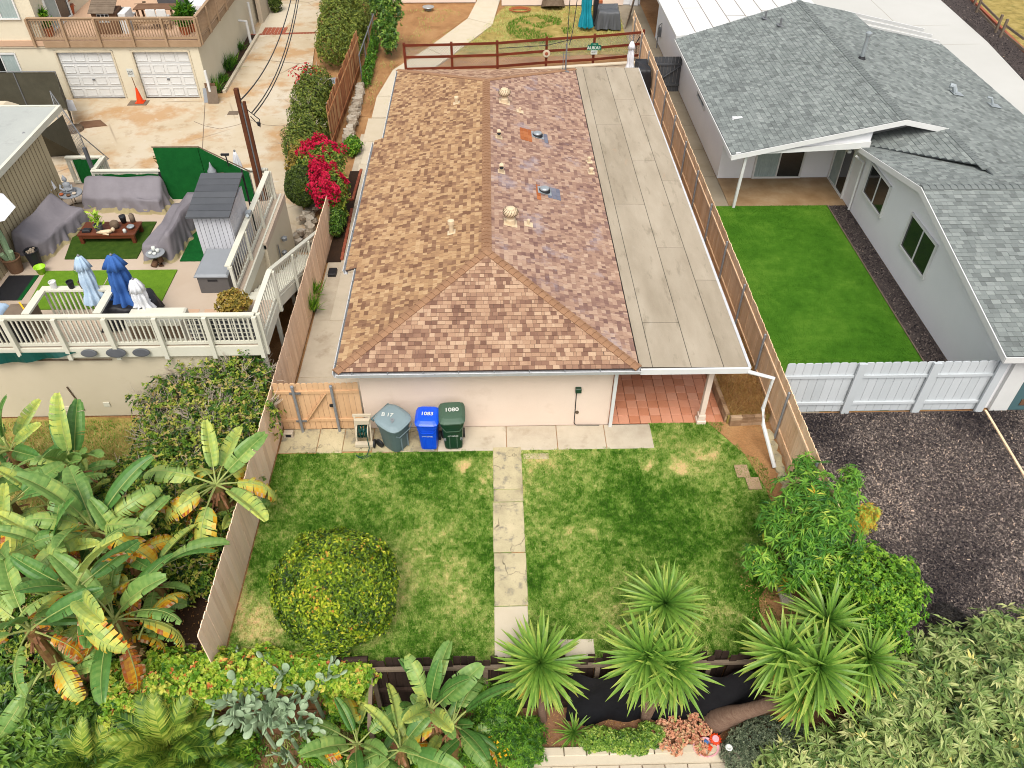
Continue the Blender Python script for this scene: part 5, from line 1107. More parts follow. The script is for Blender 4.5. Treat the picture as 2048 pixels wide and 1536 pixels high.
# lattice panel near the corner of the deck rail, and three dark mats hung on the rail
lt = empty('lattice_panel', (-7.1, 16.2, DZ), 'white wooden lattice panel inside the rail near the deck corner', 'lattice')
b = MB()
for k in range(9): b.box(-8.0+k*.2, -7.97+k*.2, 16.24, 16.25, 2.72, 3.5)
for k in range(6): b.box(-8.0, -6.3, 16.252, 16.262, 2.76+k*.14, 2.79+k*.14)
b.build('lattice', M['cream'], lt, kind='stuff')
b = MB(); b.box(-7.95, -6.25, 16.32, 16.34, 2.62, 3.5); b.build('backing', M['shedr'], lt)
b = MB(); b.bbox(-9.55, -8.1, 16.28, 16.9, DZ, 3.3, .04); b.build('storage_bench', M['cream'], label='cream storage bench against the front deck rail', cat='bench')
b = MB(); b.box(-9.5, -8.15, 16.26, 16.28, 2.75, 3.15); b.build('bench_panel', M['bark'], bpy.data.objects['storage_bench'])
for k, (x, w_) in enumerate(((-10.55, .42), (-9.85, .52), (-9.2, .45))):
    b = MB(); b.lathe([(w_*.5, 0), (w_*.5, .03), (w_*.4, .04)], (0, 0, 0), 20, ey=.5); b.xf(Matrix.Translation((x-.05, 16.0-.0, 2.5)) @ Matrix.Rotation(R(70), 4, 'X')); b.build('stool_seat', M['shedr'], label='round dark slate seat showing below the rail, %s of three' % ('leftmost', 'middle', 'rightmost')[k], cat='stool', group='round dark seats under the deck rail')
b = MB(); nx = 30; vs = []; fs = []
for i in range(nx+1):
    x = -15+i*.135; s = math.sin(math.pi*i/nx); vs += [(x, 16.02, 2.52), (x, 15.98-.04*math.sin(i), 2.52-.3*s-.02)]
for i in range(nx): fs.append((2*i, 2*i+2, 2*i+3, 2*i+1))
b.add(vs, fs); b.build('green_tarp', M['hose'], label='sagging dark teal tarp hung under the left front deck rail', cat='tarp')
# round stands, pots and ornaments
def side_table(x, y, z, r, h, label, ring=True):
    t = empty('round_side_table', (x, y, z), label, 'table'); b = MB(); b.lathe([(r, h-.03), (r, h), (r*.97, h+.005)], (x, y, z), 24); b.build('table_top', M['grey'], t)
    b = MB()
    for k in range(4): a = k*math.pi/2+.4; b.tube([(x+r*.8*math.cos(a), y+r*.8*math.sin(a), z+h-.03), (x+r*1.05*math.cos(a), y+r*1.05*math.sin(a), z+.02)], .014, 6)
    pts = [(x+r*1.05*math.cos(a*math.pi/10), y+r*1.05*math.sin(a*math.pi/10), z+.02) for a in range(21)]; b.tube(pts, .016, 6); b.build('frame', M['bark'], t); return t
side_table(-13.55, 23.15, DZ, .36, .6, 'round black framed side table with a seated grey statue')
def pot(x, y, z, r, h, m, label, plant=None, cat='pot', n=16):
    t = empty('plant_pot' if plant else 'pot', (x, y, z), label, cat); b = MB(); b.lathe([(r*.72, 0), (r, h), (r*1.06, h), (r*1.06, h+.03), (r*.9, h+.03), (r*.88, h-.02), (.01, h-.02)], (x, y, z), n); b.build('pot_body', M[m], t)
    if plant: plant(t, x, y, z+h)
    return t
# ================================================================ FOLIAGE TOOLS
def unit(a): return a/np.maximum(np.linalg.norm(a, axis=1, keepdims=True), 1e-6)
def leaves(P, D, Nn, L, W, fold=.25, droop=.2, T=None, tris=False):
    "one folded leaf per row: base P, direction D, upper normal Nn"
    n = len(P); S = unit(np.cross(D, Nn)); Nn = np.cross(S, D); L = np.broadcast_to(L, n)[:, None]; W = np.broadcast_to(W, n)[:, None]
    if tris:
        m = P+D*L*.5; V = np.stack([P, m+S*W/2, P+D*L-Nn*L*droop, m-S*W/2], 1); F = np.arange(4*n).reshape(-1, 4); return V.reshape(-1, 3), F, T
    a = P; c = P+D*L*.48-Nn*L*droop*.2; t = P+D*L-Nn*L*droop; up = Nn*W*fold
    V = np.stack([a, c, t, c+S*W/2+up, c-S*W/2+up], 1); i = (np.arange(n)*5)[:, None]
    F = np.concatenate([i+np.array([[0, 3, 2, 1]]), i+np.array([[0, 1, 2, 4]])], 1).reshape(-1, 4)
    return V.reshape(-1, 3), F, (None if T is None else np.repeat(T, 2))
def blob_points(n, blobs, seed, lump=.14, inner=.35, zmin=None, low=.25):
    "points near the skin of a union of ellipsoids, with outward directions"
    g = np.random.default_rng(seed); A = np.array([b_[3]*b_[4]+b_[4]*b_[5]+b_[3]*b_[5] for b_ in blobs]); idx = g.choice(len(blobs), n*2, p=A/A.sum()); B = np.array(blobs)[idx]
    d = unit(g.normal(size=(n*2, 3))); k = (d[:, 2] > -low) | (g.random(n*2) < .45); B = B[k]; d = d[k]; idx = idx[k]
    ph = g.uniform(0, 6, 6); f = 1+lump*(np.sin(d[:, 0]*5+ph[0]+idx)*np.sin(d[:, 1]*6+ph[1])+.6*np.sin(d[:, 2]*9+ph[2]+d[:, 0]*7)+.4*np.sin(d[:, 1]*15+d[:, 0]*13+ph[3]))
    rad = 1-inner*g.random(len(d))**2.2; P = B[:, :3]+d*B[:, 3:6]*(f*rad)[:, None]; Nn = unit(d/B[:, 3:6])
    ok = np.ones(len(P), bool)
    for j, b_ in enumerate(blobs):
        q = (P-np.array(b_[:3]))/np.array(b_[3:6]); ok &= (np.linalg.norm(q, axis=1) > .72) | (idx == j)
    if zmin is not None: ok &= P[:, 2] > zmin
    P, Nn, rad = P[ok][:n], Nn[ok][:n], rad[ok][:n]; return P, Nn, rad
def sprigs(P, Nn, k, L, W, seed, spread=.8, up=.35, tone=(.5, .16), droop=.2, fold=.25, tips=0., quad=False, tonef=None):
    g = np.random.default_rng(seed); n = len(P); Pk = np.repeat(P, k, 0); Nk = np.repeat(Nn, k, 0)
    base = unit(Nk+np.array([0, 0, up])+g.normal(0, .25, (n, 3)).repeat(k, 0)); rv = unit(g.normal(size=(n*k, 3))); tang = unit(np.cross(base, rv)); D = unit(base*(1-spread*.6)+tang*spread)
    Nl = unit(base*.8+g.normal(0, .35, (n*k, 3))+np.array([0, 0, .5])); LL = L*g.uniform(.65, 1.2, n*k); T = np.repeat(g.normal(tone[0], tone[1], n), k)+g.normal(0, .07, n*k)
    if tonef is not None: T = T+tonef(Pk)
    if tips: T = T+tips*np.repeat(g.random(n) < .12, k)
    V, F, T2 = leaves(Pk, D, Nl, LL, LL*W, fold, droop, np.clip(T, 0, 1), tris=quad); return V, F, T2
def branches(root, base, blobs, r0, m='bark', seed=1, per=2):
    g = random.Random(seed); b = MB(); base = Vector(base)
    for bl in blobs:
        for _ in range(per):
            e = Vector((bl[0]+g.uniform(-.5, .5)*bl[3], bl[1]+g.uniform(-.5, .5)*bl[4], bl[2]+g.uniform(-.2, .6)*bl[5])); mid = base.lerp(e, .5)+Vector((g.uniform(-.15, .15), g.uniform(-.15, .15), .1)); s = base+Vector((g.uniform(-.08, .08), g.uniform(-.08, .08), 0))
            b.tube([s, s.lerp(mid, .5), mid, mid.lerp(e, .6)+Vector((g.uniform(-.08, .08), g.uniform(-.08, .08), 0)), e], [r0, r0*.8, r0*.6, r0*.4, r0*.15], 6)
    return b.build('stem', M[m], root)
def bush(name, label, cat, base, blobs, n, k, L, W, m, seed, stem=.05, group=None, stemm='bark', twigs=0, bare=0, **kw):
    root = empty(name, base, label, cat, group); pk = {a: kw.pop(a) for a in ('lump', 'inner', 'zmin', 'low') if a in kw}
    P, Nn, rad = blob_points(n, blobs, seed, **pk); V, F, T = sprigs(P, Nn, k, L, W, seed+1, **kw); cloud('foliage', V, F, T, M[m], root)
    if stem: branches(root, base, blobs, stem, stemm, seed)
    if twigs:
        P, Nn, _ = blob_points(twigs*3, blobs, seed+9, low=-.2); g = random.Random(seed); b = MB(); P = P[:twigs]
        c0 = P[g.randrange(len(P))]
        for p, nn in zip(P, Nn):
            p = Vector(p); nn = Vector(nn)
            for _ in range(3):
                e = p+(nn+Vector((g.uniform(-1, 1), g.uniform(-1, 1), g.uniform(0, .8)))).normalized()*g.uniform(.15, .4); mid = p.lerp(e, .5)+Vector((g.uniform(-.03, .03),)*3)
                b.tube([p-nn*.1, mid, e], [.009, .007, .003], 3, cap=False)
        b.build('dead_twigs', M['twig'], root, kind='stuff')
    return root
# ---------------------------------------------------------------- big paddle leaves
def paddle(seed, L=1.25, W=.6, pet=.5, bend=.9, tear=.35, tone=.3, yellow=.0, curl=.2, pbend=.25, brown=0):
    g = random.Random(seed); mb = MB(); N = 20; pts = []; ang = 0; p = Vector((0, 0, 0)); path = [p.copy()]
    for i in range(6): ang -= pbend/6; p = p+Vector((0, math.cos(ang), math.sin(ang)))*pet/6; path.append(p.copy())
    mb.tube(path, [.035, .03, .027, .024, .021, .019, .017], 6, mi=1, tone=.5)
    mid = [p.copy()]; dirs = [ang]
    for i in range(N): ang -= bend/N*(.4+1.2*i/N); p = p+Vector((0, math.cos(ang), math.sin(ang)))*L/N; mid.append(p.copy()); dirs.append(ang)
    def wd(s): return W/2*max(0.02, (math.sin(math.pi*min(1, (s*.93+.05))**.8))**.45)
    mb.tube([m_+Vector((0, 0, .006)) for m_ in mid], [.014*(1-.75*i/N) for i in range(N+1)], 5, mi=1, cap=False)
    for side in (-1, 1):
        i = 0; droop = g.uniform(.05, .3)
        while i < N:
            w_ = 1
            while i+w_ < N and g.random() > tear: w_ += 1
            j = min(N, i+w_); rot = g.uniform(-.15, .35)*(1 if tear > .15 else .3); dr = droop+g.uniform(-.1, .35)*(tear*2); rows = []
            for q in range(i, j+1):
                s = q/N; ww = wd(s); a = dirs[q]; T = Vector((0, math.cos(a), math.sin(a))); Nn = Vector((0, -math.sin(a), math.cos(a))); r = []
                sk = .22*ww; gap = 0
                if q == i and i > 0: gap = .12*L/N
                if q == j and j < N: gap = -.12*L/N
                for f in (0, .35, .7, 1.):
                    up = curl*ww*math.sin(f*1.6)-dr*ww*f*f*1.2; jag = g.uniform(-.03, .03) if f == 1 else 0
                    r.append(mid[q]+Vector((side, 0, 0))*(ww*f*math.cos(dr*f))+Nn*up+T*(sk*f+gap*f*2+jag+rot*ww*f*f*.4))
                rows.append(r)
            vs = [v for r in rows for v in r]; fs = []; tn = []
            base = tone+g.uniform(-.07, .09)
            for q in range(len(rows)-1):
                for c in range(3):
                    a = q*4+c; fs.append((a, a+1, a+5, a+4) if side > 0 else (a, a+4, a+5, a+1)); t = base+g.uniform(-.025, .025)+yellow*(.15+.5*(c/2)**1.2)+(.035 if (i+q) % 2 else 0)
                    if brown and (i+q)/N > 1-brown and c >= 1: t = .9+g.uniform(-.05, .1)
                    if c == 2 and g.random() < yellow: t += .18
                    elif c == 2 and (q in (i, j-1)) and g.random() < .12: t += .12
                    tn.append(max(0, min(1, t)))
            mb.add(vs, fs, tn); i = j
    return mb.mesh('leaf', [M['banana'], M['midrib']])
PAD = [paddle(k, tone=.2+.055*k, tear=(.06, .14, .4, .16, .55, .08)[k], bend=(.5, .8, 1.1, .7, 1.3, .35)[k], curl=(.5, .35, .15, .6, .1, .8)[k], W=(.46, .52, .48, .44, .5, .4)[k]) for k in range(6)]
PADY = [paddle(20+k, tone=.42+.08*k, tear=.45, bend=1.3+.2*k, yellow=.35, curl=.05) for k in range(3)]
PADB = [paddle(30+k, tone=.78, tear=.5, bend=1.6, yellow=.2, curl=0, W=.42, brown=.5) for k in range(2)]
BR = random.Random(77)
def banana(name, x, y, z, h, n, size, label, yel=2, brn=1, lean=(0, 0), group='banana like plants behind the tan fence', az0=0, elr=(80, 5), cat='banana plant', fan=1.):
    root = empty(name, (x, y, z), label, cat, group); top = Vector((x+lean[0], y+lean[1], z+h)); b = MB()
    b.tube([(x, y, z), (x+lean[0]*.4, y+lean[1]*.4, z+h*.5), top], [.14*size+.03, .12*size+.02, .1*size], 10); b.build('trunk', M['stalk'], root)
    b = MB()
    for k in range(14):
        a = BR.uniform(0, 6.28); d = Vector((math.cos(a), math.sin(a), 0)); b.beam(top-Vector((0, 0, .1)), top+d*BR.uniform(.15, .35)+Vector((0, 0, BR.uniform(-.6, -.2))), .05, .012)
    b.build('dead_sheath', M['thatch'], root, kind='stuff')
    for i in range(n+7):
        ex = i >= n; f = BR.uniform(.1, .9) if ex else i/(n-1) if n > 1 else 0; el = R(elr[0]+(elr[1]-elr[0])*f**.8+BR.uniform(-14, 14)); azi = az0+i*2.4*fan+BR.uniform(-.5, .5)
        if ex: me = PAD[BR.randrange(6)] if BR.random() < .8 or not yel else PADY[BR.randrange(3)]
        elif i >= n-brn: me = PADB[BR.randrange(2)]; el = R(-20)
        elif i >= n-brn-yel: me = PADY[BR.randrange(3)]
        else: me = PAD[BR.randrange(6)] if f > .25 else PAD[(0, 3, 5)[BR.randrange(3)]]
        s = size*BR.uniform(.68, 1.08)*(.8 if ex else 1); o_ = Vector((BR.uniform(-.35, .35), BR.uniform(-.35, .35), -BR.uniform(.3, .75)*h)) if ex else Vector((0, 0, 0)); M4 = Matrix.Translation(top-wl(root)+o_) @ Matrix.Rotation(azi, 4, 'Z') @ Matrix.Rotation(el, 4, 'X') @ Matrix.Rotation(BR.uniform(-.9, .9), 4, 'Y') @ Matrix.Diagonal((s, s, s, 1))
        link('leaf', me, root, mat4=M4)
    return root
def bp(px, py, ztop, h, *a, **k):
    p = at(px, py, ztop); return banana('banana_plant', p.x, p.y, ztop-h, h, *a, **k)
bp(150, 940, 1.5, 1.5, 10, 1.05, 'upright green banana plant below the beige deck wall', yel=0, brn=0, elr=(84, 38))
bp(432, 970, 1.8, 1.8, 12, 1.05, 'yellowing banana plant leaning over the tan fence', yel=5, brn=1, elr=(75, -12), az0=.5)
bp(20, 900, 1.5, 1.5, 10, 1.0, 'dark green banana plant at the left edge below the deck', yel=0, brn=0, elr=(80, 20))
bp(20, 1010, 2.2, 2.2, 9, 1.15, 'banana plant at the left edge with ragged yellow green leaves', yel=3, brn=1, elr=(55, 0), az0=2)
bp(190, 1060, 2.0, 2.0, 12, 1.1, 'tall banana plant with upright dark leaves in the middle of the clump', yel=2, brn=1, elr=(85, 5), az0=1)
bp(150, 1180, 2.4, 2.4, 12, 1.05, 'banana plant in the clump with orange brown drooping leaves', yel=2, brn=2, elr=(80, 0), az0=3)
bp(60, 1260, 2.4, 2.6, 10, 1.0, 'banana plant at lower left with a hanging orange dead leaf', yel=2, brn=2, elr=(70, -10), az0=4)
bp(230, 1240, 1.6, 1.6, 11, 1.0, 'banana plant with broad pale green leaves next to the dark soil bed', yel=2, brn=1, elr=(75, -5), az0=5)
bp(10, 1120, 1.8, 1.8, 9, 1.0, 'banana plant cut by the left edge of the picture below the ragged one', yel=1, brn=1, elr=(75, 10), az0=1.5)
bp(300, 1150, 1.4, 1.4, 7, .95, 'banana plant with one torn orange leaf reaching towards the fence', yel=3, brn=1, elr=(45, -5), az0=4.9, fan=.3)
G2 = 'banana like plants in the lower front bed'
bp(862, 1420, .1, 1.9, 9, .9, 'tall banana plant in front of the dark fence with upright leaves', yel=0, brn=0, elr=(88, 52), az0=.3, group=G2)
bp(715, 1490, -.5, 1.4, 9, .85, 'low banana plant beside the grey cactus with broad shiny leaves', yel=1, brn=1, elr=(75, 10), az0=2, group=G2)
bp(800, 1500, -.4, 1.4, 8, .85, 'low banana plant at the bottom edge left of the tall one', yel=0, brn=1, elr=(80, 15), az0=1, group=G2)
bp(905, 1450, -.3, 1.5, 7, .95, 'banana plant with torn leaves spreading right at the bottom', yel=1, brn=0, elr=(50, 5), az0=-1.9, fan=.25, group=G2)
bp(95, 1010, 1.6, 1.6, 8, .85, 'smaller banana plant squeezed between the ragged ones at upper left', yel=1, brn=0, elr=(80, 10), az0=2.2)
bp(255, 1110, 1.5, 1.5, 8, .85, 'smaller banana plant on the hedge side of the clump', yel=2, brn=0, elr=(80, 10), az0=.7)
bp(110, 1100, 2.0, 2.0, 8, .85, 'banana plant with pale folded leaves in the centre of the clump', yel=1, brn=0, elr=(86, 20), az0=5.2)
# ---------------------------------------------------------------- spiky yuccas
def ymesh(seed, L=.78, W=.05, bend=.5, t0=.3, t1=.6):
    g = random.Random(seed); mb = MB(); N = 6; ang = 0; p = Vector((0, 0, 0)); rows = []; tn = []
    for i in range(N+1):
        s = i/N; w_ = W/2*(.55+1.0*math.sin(math.pi*min(1, .12+s*.62)))*(1-s**3)*(1 if i < N else 0)+.001; a = ang; Nn = Vector((0, -math.sin(a), math.cos(a)))
        rows.append([p+Vector((-w_, 0, 0))+Nn*w_*.45, p.copy(), p+Vector((w_, 0, 0))+Nn*w_*.45]); ang -= bend*s*2/N; p = p+Vector((0, math.cos(ang), math.sin(ang)))*L/N
    vs = [v for r in rows for v in r]; fs = []
    for i in range(N):
        for c in range(2): a = i*3+c; fs.append((a, a+1, a+4, a+3)); tn.append(t0+(t1-t0)*(i/N)+(.06 if c else 0))
    mb.add(vs, fs, tn); return mb
YM = [ymesh(k, bend=(.1, .25, .45, .7, .3, .9)[k], L=(.74, .84, .9, .88, .8, .92)[k], t0=.22+.03*k, t1=.46+.05*k).mesh('leaf', M['yucca']) for k in range(6)]
YD = [ymesh(10+k, bend=1.0+.4*k, L=.75, t0=.6+.1*k, t1=.9+.1*k) for k in range(3)]; YDM = [q.mesh('leaf', M['yucca']) for q in YD]
def yhead(root, c, n, size, nobj, tilt=(0, 0), dead=8, elmin=-62):
    g = random.Random(int(c.x*100)+n); rest = []; cr = empty('crown', c); cr.parent = root; cr.location = c-wl(root); WL[cr.name] = c
    for i in range(n+dead):
        f = i/n; a = i*2.39996+g.uniform(-.15, .15); sn = 1-f*(1-math.sin(R(elmin))); el = math.asin(max(-1, min(1, sn)))+g.uniform(-.14, .14)
        k = 0 if f < .12 else g.choice((1, 2, 4)) if f < .6 else g.choice((2, 3, 5)); me = YM[k]
        if i >= n: el = R(g.uniform(-70, -15)); a = g.uniform(2.2, 4.6); me = YDM[g.randrange(3)]
        s = size*(.62+.43*min(1, f*2.5+.1))*g.uniform(.8, 1.12)
        M4 = Matrix.Translation(Vector((0, 0, -.28*f))) @ Matrix.Rotation(tilt[0], 4, 'X') @ Matrix.Rotation(tilt[1], 4, 'Y') @ Matrix.Rotation(a, 4, 'Z') @ Matrix.Rotation(el, 4, 'X') @ Matrix.Rotation(g.uniform(-.3, .3), 4, 'Y') @ Matrix.Diagonal((s, s, s, 1))
        if i < nobj: link('leaf', me, cr, mat4=M4)
        else: rest.append((me, M4))
    if rest:
        V = []; F = []; T = []; o = 0
        for me, M4 in rest:
            for v in me.vertices: V.append(tuple(M4 @ v.co))
            for p in me.polygons: F.append([i+o for i in p.vertices])
            T += [d.value for d in me.attributes['tone'].data]; o += len(me.vertices)
        link('leaf', npmesh('leaf', np.array(V), F, T, [M['yucca']]), cr, (0, 0, 0), kind='stuff')
def yucca(label, base, heads, nobj=300, trunk=.08, n=165, dead=18, hub=None):
    root = empty('yucca', base, label, 'yucca', 'spiky yuccas in front of the dark fence')
    for (c, s, tilt) in heads:
        b = MB(); c = Vector(c); bs_ = hub or base; m_ = Vector(bs_).lerp(c, .5)+Vector((0, 0, -.15)); b.tube([bs_, m_, c-Vector((0, 0, .1))], [trunk*1.3, trunk, trunk*.8], 10); b.build('trunk', M['yuccabark'], root)
        yhead(root, c, n, s, nobj//len(heads), tilt, dead=dead)
yucca('single round headed yucca left of the black sheeting', at(1085, 1440, -2), [(at(1080, 1325, .55), 1.18, (.4, 0))], n=210)
yucca('three headed yucca overhanging the lawn in front of the black sheeting', at(1290, 1440, -2), [(at(1331, 1206, 1.6), 1.12, (.2, 0)), (at(1296, 1312, 1.2), 1.2, (.45, -.2)), (at(1345, 1330, 1.1), 1.15, (.45, .2))], n=160, dead=34)
yucca('many headed yucca right of the black sheeting on a thick leaning trunk', at(1440, 1455, -2), [(at(1656, 1240, 1.4), 1.15, (.2, .1)), (at(1572, 1302, 1.4), 1.1, (.3, -.2)), (at(1640, 1332, 1.4), 1.2, (.4, 0)), (at(1738, 1316, 1.2), 1.05, (.2, .3)), (at(1610, 1385, .7), .9, (.5, 0))], n=140, hub=at(1560, 1400, -.25))
yr = bpy.data.objects['yucca.002']; a, c = at(1425, 1450, -2), at(1560, 1400, -.2); b = MB(); b.tube([a+Vector((-.1, 0, -.1)), a+Vector((.1, .0, .35)), a.lerp(c, .45)+Vector((0, 0, .1)), a.lerp(c, .75), c], [.34, .28, .17, .15, .15], 16); b.build('trunk', M['yuccabark'], yr, smooth=True)
rt = empty('yucca', at(1148, 1465, -2), 'small young dark green yucca by the stone kerb', 'yucca', 'spiky yuccas in front of the dark fence'); yhead(rt, at(1148, 1462, -1.75), 42, .62, 42, dead=0, elmin=0)
# ---------------------------------------------------------------- shrubs, trees
def B(px, py, z, rx, ry=None, rz=None):
    p = at(px, py, z); return (p.x, p.y, z, rx, ry or rx, rz or rx)
bush('round_bush', 'clipped ball shaped yellow green bush on the lawn', 'bush', at(672, 1200, 0), [B(672, 1176, 1.02, 1.32, 1.28, 1.16)], 26000, 2, .085, .55, 'boxleaf', 101, lump=.06, inner=.22, zmin=.1, spread=.9, tone=(.33, .19), low=.7, up=.1,
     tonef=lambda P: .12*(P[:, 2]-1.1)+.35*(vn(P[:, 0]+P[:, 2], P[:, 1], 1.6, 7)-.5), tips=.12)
cp0 = B(672, 1176, 1.02, 1.24); b = MB(); b.lathe([(.3, .15), (.95, .3), (1.03, .9), (.9, 1.6), (.5, 1.9), (.05, 1.97)], (cp0[0], cp0[1], 0), 20); b.build('inner_branches', M['bark'], bpy.data.objects['round_bush'])
bush('peach_tree', 'small peach tree with long narrow bright green leaves by the right fence', 'tree', at(1640, 1110, 0), [B(1620, 1000, 1.6, .7, .65, .6), B(1690, 1010, 1.5, .35, .35, .4), B(1570, 1060, 1.3, .5, .45, .4), B(1660, 1060, 1.9, .6, .5, .45), B(1520, 1120, 1.0, .32, .3, .25), B(1560, 1150, .8, .35, .3, .25), B(1545, 1030, 1.2, .25, .25, .25), B(1610, 935, 1.4, .25, .25, .35), B(1700, 960, 1.5, .25, .25, .3), B(1640, 1110, 1.4, .8, .6, .5)],
     1150, 10, .22, .19, 'peach', 111, spread=1.0, up=.7, droop=.5, lump=.35, inner=.8, tone=(.44, .16), stem=.045)
bush('autumn_shrub', 'orange yellow feathery branch on the right side of the peach tree', 'shrub', at(1720, 1080, 0), [B(1728, 1040, 1.35, .25, .25, .4)], 700, 8, .07, .25, 'peach', 115, tone=(.88, .12), lump=.3, spread=1, up=.6)
bush('citrus_tree', 'glossy yellow green citrus tree in the corner beside the mulch yard', 'tree', at(1740, 1210, 0), [B(1730, 1150, 1.4, .75, .65, .6), B(1780, 1200, 1.2, .7, .6, .6), B(1660, 1160, 1.1, .7, .6, .5), B(1740, 1260, .9, .75, .5, .5), B(1800, 1150, 1.0, .35, .35, .4), B(1650, 1230, .7, .5, .4, .4)],
     5200, 5, .095, .5, 'citrus', 121, spread=.95, up=.4, tone=(.48, .2), lump=.22, inner=.5, stem=.05)
BL = [B(1520, 1480, -1.2, .5, .4, .5)]
bush('grey_green_shrub', 'very large shrub with long pale grey green leaves filling the lower right corner', 'shrub', at(1900, 1500, -2), [B(1900, 1330, .2, .9, .7, .6), B(2000, 1380, .4, 1.0, .8, .7), B(1800, 1400, -.2, .9, .7, .7), B(1950, 1480, -.3, 1.1, .9, .9), B(1760, 1500, -.7, .9, .7, .8), B(1650, 1520, -1.1, .7, .5, .5), B(1560, 1530, -1.3, .4, .4, .35), B(2080, 1300, .3, .8, .7, .6), B(1980, 1265, .5, .35, .35, .4)],
     3300, 9, .23, .24, 'loquat', 131, spread=1.0, up=.8, droop=.3, tone=(.46, .2), lump=.3, inner=.7, stem=.06)
bush('grey_bush', 'low rounded grey green bush in front of the leaning yucca trunk', 'bush', at(1530, 1490, -2), [B(1530, 1480, -1.5, .75, .5, .45), B(1600, 1500, -1.4, .6, .5, .5), B(1480, 1510, -1.7, .4, .35, .3)], 5200, 4, .055, .4, 'juniper', 141, spread=.9, tone=(.42, .2), lump=.15, stem=0)
bush('vine_hedge', 'bright yellow green ivy mounded over the front boundary', 'vine', at(500, 1400, -2), [B(260, 1370, -.2, .6, .5, .6), B(340, 1350, .0, .6, .5, .6), B(430, 1350, .1, .7, .5, .5), B(520, 1340, .1, .7, .45, .4), B(620, 1345, .05, .7, .4, .35), B(700, 1350, .0, .5, .35, .35), B(330, 1420, -.8, .7, .5, .7), B(420, 1375, -.5, .6, .4, .5), B(690, 1390, -.9, .45, .3, .7), B(250, 1430, -.9, .5, .5, .6)],
     7000, 5, .1, .75, 'vine', 151, spread=1, tone=(.56, .2), lump=.2, inner=.4, stem=0, up=.6, tips=.04)
bush('glossy_shrub', 'dark glossy broad leaved shrub in the lower left corner', 'shrub', at(100, 1500, -2), [B(60, 1420, -.6, .8, .6, .7), B(150, 1430, -.8, .8, .6, .6), B(40, 1500, -1.0, .9, .7, .7), B(150, 1500, -1.2, .7, .6, .6), B(20, 1350, -.5, .5, .5, .6), B(210, 1460, -1.1, .4, .4, .5)],
     2300, 8, .22, .34, 'darkleaf', 161, spread=1, up=.7, droop=.3, tone=(.45, .22), lump=.2, inner=.6, stem=.04)
bush('broad_shrub', 'broad dark green shrub tangled with grey dead twigs in front of the beige wall', 'shrub', at(420, 800, 0), [B(470, 760, 1.5, .9, .8, .7), B(400, 740, 1.3, .8, .8, .7), B(500, 830, 1.0, .7, .7, .6), B(350, 800, .9, .9, .8, .6), B(430, 850, .9, .9, .8, .7), B(470, 710, 1.8, .5, .5, .5), B(330, 870, .6, .7, .7, .5), B(510, 760, 1.2, .5, .7, .6)],
     7500, 5, .1, .5, 'shrub', 171, spread=1, tone=(.5, .3), lump=.34, inner=.5, stem=.04, twigs=700, up=.4)
bush('low_hedge', 'rambling green shrub along the outside of the tan fence behind the bananas', 'shrub', at(330, 1060, 0), [B(330, 940, .6, .9, .8, .5), B(260, 960, .5, .8, .7, .4), B(340, 1040, .7, .9, .8, .6), B(400, 1080, .7, .7, .8, .6), B(310, 1130, .5, .7, .7, .5), B(400, 960, .6, .7, .7, .5), B(390, 1160, .4, .5, .5, .4), B(450, 900, .6, .5, .6, .5), B(230, 1010, .4, .6, .6, .4), B(470, 960, .7, .4, .5, .5)],
     8000, 5, .095, .5, 'shrub', 181, spread=1, tone=(.44, .28), lump=.3, inner=.5, stem=.03, twigs=60, up=.4)
bush('undergrowth_shrub', 'leafy green undergrowth between the stems of the banana clump', 'shrub', at(150, 1200, 0), [B(90, 1130, .5, 1.1, .9, .6), B(170, 1210, .5, 1.0, .9, .6), B(60, 1230, .4, 1.0, .9, .6), B(240, 1280, .1, .8, .6, .5), B(140, 1290, .0, .9, .6, .5), B(230, 1130, .5, .7, .7, .5)], 4200, 5, .13, .45, 'shrub', 187, spread=1, tone=(.5, .25), lump=.3, inner=.5, stem=0, up=.5)
bush('fern_shrub', 'low bright green fine leaved shrub at the bottom centre', 'shrub', at(1010, 1480, -2), [B(1000, 1460, -1.5, .6, .5, .4), B(1060, 1465, -1.7, .35, .3, .25), B(1040, 1500, -1.6, .5, .4, .35), B(960, 1500, -1.5, .5, .4, .35), B(950, 1385, -.9, .4, .3, .6), B(1000, 1400, -1.1, .4, .3, .5)], 3200, 7, .1, .22, 'citrus', 191, spread=1, tone=(.36, .18), up=.6, stem=0, lump=.2)
bush('yellow_flowers', 'small yellow flowers scattered in the low green shrub at bottom centre', 'flowers', at(985, 1500, -2), [B(985, 1500, -1.35, .35, .25, .2)], 34, 4, .05, .8, 'yelflower', 192, spread=.6, up=1, stem=0)
bush('ground_cover', 'dark leafy ground cover below the yellow tipped yucca', 'plant', at(1230, 1480, -2), [B(1200, 1480, -1.8, .45, .25, .25), B(1260, 1485, -1.8, .45, .25, .25), B(1300, 1470, -1.8, .3, .25, .2)], 1800, 5, .07, .6, 'darkleaf', 193, spread=.9, tone=(.6, .2), stem=0)
bush('charred_shrub', 'small black burnt looking shrub lying on the mulch yard by the corner', 'shrub', at(1895, 1235, 0), [B(1890, 1225, .12, .25, .2, .12), B(1915, 1240, .1, .2, .2, .1), B(1865, 1235, .08, .18, .15, .08)], 260, 5, .14, .15, 'char', 243, spread=1, up=.3, stem=0)
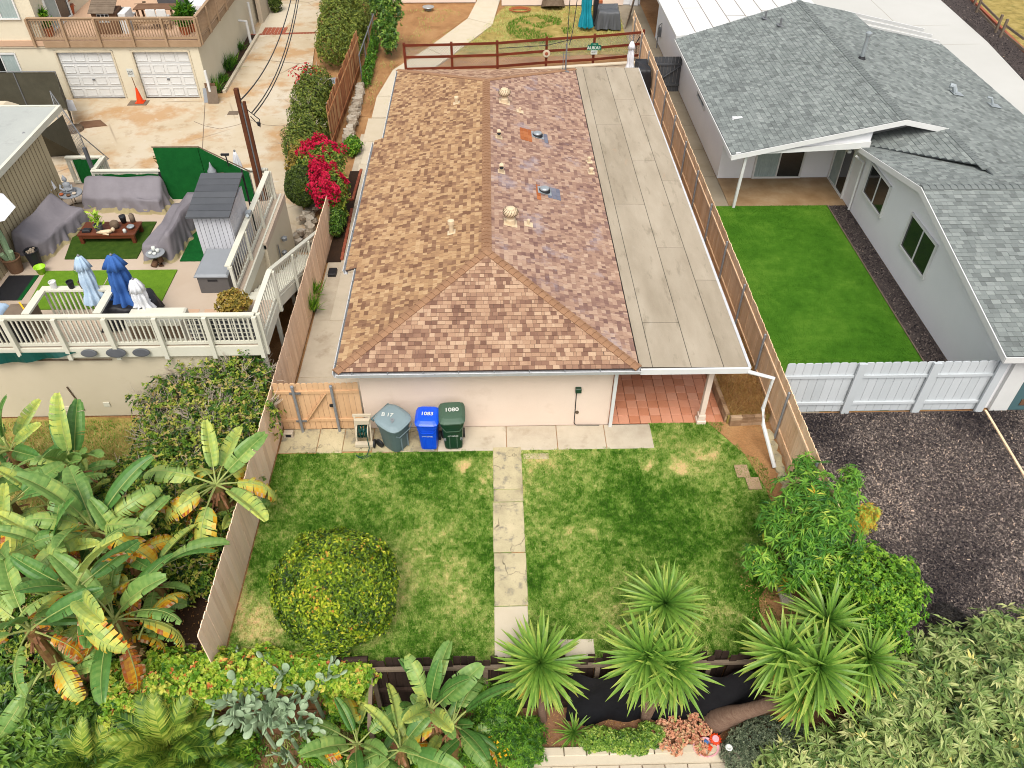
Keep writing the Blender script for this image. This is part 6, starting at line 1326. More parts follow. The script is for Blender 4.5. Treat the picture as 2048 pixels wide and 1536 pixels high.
bush('pink_succulent', 'mound of dusty pink succulent rosettes beside the fallen toys', 'succulent', at(1350, 1460, -2), [B(x, y, -1.8, .13, .12, .11) for x, y in ((1330, 1420), (1350, 1440), (1375, 1405), (1385, 1430), (1395, 1450), (1345, 1465), (1365, 1480), (1385, 1475), (1400, 1490), (1330, 1490), (1410, 1460), (1325, 1450), (1372, 1455), (1352, 1500), (1382, 1420), (1405, 1500), (1316, 1470))], 1100, 6, .05, .8, 'succ', 195, spread=.7, tone=(.5, .22), lump=.05, stem=0, low=.1)
# hedges by the driveway
bush('tall_hedge', 'tall clipped hedge at the top between driveway and dirt yard', 'hedge', (-8.2, 44, 0), [(-8.1, 42.5, 1.1, .95, 1.6, 1.1), (-8.3, 45.0, 1.2, 1.0, 1.7, 1.2), (-8.5, 47.5, 1.3, 1.0, 1.7, 1.2), (-8.7, 50.0, 1.3, 1.0, 1.7, 1.3), (-8.8, 52.5, 1.3, 1.0, 1.7, 1.3), (-7.1, 43.6, .9, .35, 3, .9), (-7.2, 48.5, 1.0, .4, 3.5, 1.0)], 11000, 4, .12, .5, 'hedge', 201, spread=.9, tone=(.7, .2), lump=.1, inner=.3, stem=.05, low=.6)
bush('yard_hedge', 'thin green creeper strip along the pipe fence', 'hedge', (-6.2, 42, 0), [(-6.25, 40.5, .3, .22, 1.5, .5), (-6.3, 43.0, .3, .22, 1.7, .5), (-6.35, 45.6, .4, .22, 1.7, .5)], 2000, 4, .1, .5, 'citrus', 203, tone=(.35, .15), stem=0)
bush('mid_hedge', 'clipped green hedge with grey twigs between driveway and rough plank fence', 'hedge', (-7.8, 34, 0), [(-7.9, 31.2, .9, .8, 1.2, .9), (-7.9, 33.0, 1.0, .85, 1.3, 1.0), (-8.1, 35.0, 1.1, .85, 1.4, 1.0), (-8.2, 36.6, 1.0, .8, 1.0, 1.0)], 9500, 4, .09, .5, 'hedge', 205, spread=.9, tone=(.62, .22), lump=.12, inner=.35, stem=.05, twigs=60, low=.6)
bush('red_flower_bush', 'scattered red blossoms on top of the clipped mid hedge', 'flowers', (-8.4, 36.6, 1), [(-8.5, 36.6, 1.55, .75, .8, .55)], 120, 5, .08, .8, 'redflower', 207, spread=.8, stem=0, low=-.3)
bush('dark_round_bush', 'dark green rounded bush left of the bougainvillea', 'bush', at(600, 410, 0), [B(604, 372, 1.2, .62, .7, .75)], 7500, 4, .07, .55, 'hedge', 211, spread=.9, tone=(.32, .16), lump=.06, inner=.2, stem=.05, low=.7)
bush('bougainvillea', 'bougainvillea covered in magenta bracts beside the side path', 'bush', at(655, 440, 0), [B(650, 320, 1.6, .75, .8, .6), B(665, 380, 1.3, .6, .7, .7), B(620, 330, 1.4, .5, .6, .5), B(668, 420, .7, .45, .55, .6)], 3600, 5, .085, .5, 'shrub', 221, spread=.95, tone=(.5, .18), lump=.15, stem=.05, up=.5)
bg_ = bpy.data.objects['bougainvillea']
P, Nn, _ = blob_points(3600, [B(645, 302, 1.85, .7, .6, .45), B(655, 372, 1.62, .5, .75, .55), B(638, 345, 1.7, .3, .5, .4)], 223, low=-.1, lump=.25, inner=.1); keepm = vn(P[:, 0], P[:, 1], 2.6, 9) > .24; P = P[keepm]; Nn = Nn[keepm]
V, F, T = sprigs(P+Nn*.05, Nn, 4, .075, .8, 224, spread=.8, tone=(.5, .2)); cloud('bracts', V, F, T, M['flower'], bg_)
bush('sprawling_vine', 'loose olive green shoots reaching left from the bougainvillea', 'vine', at(600, 330, 0), [B(600, 312, 1.4, .35, .5, .4), B(588, 335, 1.1, .3, .3, .3)], 700, 5, .1, .5, 'olive', 225, tone=(.35, .2), lump=.4, stem=.03, stemm='bark')
bush('bed_plant', 'small bright shrub at the foot of the stone wall', 'plant', at(705, 300, 0), [B(705, 292, .35, .35, .5, .35)], 900, 5, .08, .5, 'citrus', 226, tone=(.45, .2), stem=0)
bush('bed_plant', 'leggy green plants inside the brick edged bed under the bougainvillea', 'plant', at(672, 440, 0), [B(675, 440, .5, .25, .8, .5)], 1100, 5, .08, .5, 'darkleaf', 227, tone=(.35, .2), stem=.02)
bush('small_tree', 'small dark leaved sapling tree standing on the bare dirt yard', 'tree', at(775, 106, 0), [B(775, 58, 1.4, .42, .45, .8), B(782, 20, 2.2, .5, .5, .8), B(758, 10, 2.3, .4, .5, .5), B(780, 85, .9, .35, .35, .5)], 900, 7, .2, .35, 'darkleaf', 231, tone=(.45, .22), lump=.25, stem=.045, up=.6)
b = MB(); p = at(1106, 14, 0); b.tube([p, p+Vector((0, .2, .5)), p+Vector((0, .5, 2.5))], [.75, .6, .5], 14); b.build('palm_stump', M['bark'], label='thick base of a palm trunk against the pink far wall', cat='trunk')
# garage side strip plants
def tuft(name, px, py, r, label, m='drychip', n=160, h=.5, tone=.3, z=0, cat='plant', mm='citrus'):
    p = at(px, py, z); root = empty(name, p, label, cat); g = np.random.default_rng(px+py); P = np.repeat(np.array([[p.x, p.y, z]]), n, 0)+g.normal(0, r*.25, (n, 3))*np.array([1, 1, 0]); D = unit(g.normal(0, .45, (n, 3))+np.array([0, 0, 1.])); S = unit(np.cross(D, g.normal(size=(n, 3))))
    V, F, T = leaves(P, D, S, h*g.uniform(.6, 1.2, n), .03, .1, .25, np.clip(g.normal(tone, .2, n), 0, 1)); cloud('leaves', V, F, T, M[mm], root); return root
tuft('grass_clump', 430, 185, .5, 'spiky green clump beside the leaning boards at the garage corner', h=.8)
tuft('grass_clump', 447, 165, .4, 'small bright clump along the garage side wall', h=.5); tuft('grass_clump', 455, 143, .5, 'dark bushy clump halfway along the garage side wall', h=.9, tone=.15, n=220)
tuft('grass_clump', 466, 130, .4, 'green clump above the dark bushy one by the garage wall', h=.6); tuft('grass_clump', 478, 102, .4, 'farthest green clump along the garage side wall', h=.6, tone=.2)
for i, (x, y) in enumerate(((628, 578), (626, 610))): 
    t_ = tuft('potted_grass', x, y+10, .3, ('spiky green plant in a black pot by the tan fence, the far one', 'spiky green plant in a black pot by the tan fence, the near one')[i], h=.6, z=.25, tone=.5, n=110); b = MB(); p = at(x, y+10, .02); b.lathe([(.12, 0), (.16, .26), (.14, .26)], p, 14); b.build('pot', M['black'], t_)
tuft('aloe_clump', 1100, 1120, .01, 'x', n=3) if 0 else None
bush('spiky_weed', 'pale spiky seed heads on top of the broad shrub at the deck corner', 'plant', at(455, 700, 1), [B(455, 690, 2.2, .35, .35, .3)], 60, 10, .3, .12, 'loquat', 233, tone=(.7, .15), up=1, stem=0)
bush('rose_shrub', 'olive brown leaved potted shrub at the deck corner by the steps', 'shrub', at(465, 620, DZ), [B(466, 604, 3.0, .4, .35, .3)], 500, 5, .09, .6, 'olive', 235, tone=(.45, .22), stem=.02)
# ---------------------------------------------------------------- palm
def frond(seed, L=1.5, tone=.4):
    g = random.Random(seed); mb = MB(); N = 19; ang = 0; p = Vector((0, 0, 0)); path = [p.copy()]; dr = [0]
    for i in range(N): ang -= 1.3/N*(i/N)*1.6; p = p+Vector((0, math.cos(ang), math.sin(ang)))*L/N; path.append(p.copy()); dr.append(ang)
    mb.tube(path, [.016*(1-.8*i/N) for i in range(N+1)], 4, tone=.7, cap=False)
    for i in range(3, N+1):
        for k_ in range(2):
            for s in (-1, 1):
                q = path[i-1].lerp(path[i], k_*.5); l = .42*math.sin(math.pi*min(.96, .18+.8*i/N))**.6*g.uniform(.85, 1.1)*L/1.5; a = dr[i]; T = Vector((0, math.cos(a), math.sin(a))); Nn = Vector((0, -math.sin(a), math.cos(a)))
                d = (Vector((s, 0, 0))*.75+T*.7+Nn*g.uniform(.05, .3)).normalized(); w_ = .02; e = q+d*l-Vector((0, 0, l*.22)); m_ = q+d*l*.5
                mb.add([q-T*w_, m_-T*w_*1.1, e, m_+T*w_*1.1, q+T*w_], [(0, 1, 3, 4), (1, 2, 3)], [max(0, tone+g.uniform(-.3, .25))]*2)
    return mb.mesh('frond', M['palmleaf'])
FR = [frond(k, tone=.3+.12*k) for k in range(4)]
def palm(px, py, z, h, n, size, label, elr=(80, 5)):
    p = at(px, py, z); root = empty('palm', (p.x, p.y, z-h), label, 'palm', 'small palms in the lower front bed'); b = MB(); b.tube([(p.x, p.y, z-h), (p.x, p.y, z)], [.14, .1], 10); b.build('trunk', M['bark'], root)
    for i in range(n):
        f = i/n; M4 = Matrix.Translation((0, 0, h)) @ Matrix.Rotation(i*2.4+BR.uniform(-.2, .2), 4, 'Z') @ Matrix.Rotation(R(elr[0]+(elr[1]-elr[0])*f), 4, 'X') @ Matrix.Rotation(BR.uniform(-.4, .4), 4, 'Y') @ Matrix.Diagonal((size,)*3+(1,)); link('frond', FR[BR.randrange(4)], root, mat4=M4)
palm(335, 1500, -.9, 1.1, 22, .95, 'feathery palm at the bottom, left of the grey cactus'); palm(410, 1525, -1.2, .9, 16, .7, 'feathery palm directly beside the grey cactus'); palm(180, 1530, -1.1, .9, 14, .8, 'feathery palm at the bottom edge beside the glossy shrub')
# ---------------------------------------------------------------- prickly pear
CR = random.Random(9); cx = empty('prickly_pear', at(560, 1440, -2), 'grey green prickly pear cactus with many oval pads below the ivy', 'cactus')
pm_ = []
for k in range(3):
    b = MB(); b.lathe([(.01, 0), (.04, .02), (.075, .09), (.085, .15), (.07, .21), (.03, .245), (.005, .25)], (0, 0, 0), 10, ey=.22); pm_.append(b.mesh('pad', M['cactus'], True))
pads = 0
def grow(M4, depth):
    global pads
    if pads > 299 or depth > 5: return
    pads += 1; link('pad', pm_[CR.randrange(3)], cx, mat4=M4 @ Matrix.Diagonal((1, 1, 1, 1)))
    for _ in range(CR.choice((1, 2, 2, 3)) if depth < 3 else CR.choice((0, 1, 2))):
        t = CR.uniform(-.9, .9); s = CR.uniform(.82, 1.02); c = Matrix.Translation((.07*math.sin(t), 0, .15+.09*math.cos(t))) @ Matrix.Rotation(CR.uniform(-1.3, 1.3), 4, 'Z') @ Matrix.Rotation(t*.7, 4, 'Y') @ Matrix.Rotation(CR.uniform(-.5, .5), 4, 'X') @ Matrix.Diagonal((s, s, s, 1)); grow(M4 @ c, depth+1)
for (px, py, z) in ((470, 1395, -.75), (500, 1410, -.6), (540, 1390, -.5), (590, 1370, -.45), (630, 1385, -.5), (560, 1430, -.7), (600, 1440, -.75), (530, 1450, -.9), (575, 1490, -1.1), (500, 1430, -.9), (625, 1420, -.7), (560, 1380, -.6), (585, 1465, -1.), (610, 1355, -.5), (550, 1515, -1.3), (600, 1520, -1.3)):
    p = at(px, py+15, z-.05)-wl(cx); b = MB(); b.tube([p+wl(cx)-Vector((0, -.1, 1.)), p+wl(cx)], .05, 6); b.build('stem', M['cactus'], cx); grow(Matrix.Translation(p) @ Matrix.Rotation(CR.uniform(0, 3), 4, 'Z') @ Matrix.Rotation(CR.uniform(-.4, .4), 4, 'X') @ Matrix.Diagonal((1.3, 1.3, 1.3, 1)), 0)
blades('bed_weeds', 16000, -7.5, .2, 5.2, 8.2, -2.0, 'blade', lambda x, y: .5+.8*(fb(x, y, 1.5, 29)-.5), lambda x, y: fb(x, y, 1.2, 27) > .36, h=.16, w=.025, label='rough grass and weeds on the lower ground between cactus and palms', cat='grass')
bush('low_shrub', 'low light green filler shrub between the cactus and the tall banana plant', 'shrub', at(690, 1440, -2), [B(690, 1420, -1.5, .4, .35, .5), B(740, 1450, -1.7, .4, .35, .35), B(640, 1500, -1.7, .35, .3, .3), B(480, 1500, -1.6, .4, .35, .35), B(700, 1525, -1.7, .5, .35, .35), B(860, 1530, -1.7, .5, .35, .3)], 1800, 5, .11, .4, 'citrus', 241, tone=(.5, .22), lump=.25, stem=0)
# weeds round the path, litter
V = []; g = np.random.default_rng(4)
def litter(name, n, x0, x1, y0, y1, z, label, s=(.04, .09), m='drychip', tone=(.6, .2)):
    P = np.stack([g.uniform(x0, x1, n), g.uniform(y0, y1, n), np.full(n, z)], 1); a = g.uniform(0, 6.28, n); D = np.stack([np.cos(a), np.sin(a), g.normal(0, .1, n)], 1); V, F, T = leaves(P, unit(D), np.tile([[0, 0, 1.]], (n, 1)), g.uniform(*s, n), .025, .1, .0, np.clip(g.normal(*tone, n), 0, 1)); cloud(name, V, F, T, M[m], label=label, cat='leaf litter')
litter('leaf_litter', 420, 5.7, 7.6, 8.6, 11, .035, 'yellow brown fallen leaves on the bare corner of the lawn'); litter('leaf_litter', 500, -9.5, -6.1, 8.6, 11.5, .0, 'brown fallen leaves on the dark soil behind the bananas', tone=(.3, .2))
litter('leaf_litter', 700, .3, 6, 7.4, 8.3, -1.985, 'scattered dry leaves on the planting bed under the yuccas', s=(.03, .08)); litter('leaf_litter', 1500, -6.6, -1, 36, 51, -.03, 'dry leaves strewn over the dirt yard beyond the house', s=(.06, .14), tone=(.45, .25))
blades('yard_weeds', 26000, -2.2, 7.8, 43.6, 51.3, -.04, 'blade', lambda x, y: np.where(np.hypot(x-2.8, (y-47.5)*.8) < 1.9, .2, .78), lambda x, y: (fb(x, y, 1.1, 15) > .42) & (x > (y-43.6)*.42-2.2), h=.12, w=.03, label='dry straw grass with one green patch beyond the red fence', cat='grass')
blades('yard_weeds', 5000, -6.6, -1.8, 36, 51, -.03, 'blade', lambda x, y: .66+0*x, lambda x, y: (fb(x, y, 1.3, 17) > .56), h=.1, w=.025, label='sparse straw tufts on the bare dirt yard', cat='grass')
blades('dry_strip_grass', 14000, -16, -8.4, 12.6, 16.0, -.02, 'blade', lambda x, y: .45+.5*(fb(x, y, 1.2, 19)-.4), lambda x, y: x < 9, h=.1, w=.02, label='dry yellow green grass between the beige wall and the bananas', cat='grass')
# ================================================================ GARAGE HOUSE, top left
A = empty('garage_house', (-18, 38.1, 0), 'cream two storey house with two white garage doors and a sun terrace above', 'house')
TZ = 2.75
b = MB()
for (x0, x1) in ((-24.5, -23.6), (-22.2, -20.3), (-17.72, -16.78), (-14.16, -13.66)): b.box(x0, x1, 38.1, 38.3, 0, 2.2)
b.box(-24.5, -13.66, 38.1, 38.3, 2.2, 2.5); b.box(-13.86, -13.66, 38.301, 60, 0, 2.5); b.box(-24.5, -20.6, 38.12, 38.3, 2.5, 6); b.box(-20.75, -20.6, 38.3, 48, TZ, 6); b.box(-20.6, -16, 47.8, 48, TZ, 6)
b.box(-23.6, -22.2, 38.1, 38.3, 0, 1.1)
b.build('wall', M['wallT'], A)
b = MB(); b.box(-24.5, -13.5, 38.02, 60, 2.5, TZ); b.build('terrace_slab', M['deck2'], A); b = MB(); b.box(-20.62, -13.48, 37.97, 38.018, 2.46, 2.74); b.box(-13.498, -13.45, 37.97, 60, 2.46, 2.74); b.build('fascia', M['brownrail'], A)
b = MB(); b.box(-24.5, -17, 38.05, 38.098, 2.42, 2.48); b.build('trim', M['wallL'], A)
for (x0, x1) in ((-20.28, -17.74), (-16.76, -14.18)):
    d = empty('garage_door', (0, 0, 0)); d.parent = A; org = Vector((x0, 38.2, 0)); d.location = org-wl(A); WL[d.name] = org
    b = MB(); b.box(x0, x1, 38.2, 38.24, 0, 2.2); b.build('door_leaf', M['white'], d); w_ = (x1-x0)/4
    for r_ in range(4):
        for c_ in range(4):
            X0, Z0 = x0+c_*w_, r_*.55; b = MB(); b.slab([(X0+.07, 38.195, Z0+.1), (X0+w_-.07, 38.195, Z0+.1), (X0+w_-.07, 38.195, Z0+.45), (X0+.07, 38.195, Z0+.45)], (0, .004, 0))
            for (a0, a1, z0, z1) in ((X0+.07, X0+w_-.07, Z0+.1, Z0+.12), (X0+.07, X0+w_-.07, Z0+.43, Z0+.45), (X0+.07, X0+.09, Z0+.121, Z0+.429), (X0+w_-.09, X0+w_-.07, Z0+.121, Z0+.429)): b.box(a0, a1, 38.172, 38.194, z0, z1)
            b.build('panel', M['white'], d)
    for r_ in (1, 2, 3): b = MB(); b.box(x0, x1, 38.19, 38.199, r_*.55-.005, r_*.55+.005); b.build('seam', M['grey'], d)
    b = MB(); b.box((x0+x1)/2-.06, (x0+x1)/2+.06, 38.15, 38.19, .86, .92); b.build('handle', M['galv'], d)
    b = MB(); b.box(x0-.08, x0, 38.06, 38.1, 0, 2.28); b.box(x1, x1+.08, 38.06, 38.1, 0, 2.28); b.box(x0-.08, x1+.08, 38.055, 38.099, 2.2, 2.28); b.build('frame', M['wallL'], d)
window(A, (-23.6, 38.12, 1.15), (1, 0, 0), 1.4, 1.0, (0, -1, 0), cm=['glass', 'curtain']); window(A, (-22.9, 38.1, 3.7), (1, 0, 0), 1.6, 1.4, (0, -1, 0), cm=['curtain', 'curtain'])
window(A, (-20.59, 39.2, 2.8), (0, 1, 0), 2.2, 2.05, (1, 0, 0), name='sliding_door', cm=['curtain', 'glass'])
railing(A, (-21.0, 38.02), (-13.45, 38.02), TZ, 3.75, 'brownrail', post=1.5, bal=.125, drop=.25)
railing(A, (-13.45, 38.05), (-13.45, 46), TZ, 3.75, 'brownrail', post=1.6, bal=.14, out=(1, 0, 0), drop=.2)
# terrace furniture
def crate(name, x0, x1, y0, y1, z0, z1, m, label, cat, bev=.02): b = MB(); b.bbox(x0, x1, y0, y1, z0, z1, bev); return b.build(name, M[m], label=label, cat=cat)
p = at(140, 28, TZ)
def rosette(mname, L, n, tone):
    def f(t, x, y, z):
        g = np.random.default_rng(int(abs(x*77)+abs(y*9))); P = np.repeat(np.array([[x, y, z+.02]]), n, 0)+g.normal(0, .05, (n, 3))+np.array([0, 0, 1])*g.uniform(0, L*.8, (n, 1)); D = unit(g.normal(0, .7, (n, 3))+np.array([0, 0, .8])); V, F, T = leaves(P, D, unit(g.normal(size=(n, 3))+np.array([0, 0, 1.])), L*g.uniform(.3, .6, n), .08*L/.5, .2, .2, np.clip(g.normal(tone, .2, n), 0, 1)); cloud('foliage', V, F, T, M[mname], t)
    return f
pot(p.x, p.y, TZ, .3, .4, 'terra', 'terracotta pot with a coppery leafed plant on the upper terrace', rosette('redleaf', .9, 160, .5))
for i, (x, y) in enumerate(((88, 70), (100, 72))): p = at(x, y, TZ); pot(p.x, p.y, TZ, .24, .35, 'terra', ('orange pot with a green plant behind the left end of the brown rail', 'second orange pot next to it, a step further right behind the brown rail')[i], rosette('citrus', .8, 120, .35))
for i, (x, y) in enumerate(((372, 68), (385, 62))): p = at(x, y, TZ); pot(p.x, p.y, TZ, .26, .35, 'terra', ('brown pot with a bushy plant in the right corner of the terrace, the left one', 'brown pot with a bushy plant tucked into the terrace corner post')[i], rosette('citrus', .9, 140, .3))
# playhouse
p = at(216, 72, TZ); x, y = p.x, p.y+.2; PH = empty('playhouse', (x, y, TZ), 'brown wooden childrens playhouse with slatted green grey roof', 'playhouse')
b = MB(); b.box(x-.55, x+.55, y, y+.9, TZ, TZ+1.0); b.build('wall', M['brown'], PH)
b = MB(); b.box(x-.3, x+.25, y-.03, y-.004, TZ+.55, TZ+.95); b.build('window', M['white'], PH)
for k in range(3): b = MB(); b.box(x-.27+k*.18, x-.14+k*.18, y-.042, y-.032, TZ+.6, TZ+.9); b.build('pane', M['dark'], PH)
for k in range(9): z0 = TZ+1.0+k*.055; yy = y-.15+k*.13; b = MB(); b.slab([(x-.62, yy, z0), (x+.55, yy, z0), (x+.55, yy+.13, z0+.04), (x-.62, yy+.13, z0+.04)], (0, 0, -.03)); b.build('roof_slat', M['rollroof' if 0 else 'weathered'], PH)
crate('toy_kitchen', x+.62, x+.95, y+.1, y+1.0, TZ, TZ+.9, 'white', 'white and brown toy shelf leaning beside the playhouse', 'toy')
# picnic table, bench, sofa, chairs
p = at(320, 45, TZ); T2 = empty('terrace_table', (p.x, p.y, TZ), 'long brown plank table on the upper terrace', 'table')
for k in range(6): b = MB(); b.box(p.x-.95, p.x+.95, p.y-.4+k*.14, p.y-.27+k*.14, TZ+.7, TZ+.74); b.build('plank', M['brown'], T2)
for sx in (-.8, .8):
    for sy in (-.3, .3): b = MB(); b.box(p.x+sx-.04, p.x+sx+.04, p.y+sy-.04, p.y+sy+.04, TZ, TZ+.7); b.build('leg', M['brown'], T2)
T2 = empty('terrace_bench', (p.x, p.y-1.0, TZ), 'tan slatted bench between the brown rail and the plank table', 'bench')
for k in range(12): b = MB(); b.box(p.x-.85+k*.14, p.x-.74+k*.14, p.y-1.15, p.y-.75, TZ+.4, TZ+.44); b.build('slat', M['brownrail'], T2)
b = MB(); b.box(p.x-.85, p.x+.85, p.y-1.13, p.y-1.08, TZ+.3, TZ+.398); b.box(p.x-.85, p.x-.78, p.y-1.1, p.y-.8, TZ, TZ+.3); b.box(p.x+.76, p.x+.83, p.y-1.1, p.y-.8, TZ, TZ+.3); b.build('frame', M['brownrail'], T2)
for i, (dx, dy) in enumerate(((-1.25, -.2), (.0, -.6), (.5, -.6), (1.3, .1))):
    X, Y = p.x+dx, p.y+dy; c = empty('terrace_chair', (X, Y, TZ), 'black and white patterned chair at the plank table, '+('at its left end', 'on the near side left', 'on the near side right', 'at its right end')[i], 'chair', 'patterned chairs at the plank table')
    b = MB(); b.bbox(X-.22, X+.22, Y-.22, Y+.22, TZ+.4, TZ+.5, .03); b.build('seat', M['checker'] if 'checker' in M else M['white'], c)
    b = MB(); b.bbox(X-.22, X+.22, Y-.24, Y-.18, TZ+.5, TZ+.85, .02); b.build('backrest', M['white'], c)
    for sx in (-.19, .19):
        for sy in (-.19, .19): b = MB(); b.box(X+sx-.02, X+sx+.02, Y+sy-.02, Y+sy+.02, TZ, TZ+.4); b.build('leg', M['bark'], c)
p = at(375, 5, TZ); crate('outdoor_sofa', p.x-1.4, p.x+1.1, p.y-.3, p.y+.4, TZ, TZ+.45, 'shedr', 'long dark grey low sofa at the top of the upper terrace', 'sofa', .04)
b = MB(); b.bbox(p.x-1.38, p.x+1.08, p.y-.28, p.y+.38, TZ+.45, TZ+.6, .04); b.build('cushion', M['grey'], bpy.data.objects['outdoor_sofa'])
p = at(398, 22, TZ); crate('white_ottoman', p.x-.55, p.x+.5, p.y-.5, p.y+.2, TZ, TZ+.5, 'umbw', 'white cushioned seat in the right corner of the upper terrace', 'ottoman', .08)
b = MB(); p = at(383, 40, TZ); b.tube([p, p+Vector((-.2, .5, 2.5))], .03, 8); b.build('umbrella_pole', M['galv'], label='grey slanted umbrella pole at the right end of the terrace', cat='pole')
b = MB(); a = at(268, 8, TZ+.01); b.tube([a, at(285, 7, TZ+.02)], .015, 6); b.lathe([(.09, 0), (.09, .05)], at(288, 5, TZ), 10); b.build('toy_shovel', M['bark'], label='long handled tool lying on the upper terrace floor', cat='tool')
# sign, cone, mat, leaning boards in front of the garages
p = at(278, 205); b = MB(); b.box(p.x-.45, p.x+.45, p.y-.35, p.y+.2, .001, .02); b.build('door_mat', M['weathered'], label='worn grey brown mat under the orange cone between the garage doors', cat='mat')
cn = empty('traffic_cone', (p.x+.05, p.y, .02), 'orange cone with a wooden pole and small notice between the garage doors', 'cone'); X, Y = p.x+.08, p.y
b = MB(); b.box(X-.2, X+.2, Y-.2, Y+.2, .022, .05); b.lathe([(.16, .05), (.04, .7), (.035, .72)], (X, Y, 0), 14); b.build('cone_body', M['orange'], cn)
b = MB(); b.tube([(X, Y, .6), (X-.04, Y, 1.3)], .02, 6); b.build('stick', M['brown'], cn)
b = MB(); b.box(X-.17, X+.12, Y-.02, Y, 1.25, 1.62); sgn = b.build('notice_board', M['mark'], cn); text('KIDS\nPLAY', .11, 'black', Matrix.Translation((X-.025, Y-.026, 1.43)) @ UPR, cn)
p = at(425, 203); lb = empty('leaning_boards', (p.x, p.y, 0), 'brown and pale boards leaning at the corner of the garage wall', 'boards')
for k, (dx, h, m_) in enumerate(((.0, .8, 'brown'), (-.1, .6, 'grey'), (.12, .75, 'weathered'))): b = MB(); b.slab([(p.x+dx-.25, p.y-.12*k, .01), (p.x+dx+.25, p.y-.12*k, .01), (p.x+dx+.25, p.y-.12*k+.25, h), (p.x+dx-.25, p.y-.12*k+.25, h)], (0, -.03, 0)); b.build('board', M[m_], lb)
b = MB(); b.box(p.x-.02, p.x+.08, p.y-.1, p.y, 0, 1.5); b.build('post', M['white'], lb)
p = at(467, 226); b = MB(); b.box(p.x-.25, p.x+.25, p.y-.2, p.y+.2, .001, .012); b.build('drain_cover', M['weathered'], label='square rusty drain cover set in the driveway', cat='cover')
# strip kerb with plants along the garage side wall
b = MB(); b.box(-13.2, -13.05, 38.6, 46.5, 0, .14); b.build('side_kerb', M['concL'], kind='structure'); sheet('side_bed', rect(-13.65, -13.2, 38.6, 46.5), .06, 'darkdirt', .05)
# gas pipe, entry walls at the top
b = MB(); p = at(502, 88); b.tube([p, p+Vector((0, 0, 1.2)), p+Vector((-.5, 0, 1.25)), p+Vector((-.6, 0, .9))], .08, 8); b.build('bent_pipe', M['white'], label='white bent vent pipe beside the driveway at the garage wall', cat='pipe')
b = MB(); p = at(509, 68); b.tube([p, p+Vector((0, 0, 1.7))], .07, 8); b.build('bollard', M['white'], label='straight white bollard behind the bent white pipe', cat='bollard')
b = MB(); p = at(482, 70); 
for k in range(5): b.tube([p+Vector((.3*math.cos(a*.7), .1*k, .8+.3*math.sin(a*.7))) for a in range(10)], .02, 5)
b.build('hose_reel', M['twig'], label='coiled pale hose hanging on the garage side wall', cat='hose')
p = at(530, 28); EW = empty('entry_wall', (p.x, p.y, 0), 'pale block entry wall with terracotta coping at the top left', 'wall')
b = MB(); b.box(p.x-1.0, p.x, p.y, p.y+.25, 0, 1.5); b.box(p.x, p.x+.25, p.y-1.6, p.y+.25, 0, 1.6); b.build('wall_face', M['cinder'], EW)
for k in range(5): b = MB(); b.box(p.x-1.0+k*.2, p.x-.81+k*.2, p.y-.04, p.y+.29, 1.505, 1.57); b.build('coping_brick', M['terra'], EW)
for k in range(8): b = MB(); b.box(p.x-.04, p.x+.29, p.y-1.6+k*.21, p.y-1.4+k*.21, 1.605, 1.67); b.build('coping_brick', M['terra'], EW)
patch('entry_paving', [(-13.2, 46.2), (-11.9, 46.9), (-11.6, 52), (-13.6, 52)], .008, 'concL', 21, .1)
q = MB()
for k in range(24): q.bbox(-13.0+(k % 6)*.22, -12.8+(k % 6)*.22, 46.9+(k//6)*.24, 47.12+(k//6)*.24, 0, .02, .004)
q.build('brick_apron', M['brick'], kind='structure')
bush('entry_plant', 'yellow green strappy plant behind the terracotta capped wall', 'plant', at(487, 18), [B(490, 14, .6, .5, .5, .5)], 200, 6, .35, .1, 'citrus', 301, tone=(.75, .2), up=1, stem=0)
bush('entry_shrub', 'round green shrub right of the terracotta capped wall', 'shrub', at(548, 8), [B(550, 5, .5, .35, .5, .5)], 900, 4, .1, .5, 'hedge', 302, tone=(.4, .2), stem=0)
# chain link enclosure with shade cloth and loose panels
ce = empty('chain_link_fence', (-22, 37.0, 0), 'chain link fence covered with dark green grey shade cloth left of the garage doors', 'fence')
for x in (-24, -21.8, -19.9): b = MB(); b.tube([(x, 36.7, 0), (x, 36.7, 1.85)], .03, 6); b.build('post', M['galv'], ce)
b = MB(); b.tube([(-24, 36.7, 1.85), (-19.9, 36.7, 1.85)], .025, 6); b.build('top_rail', M['galv'], ce)
M['shade'] = mat('shade_cloth', [C(72, 70, 56), C(98, 94, 78)], ns=2, noise=.6, fine=.1, fs=40)
b = MB(); b.box(-24, -19.95, 36.72, 36.74, .1, 1.8); b.build('shade_cloth', M['shade'], ce)
b = MB(); q0, q1 = Vector((-19.9, 36.7, 0)), Vector((-17.9, 32.6, 0)); b.slab([q0+Vector((0, 0, .1)), q0.lerp(q1, .55)+Vector((0, 0, .1)), q0.lerp(q1, .55)+Vector((0, 0, 1.8)), q0+Vector((0, 0, 1.8))], (.02, 0, 0)); b.build('shade_cloth', M['shade'], ce)
lp = empty('fence_panel', (-17.8, 31.5, 0), 'loose chain link gate frame propped at the court with a white rag', 'fence panel')
P0, P1, P2, P3 = [Vector(v) for v in ((-18.9, 33.5, 0), (-16.9, 31.2, 0), (-16.9, 31.2, 1.4), (-19.3, 34.6, 1.8))]
b = MB()
for a, c in ((P0, P1), (P1, P2), (P2, P3), (P3, P0), (P1, P1+Vector((.5, .6, 0))), (P2, P1+Vector((.5, .6, 0)))): b.tube([a, c], .025, 6)
for k in range(1, 12): t = k/12; b.tube([P0.lerp(P1, t), P3.lerp(P2, t)], .006, 4)
for k in range(1, 8): t = k/8; b.tube([P0.lerp(P3, t), P1.lerp(P2, t)], .006, 4)
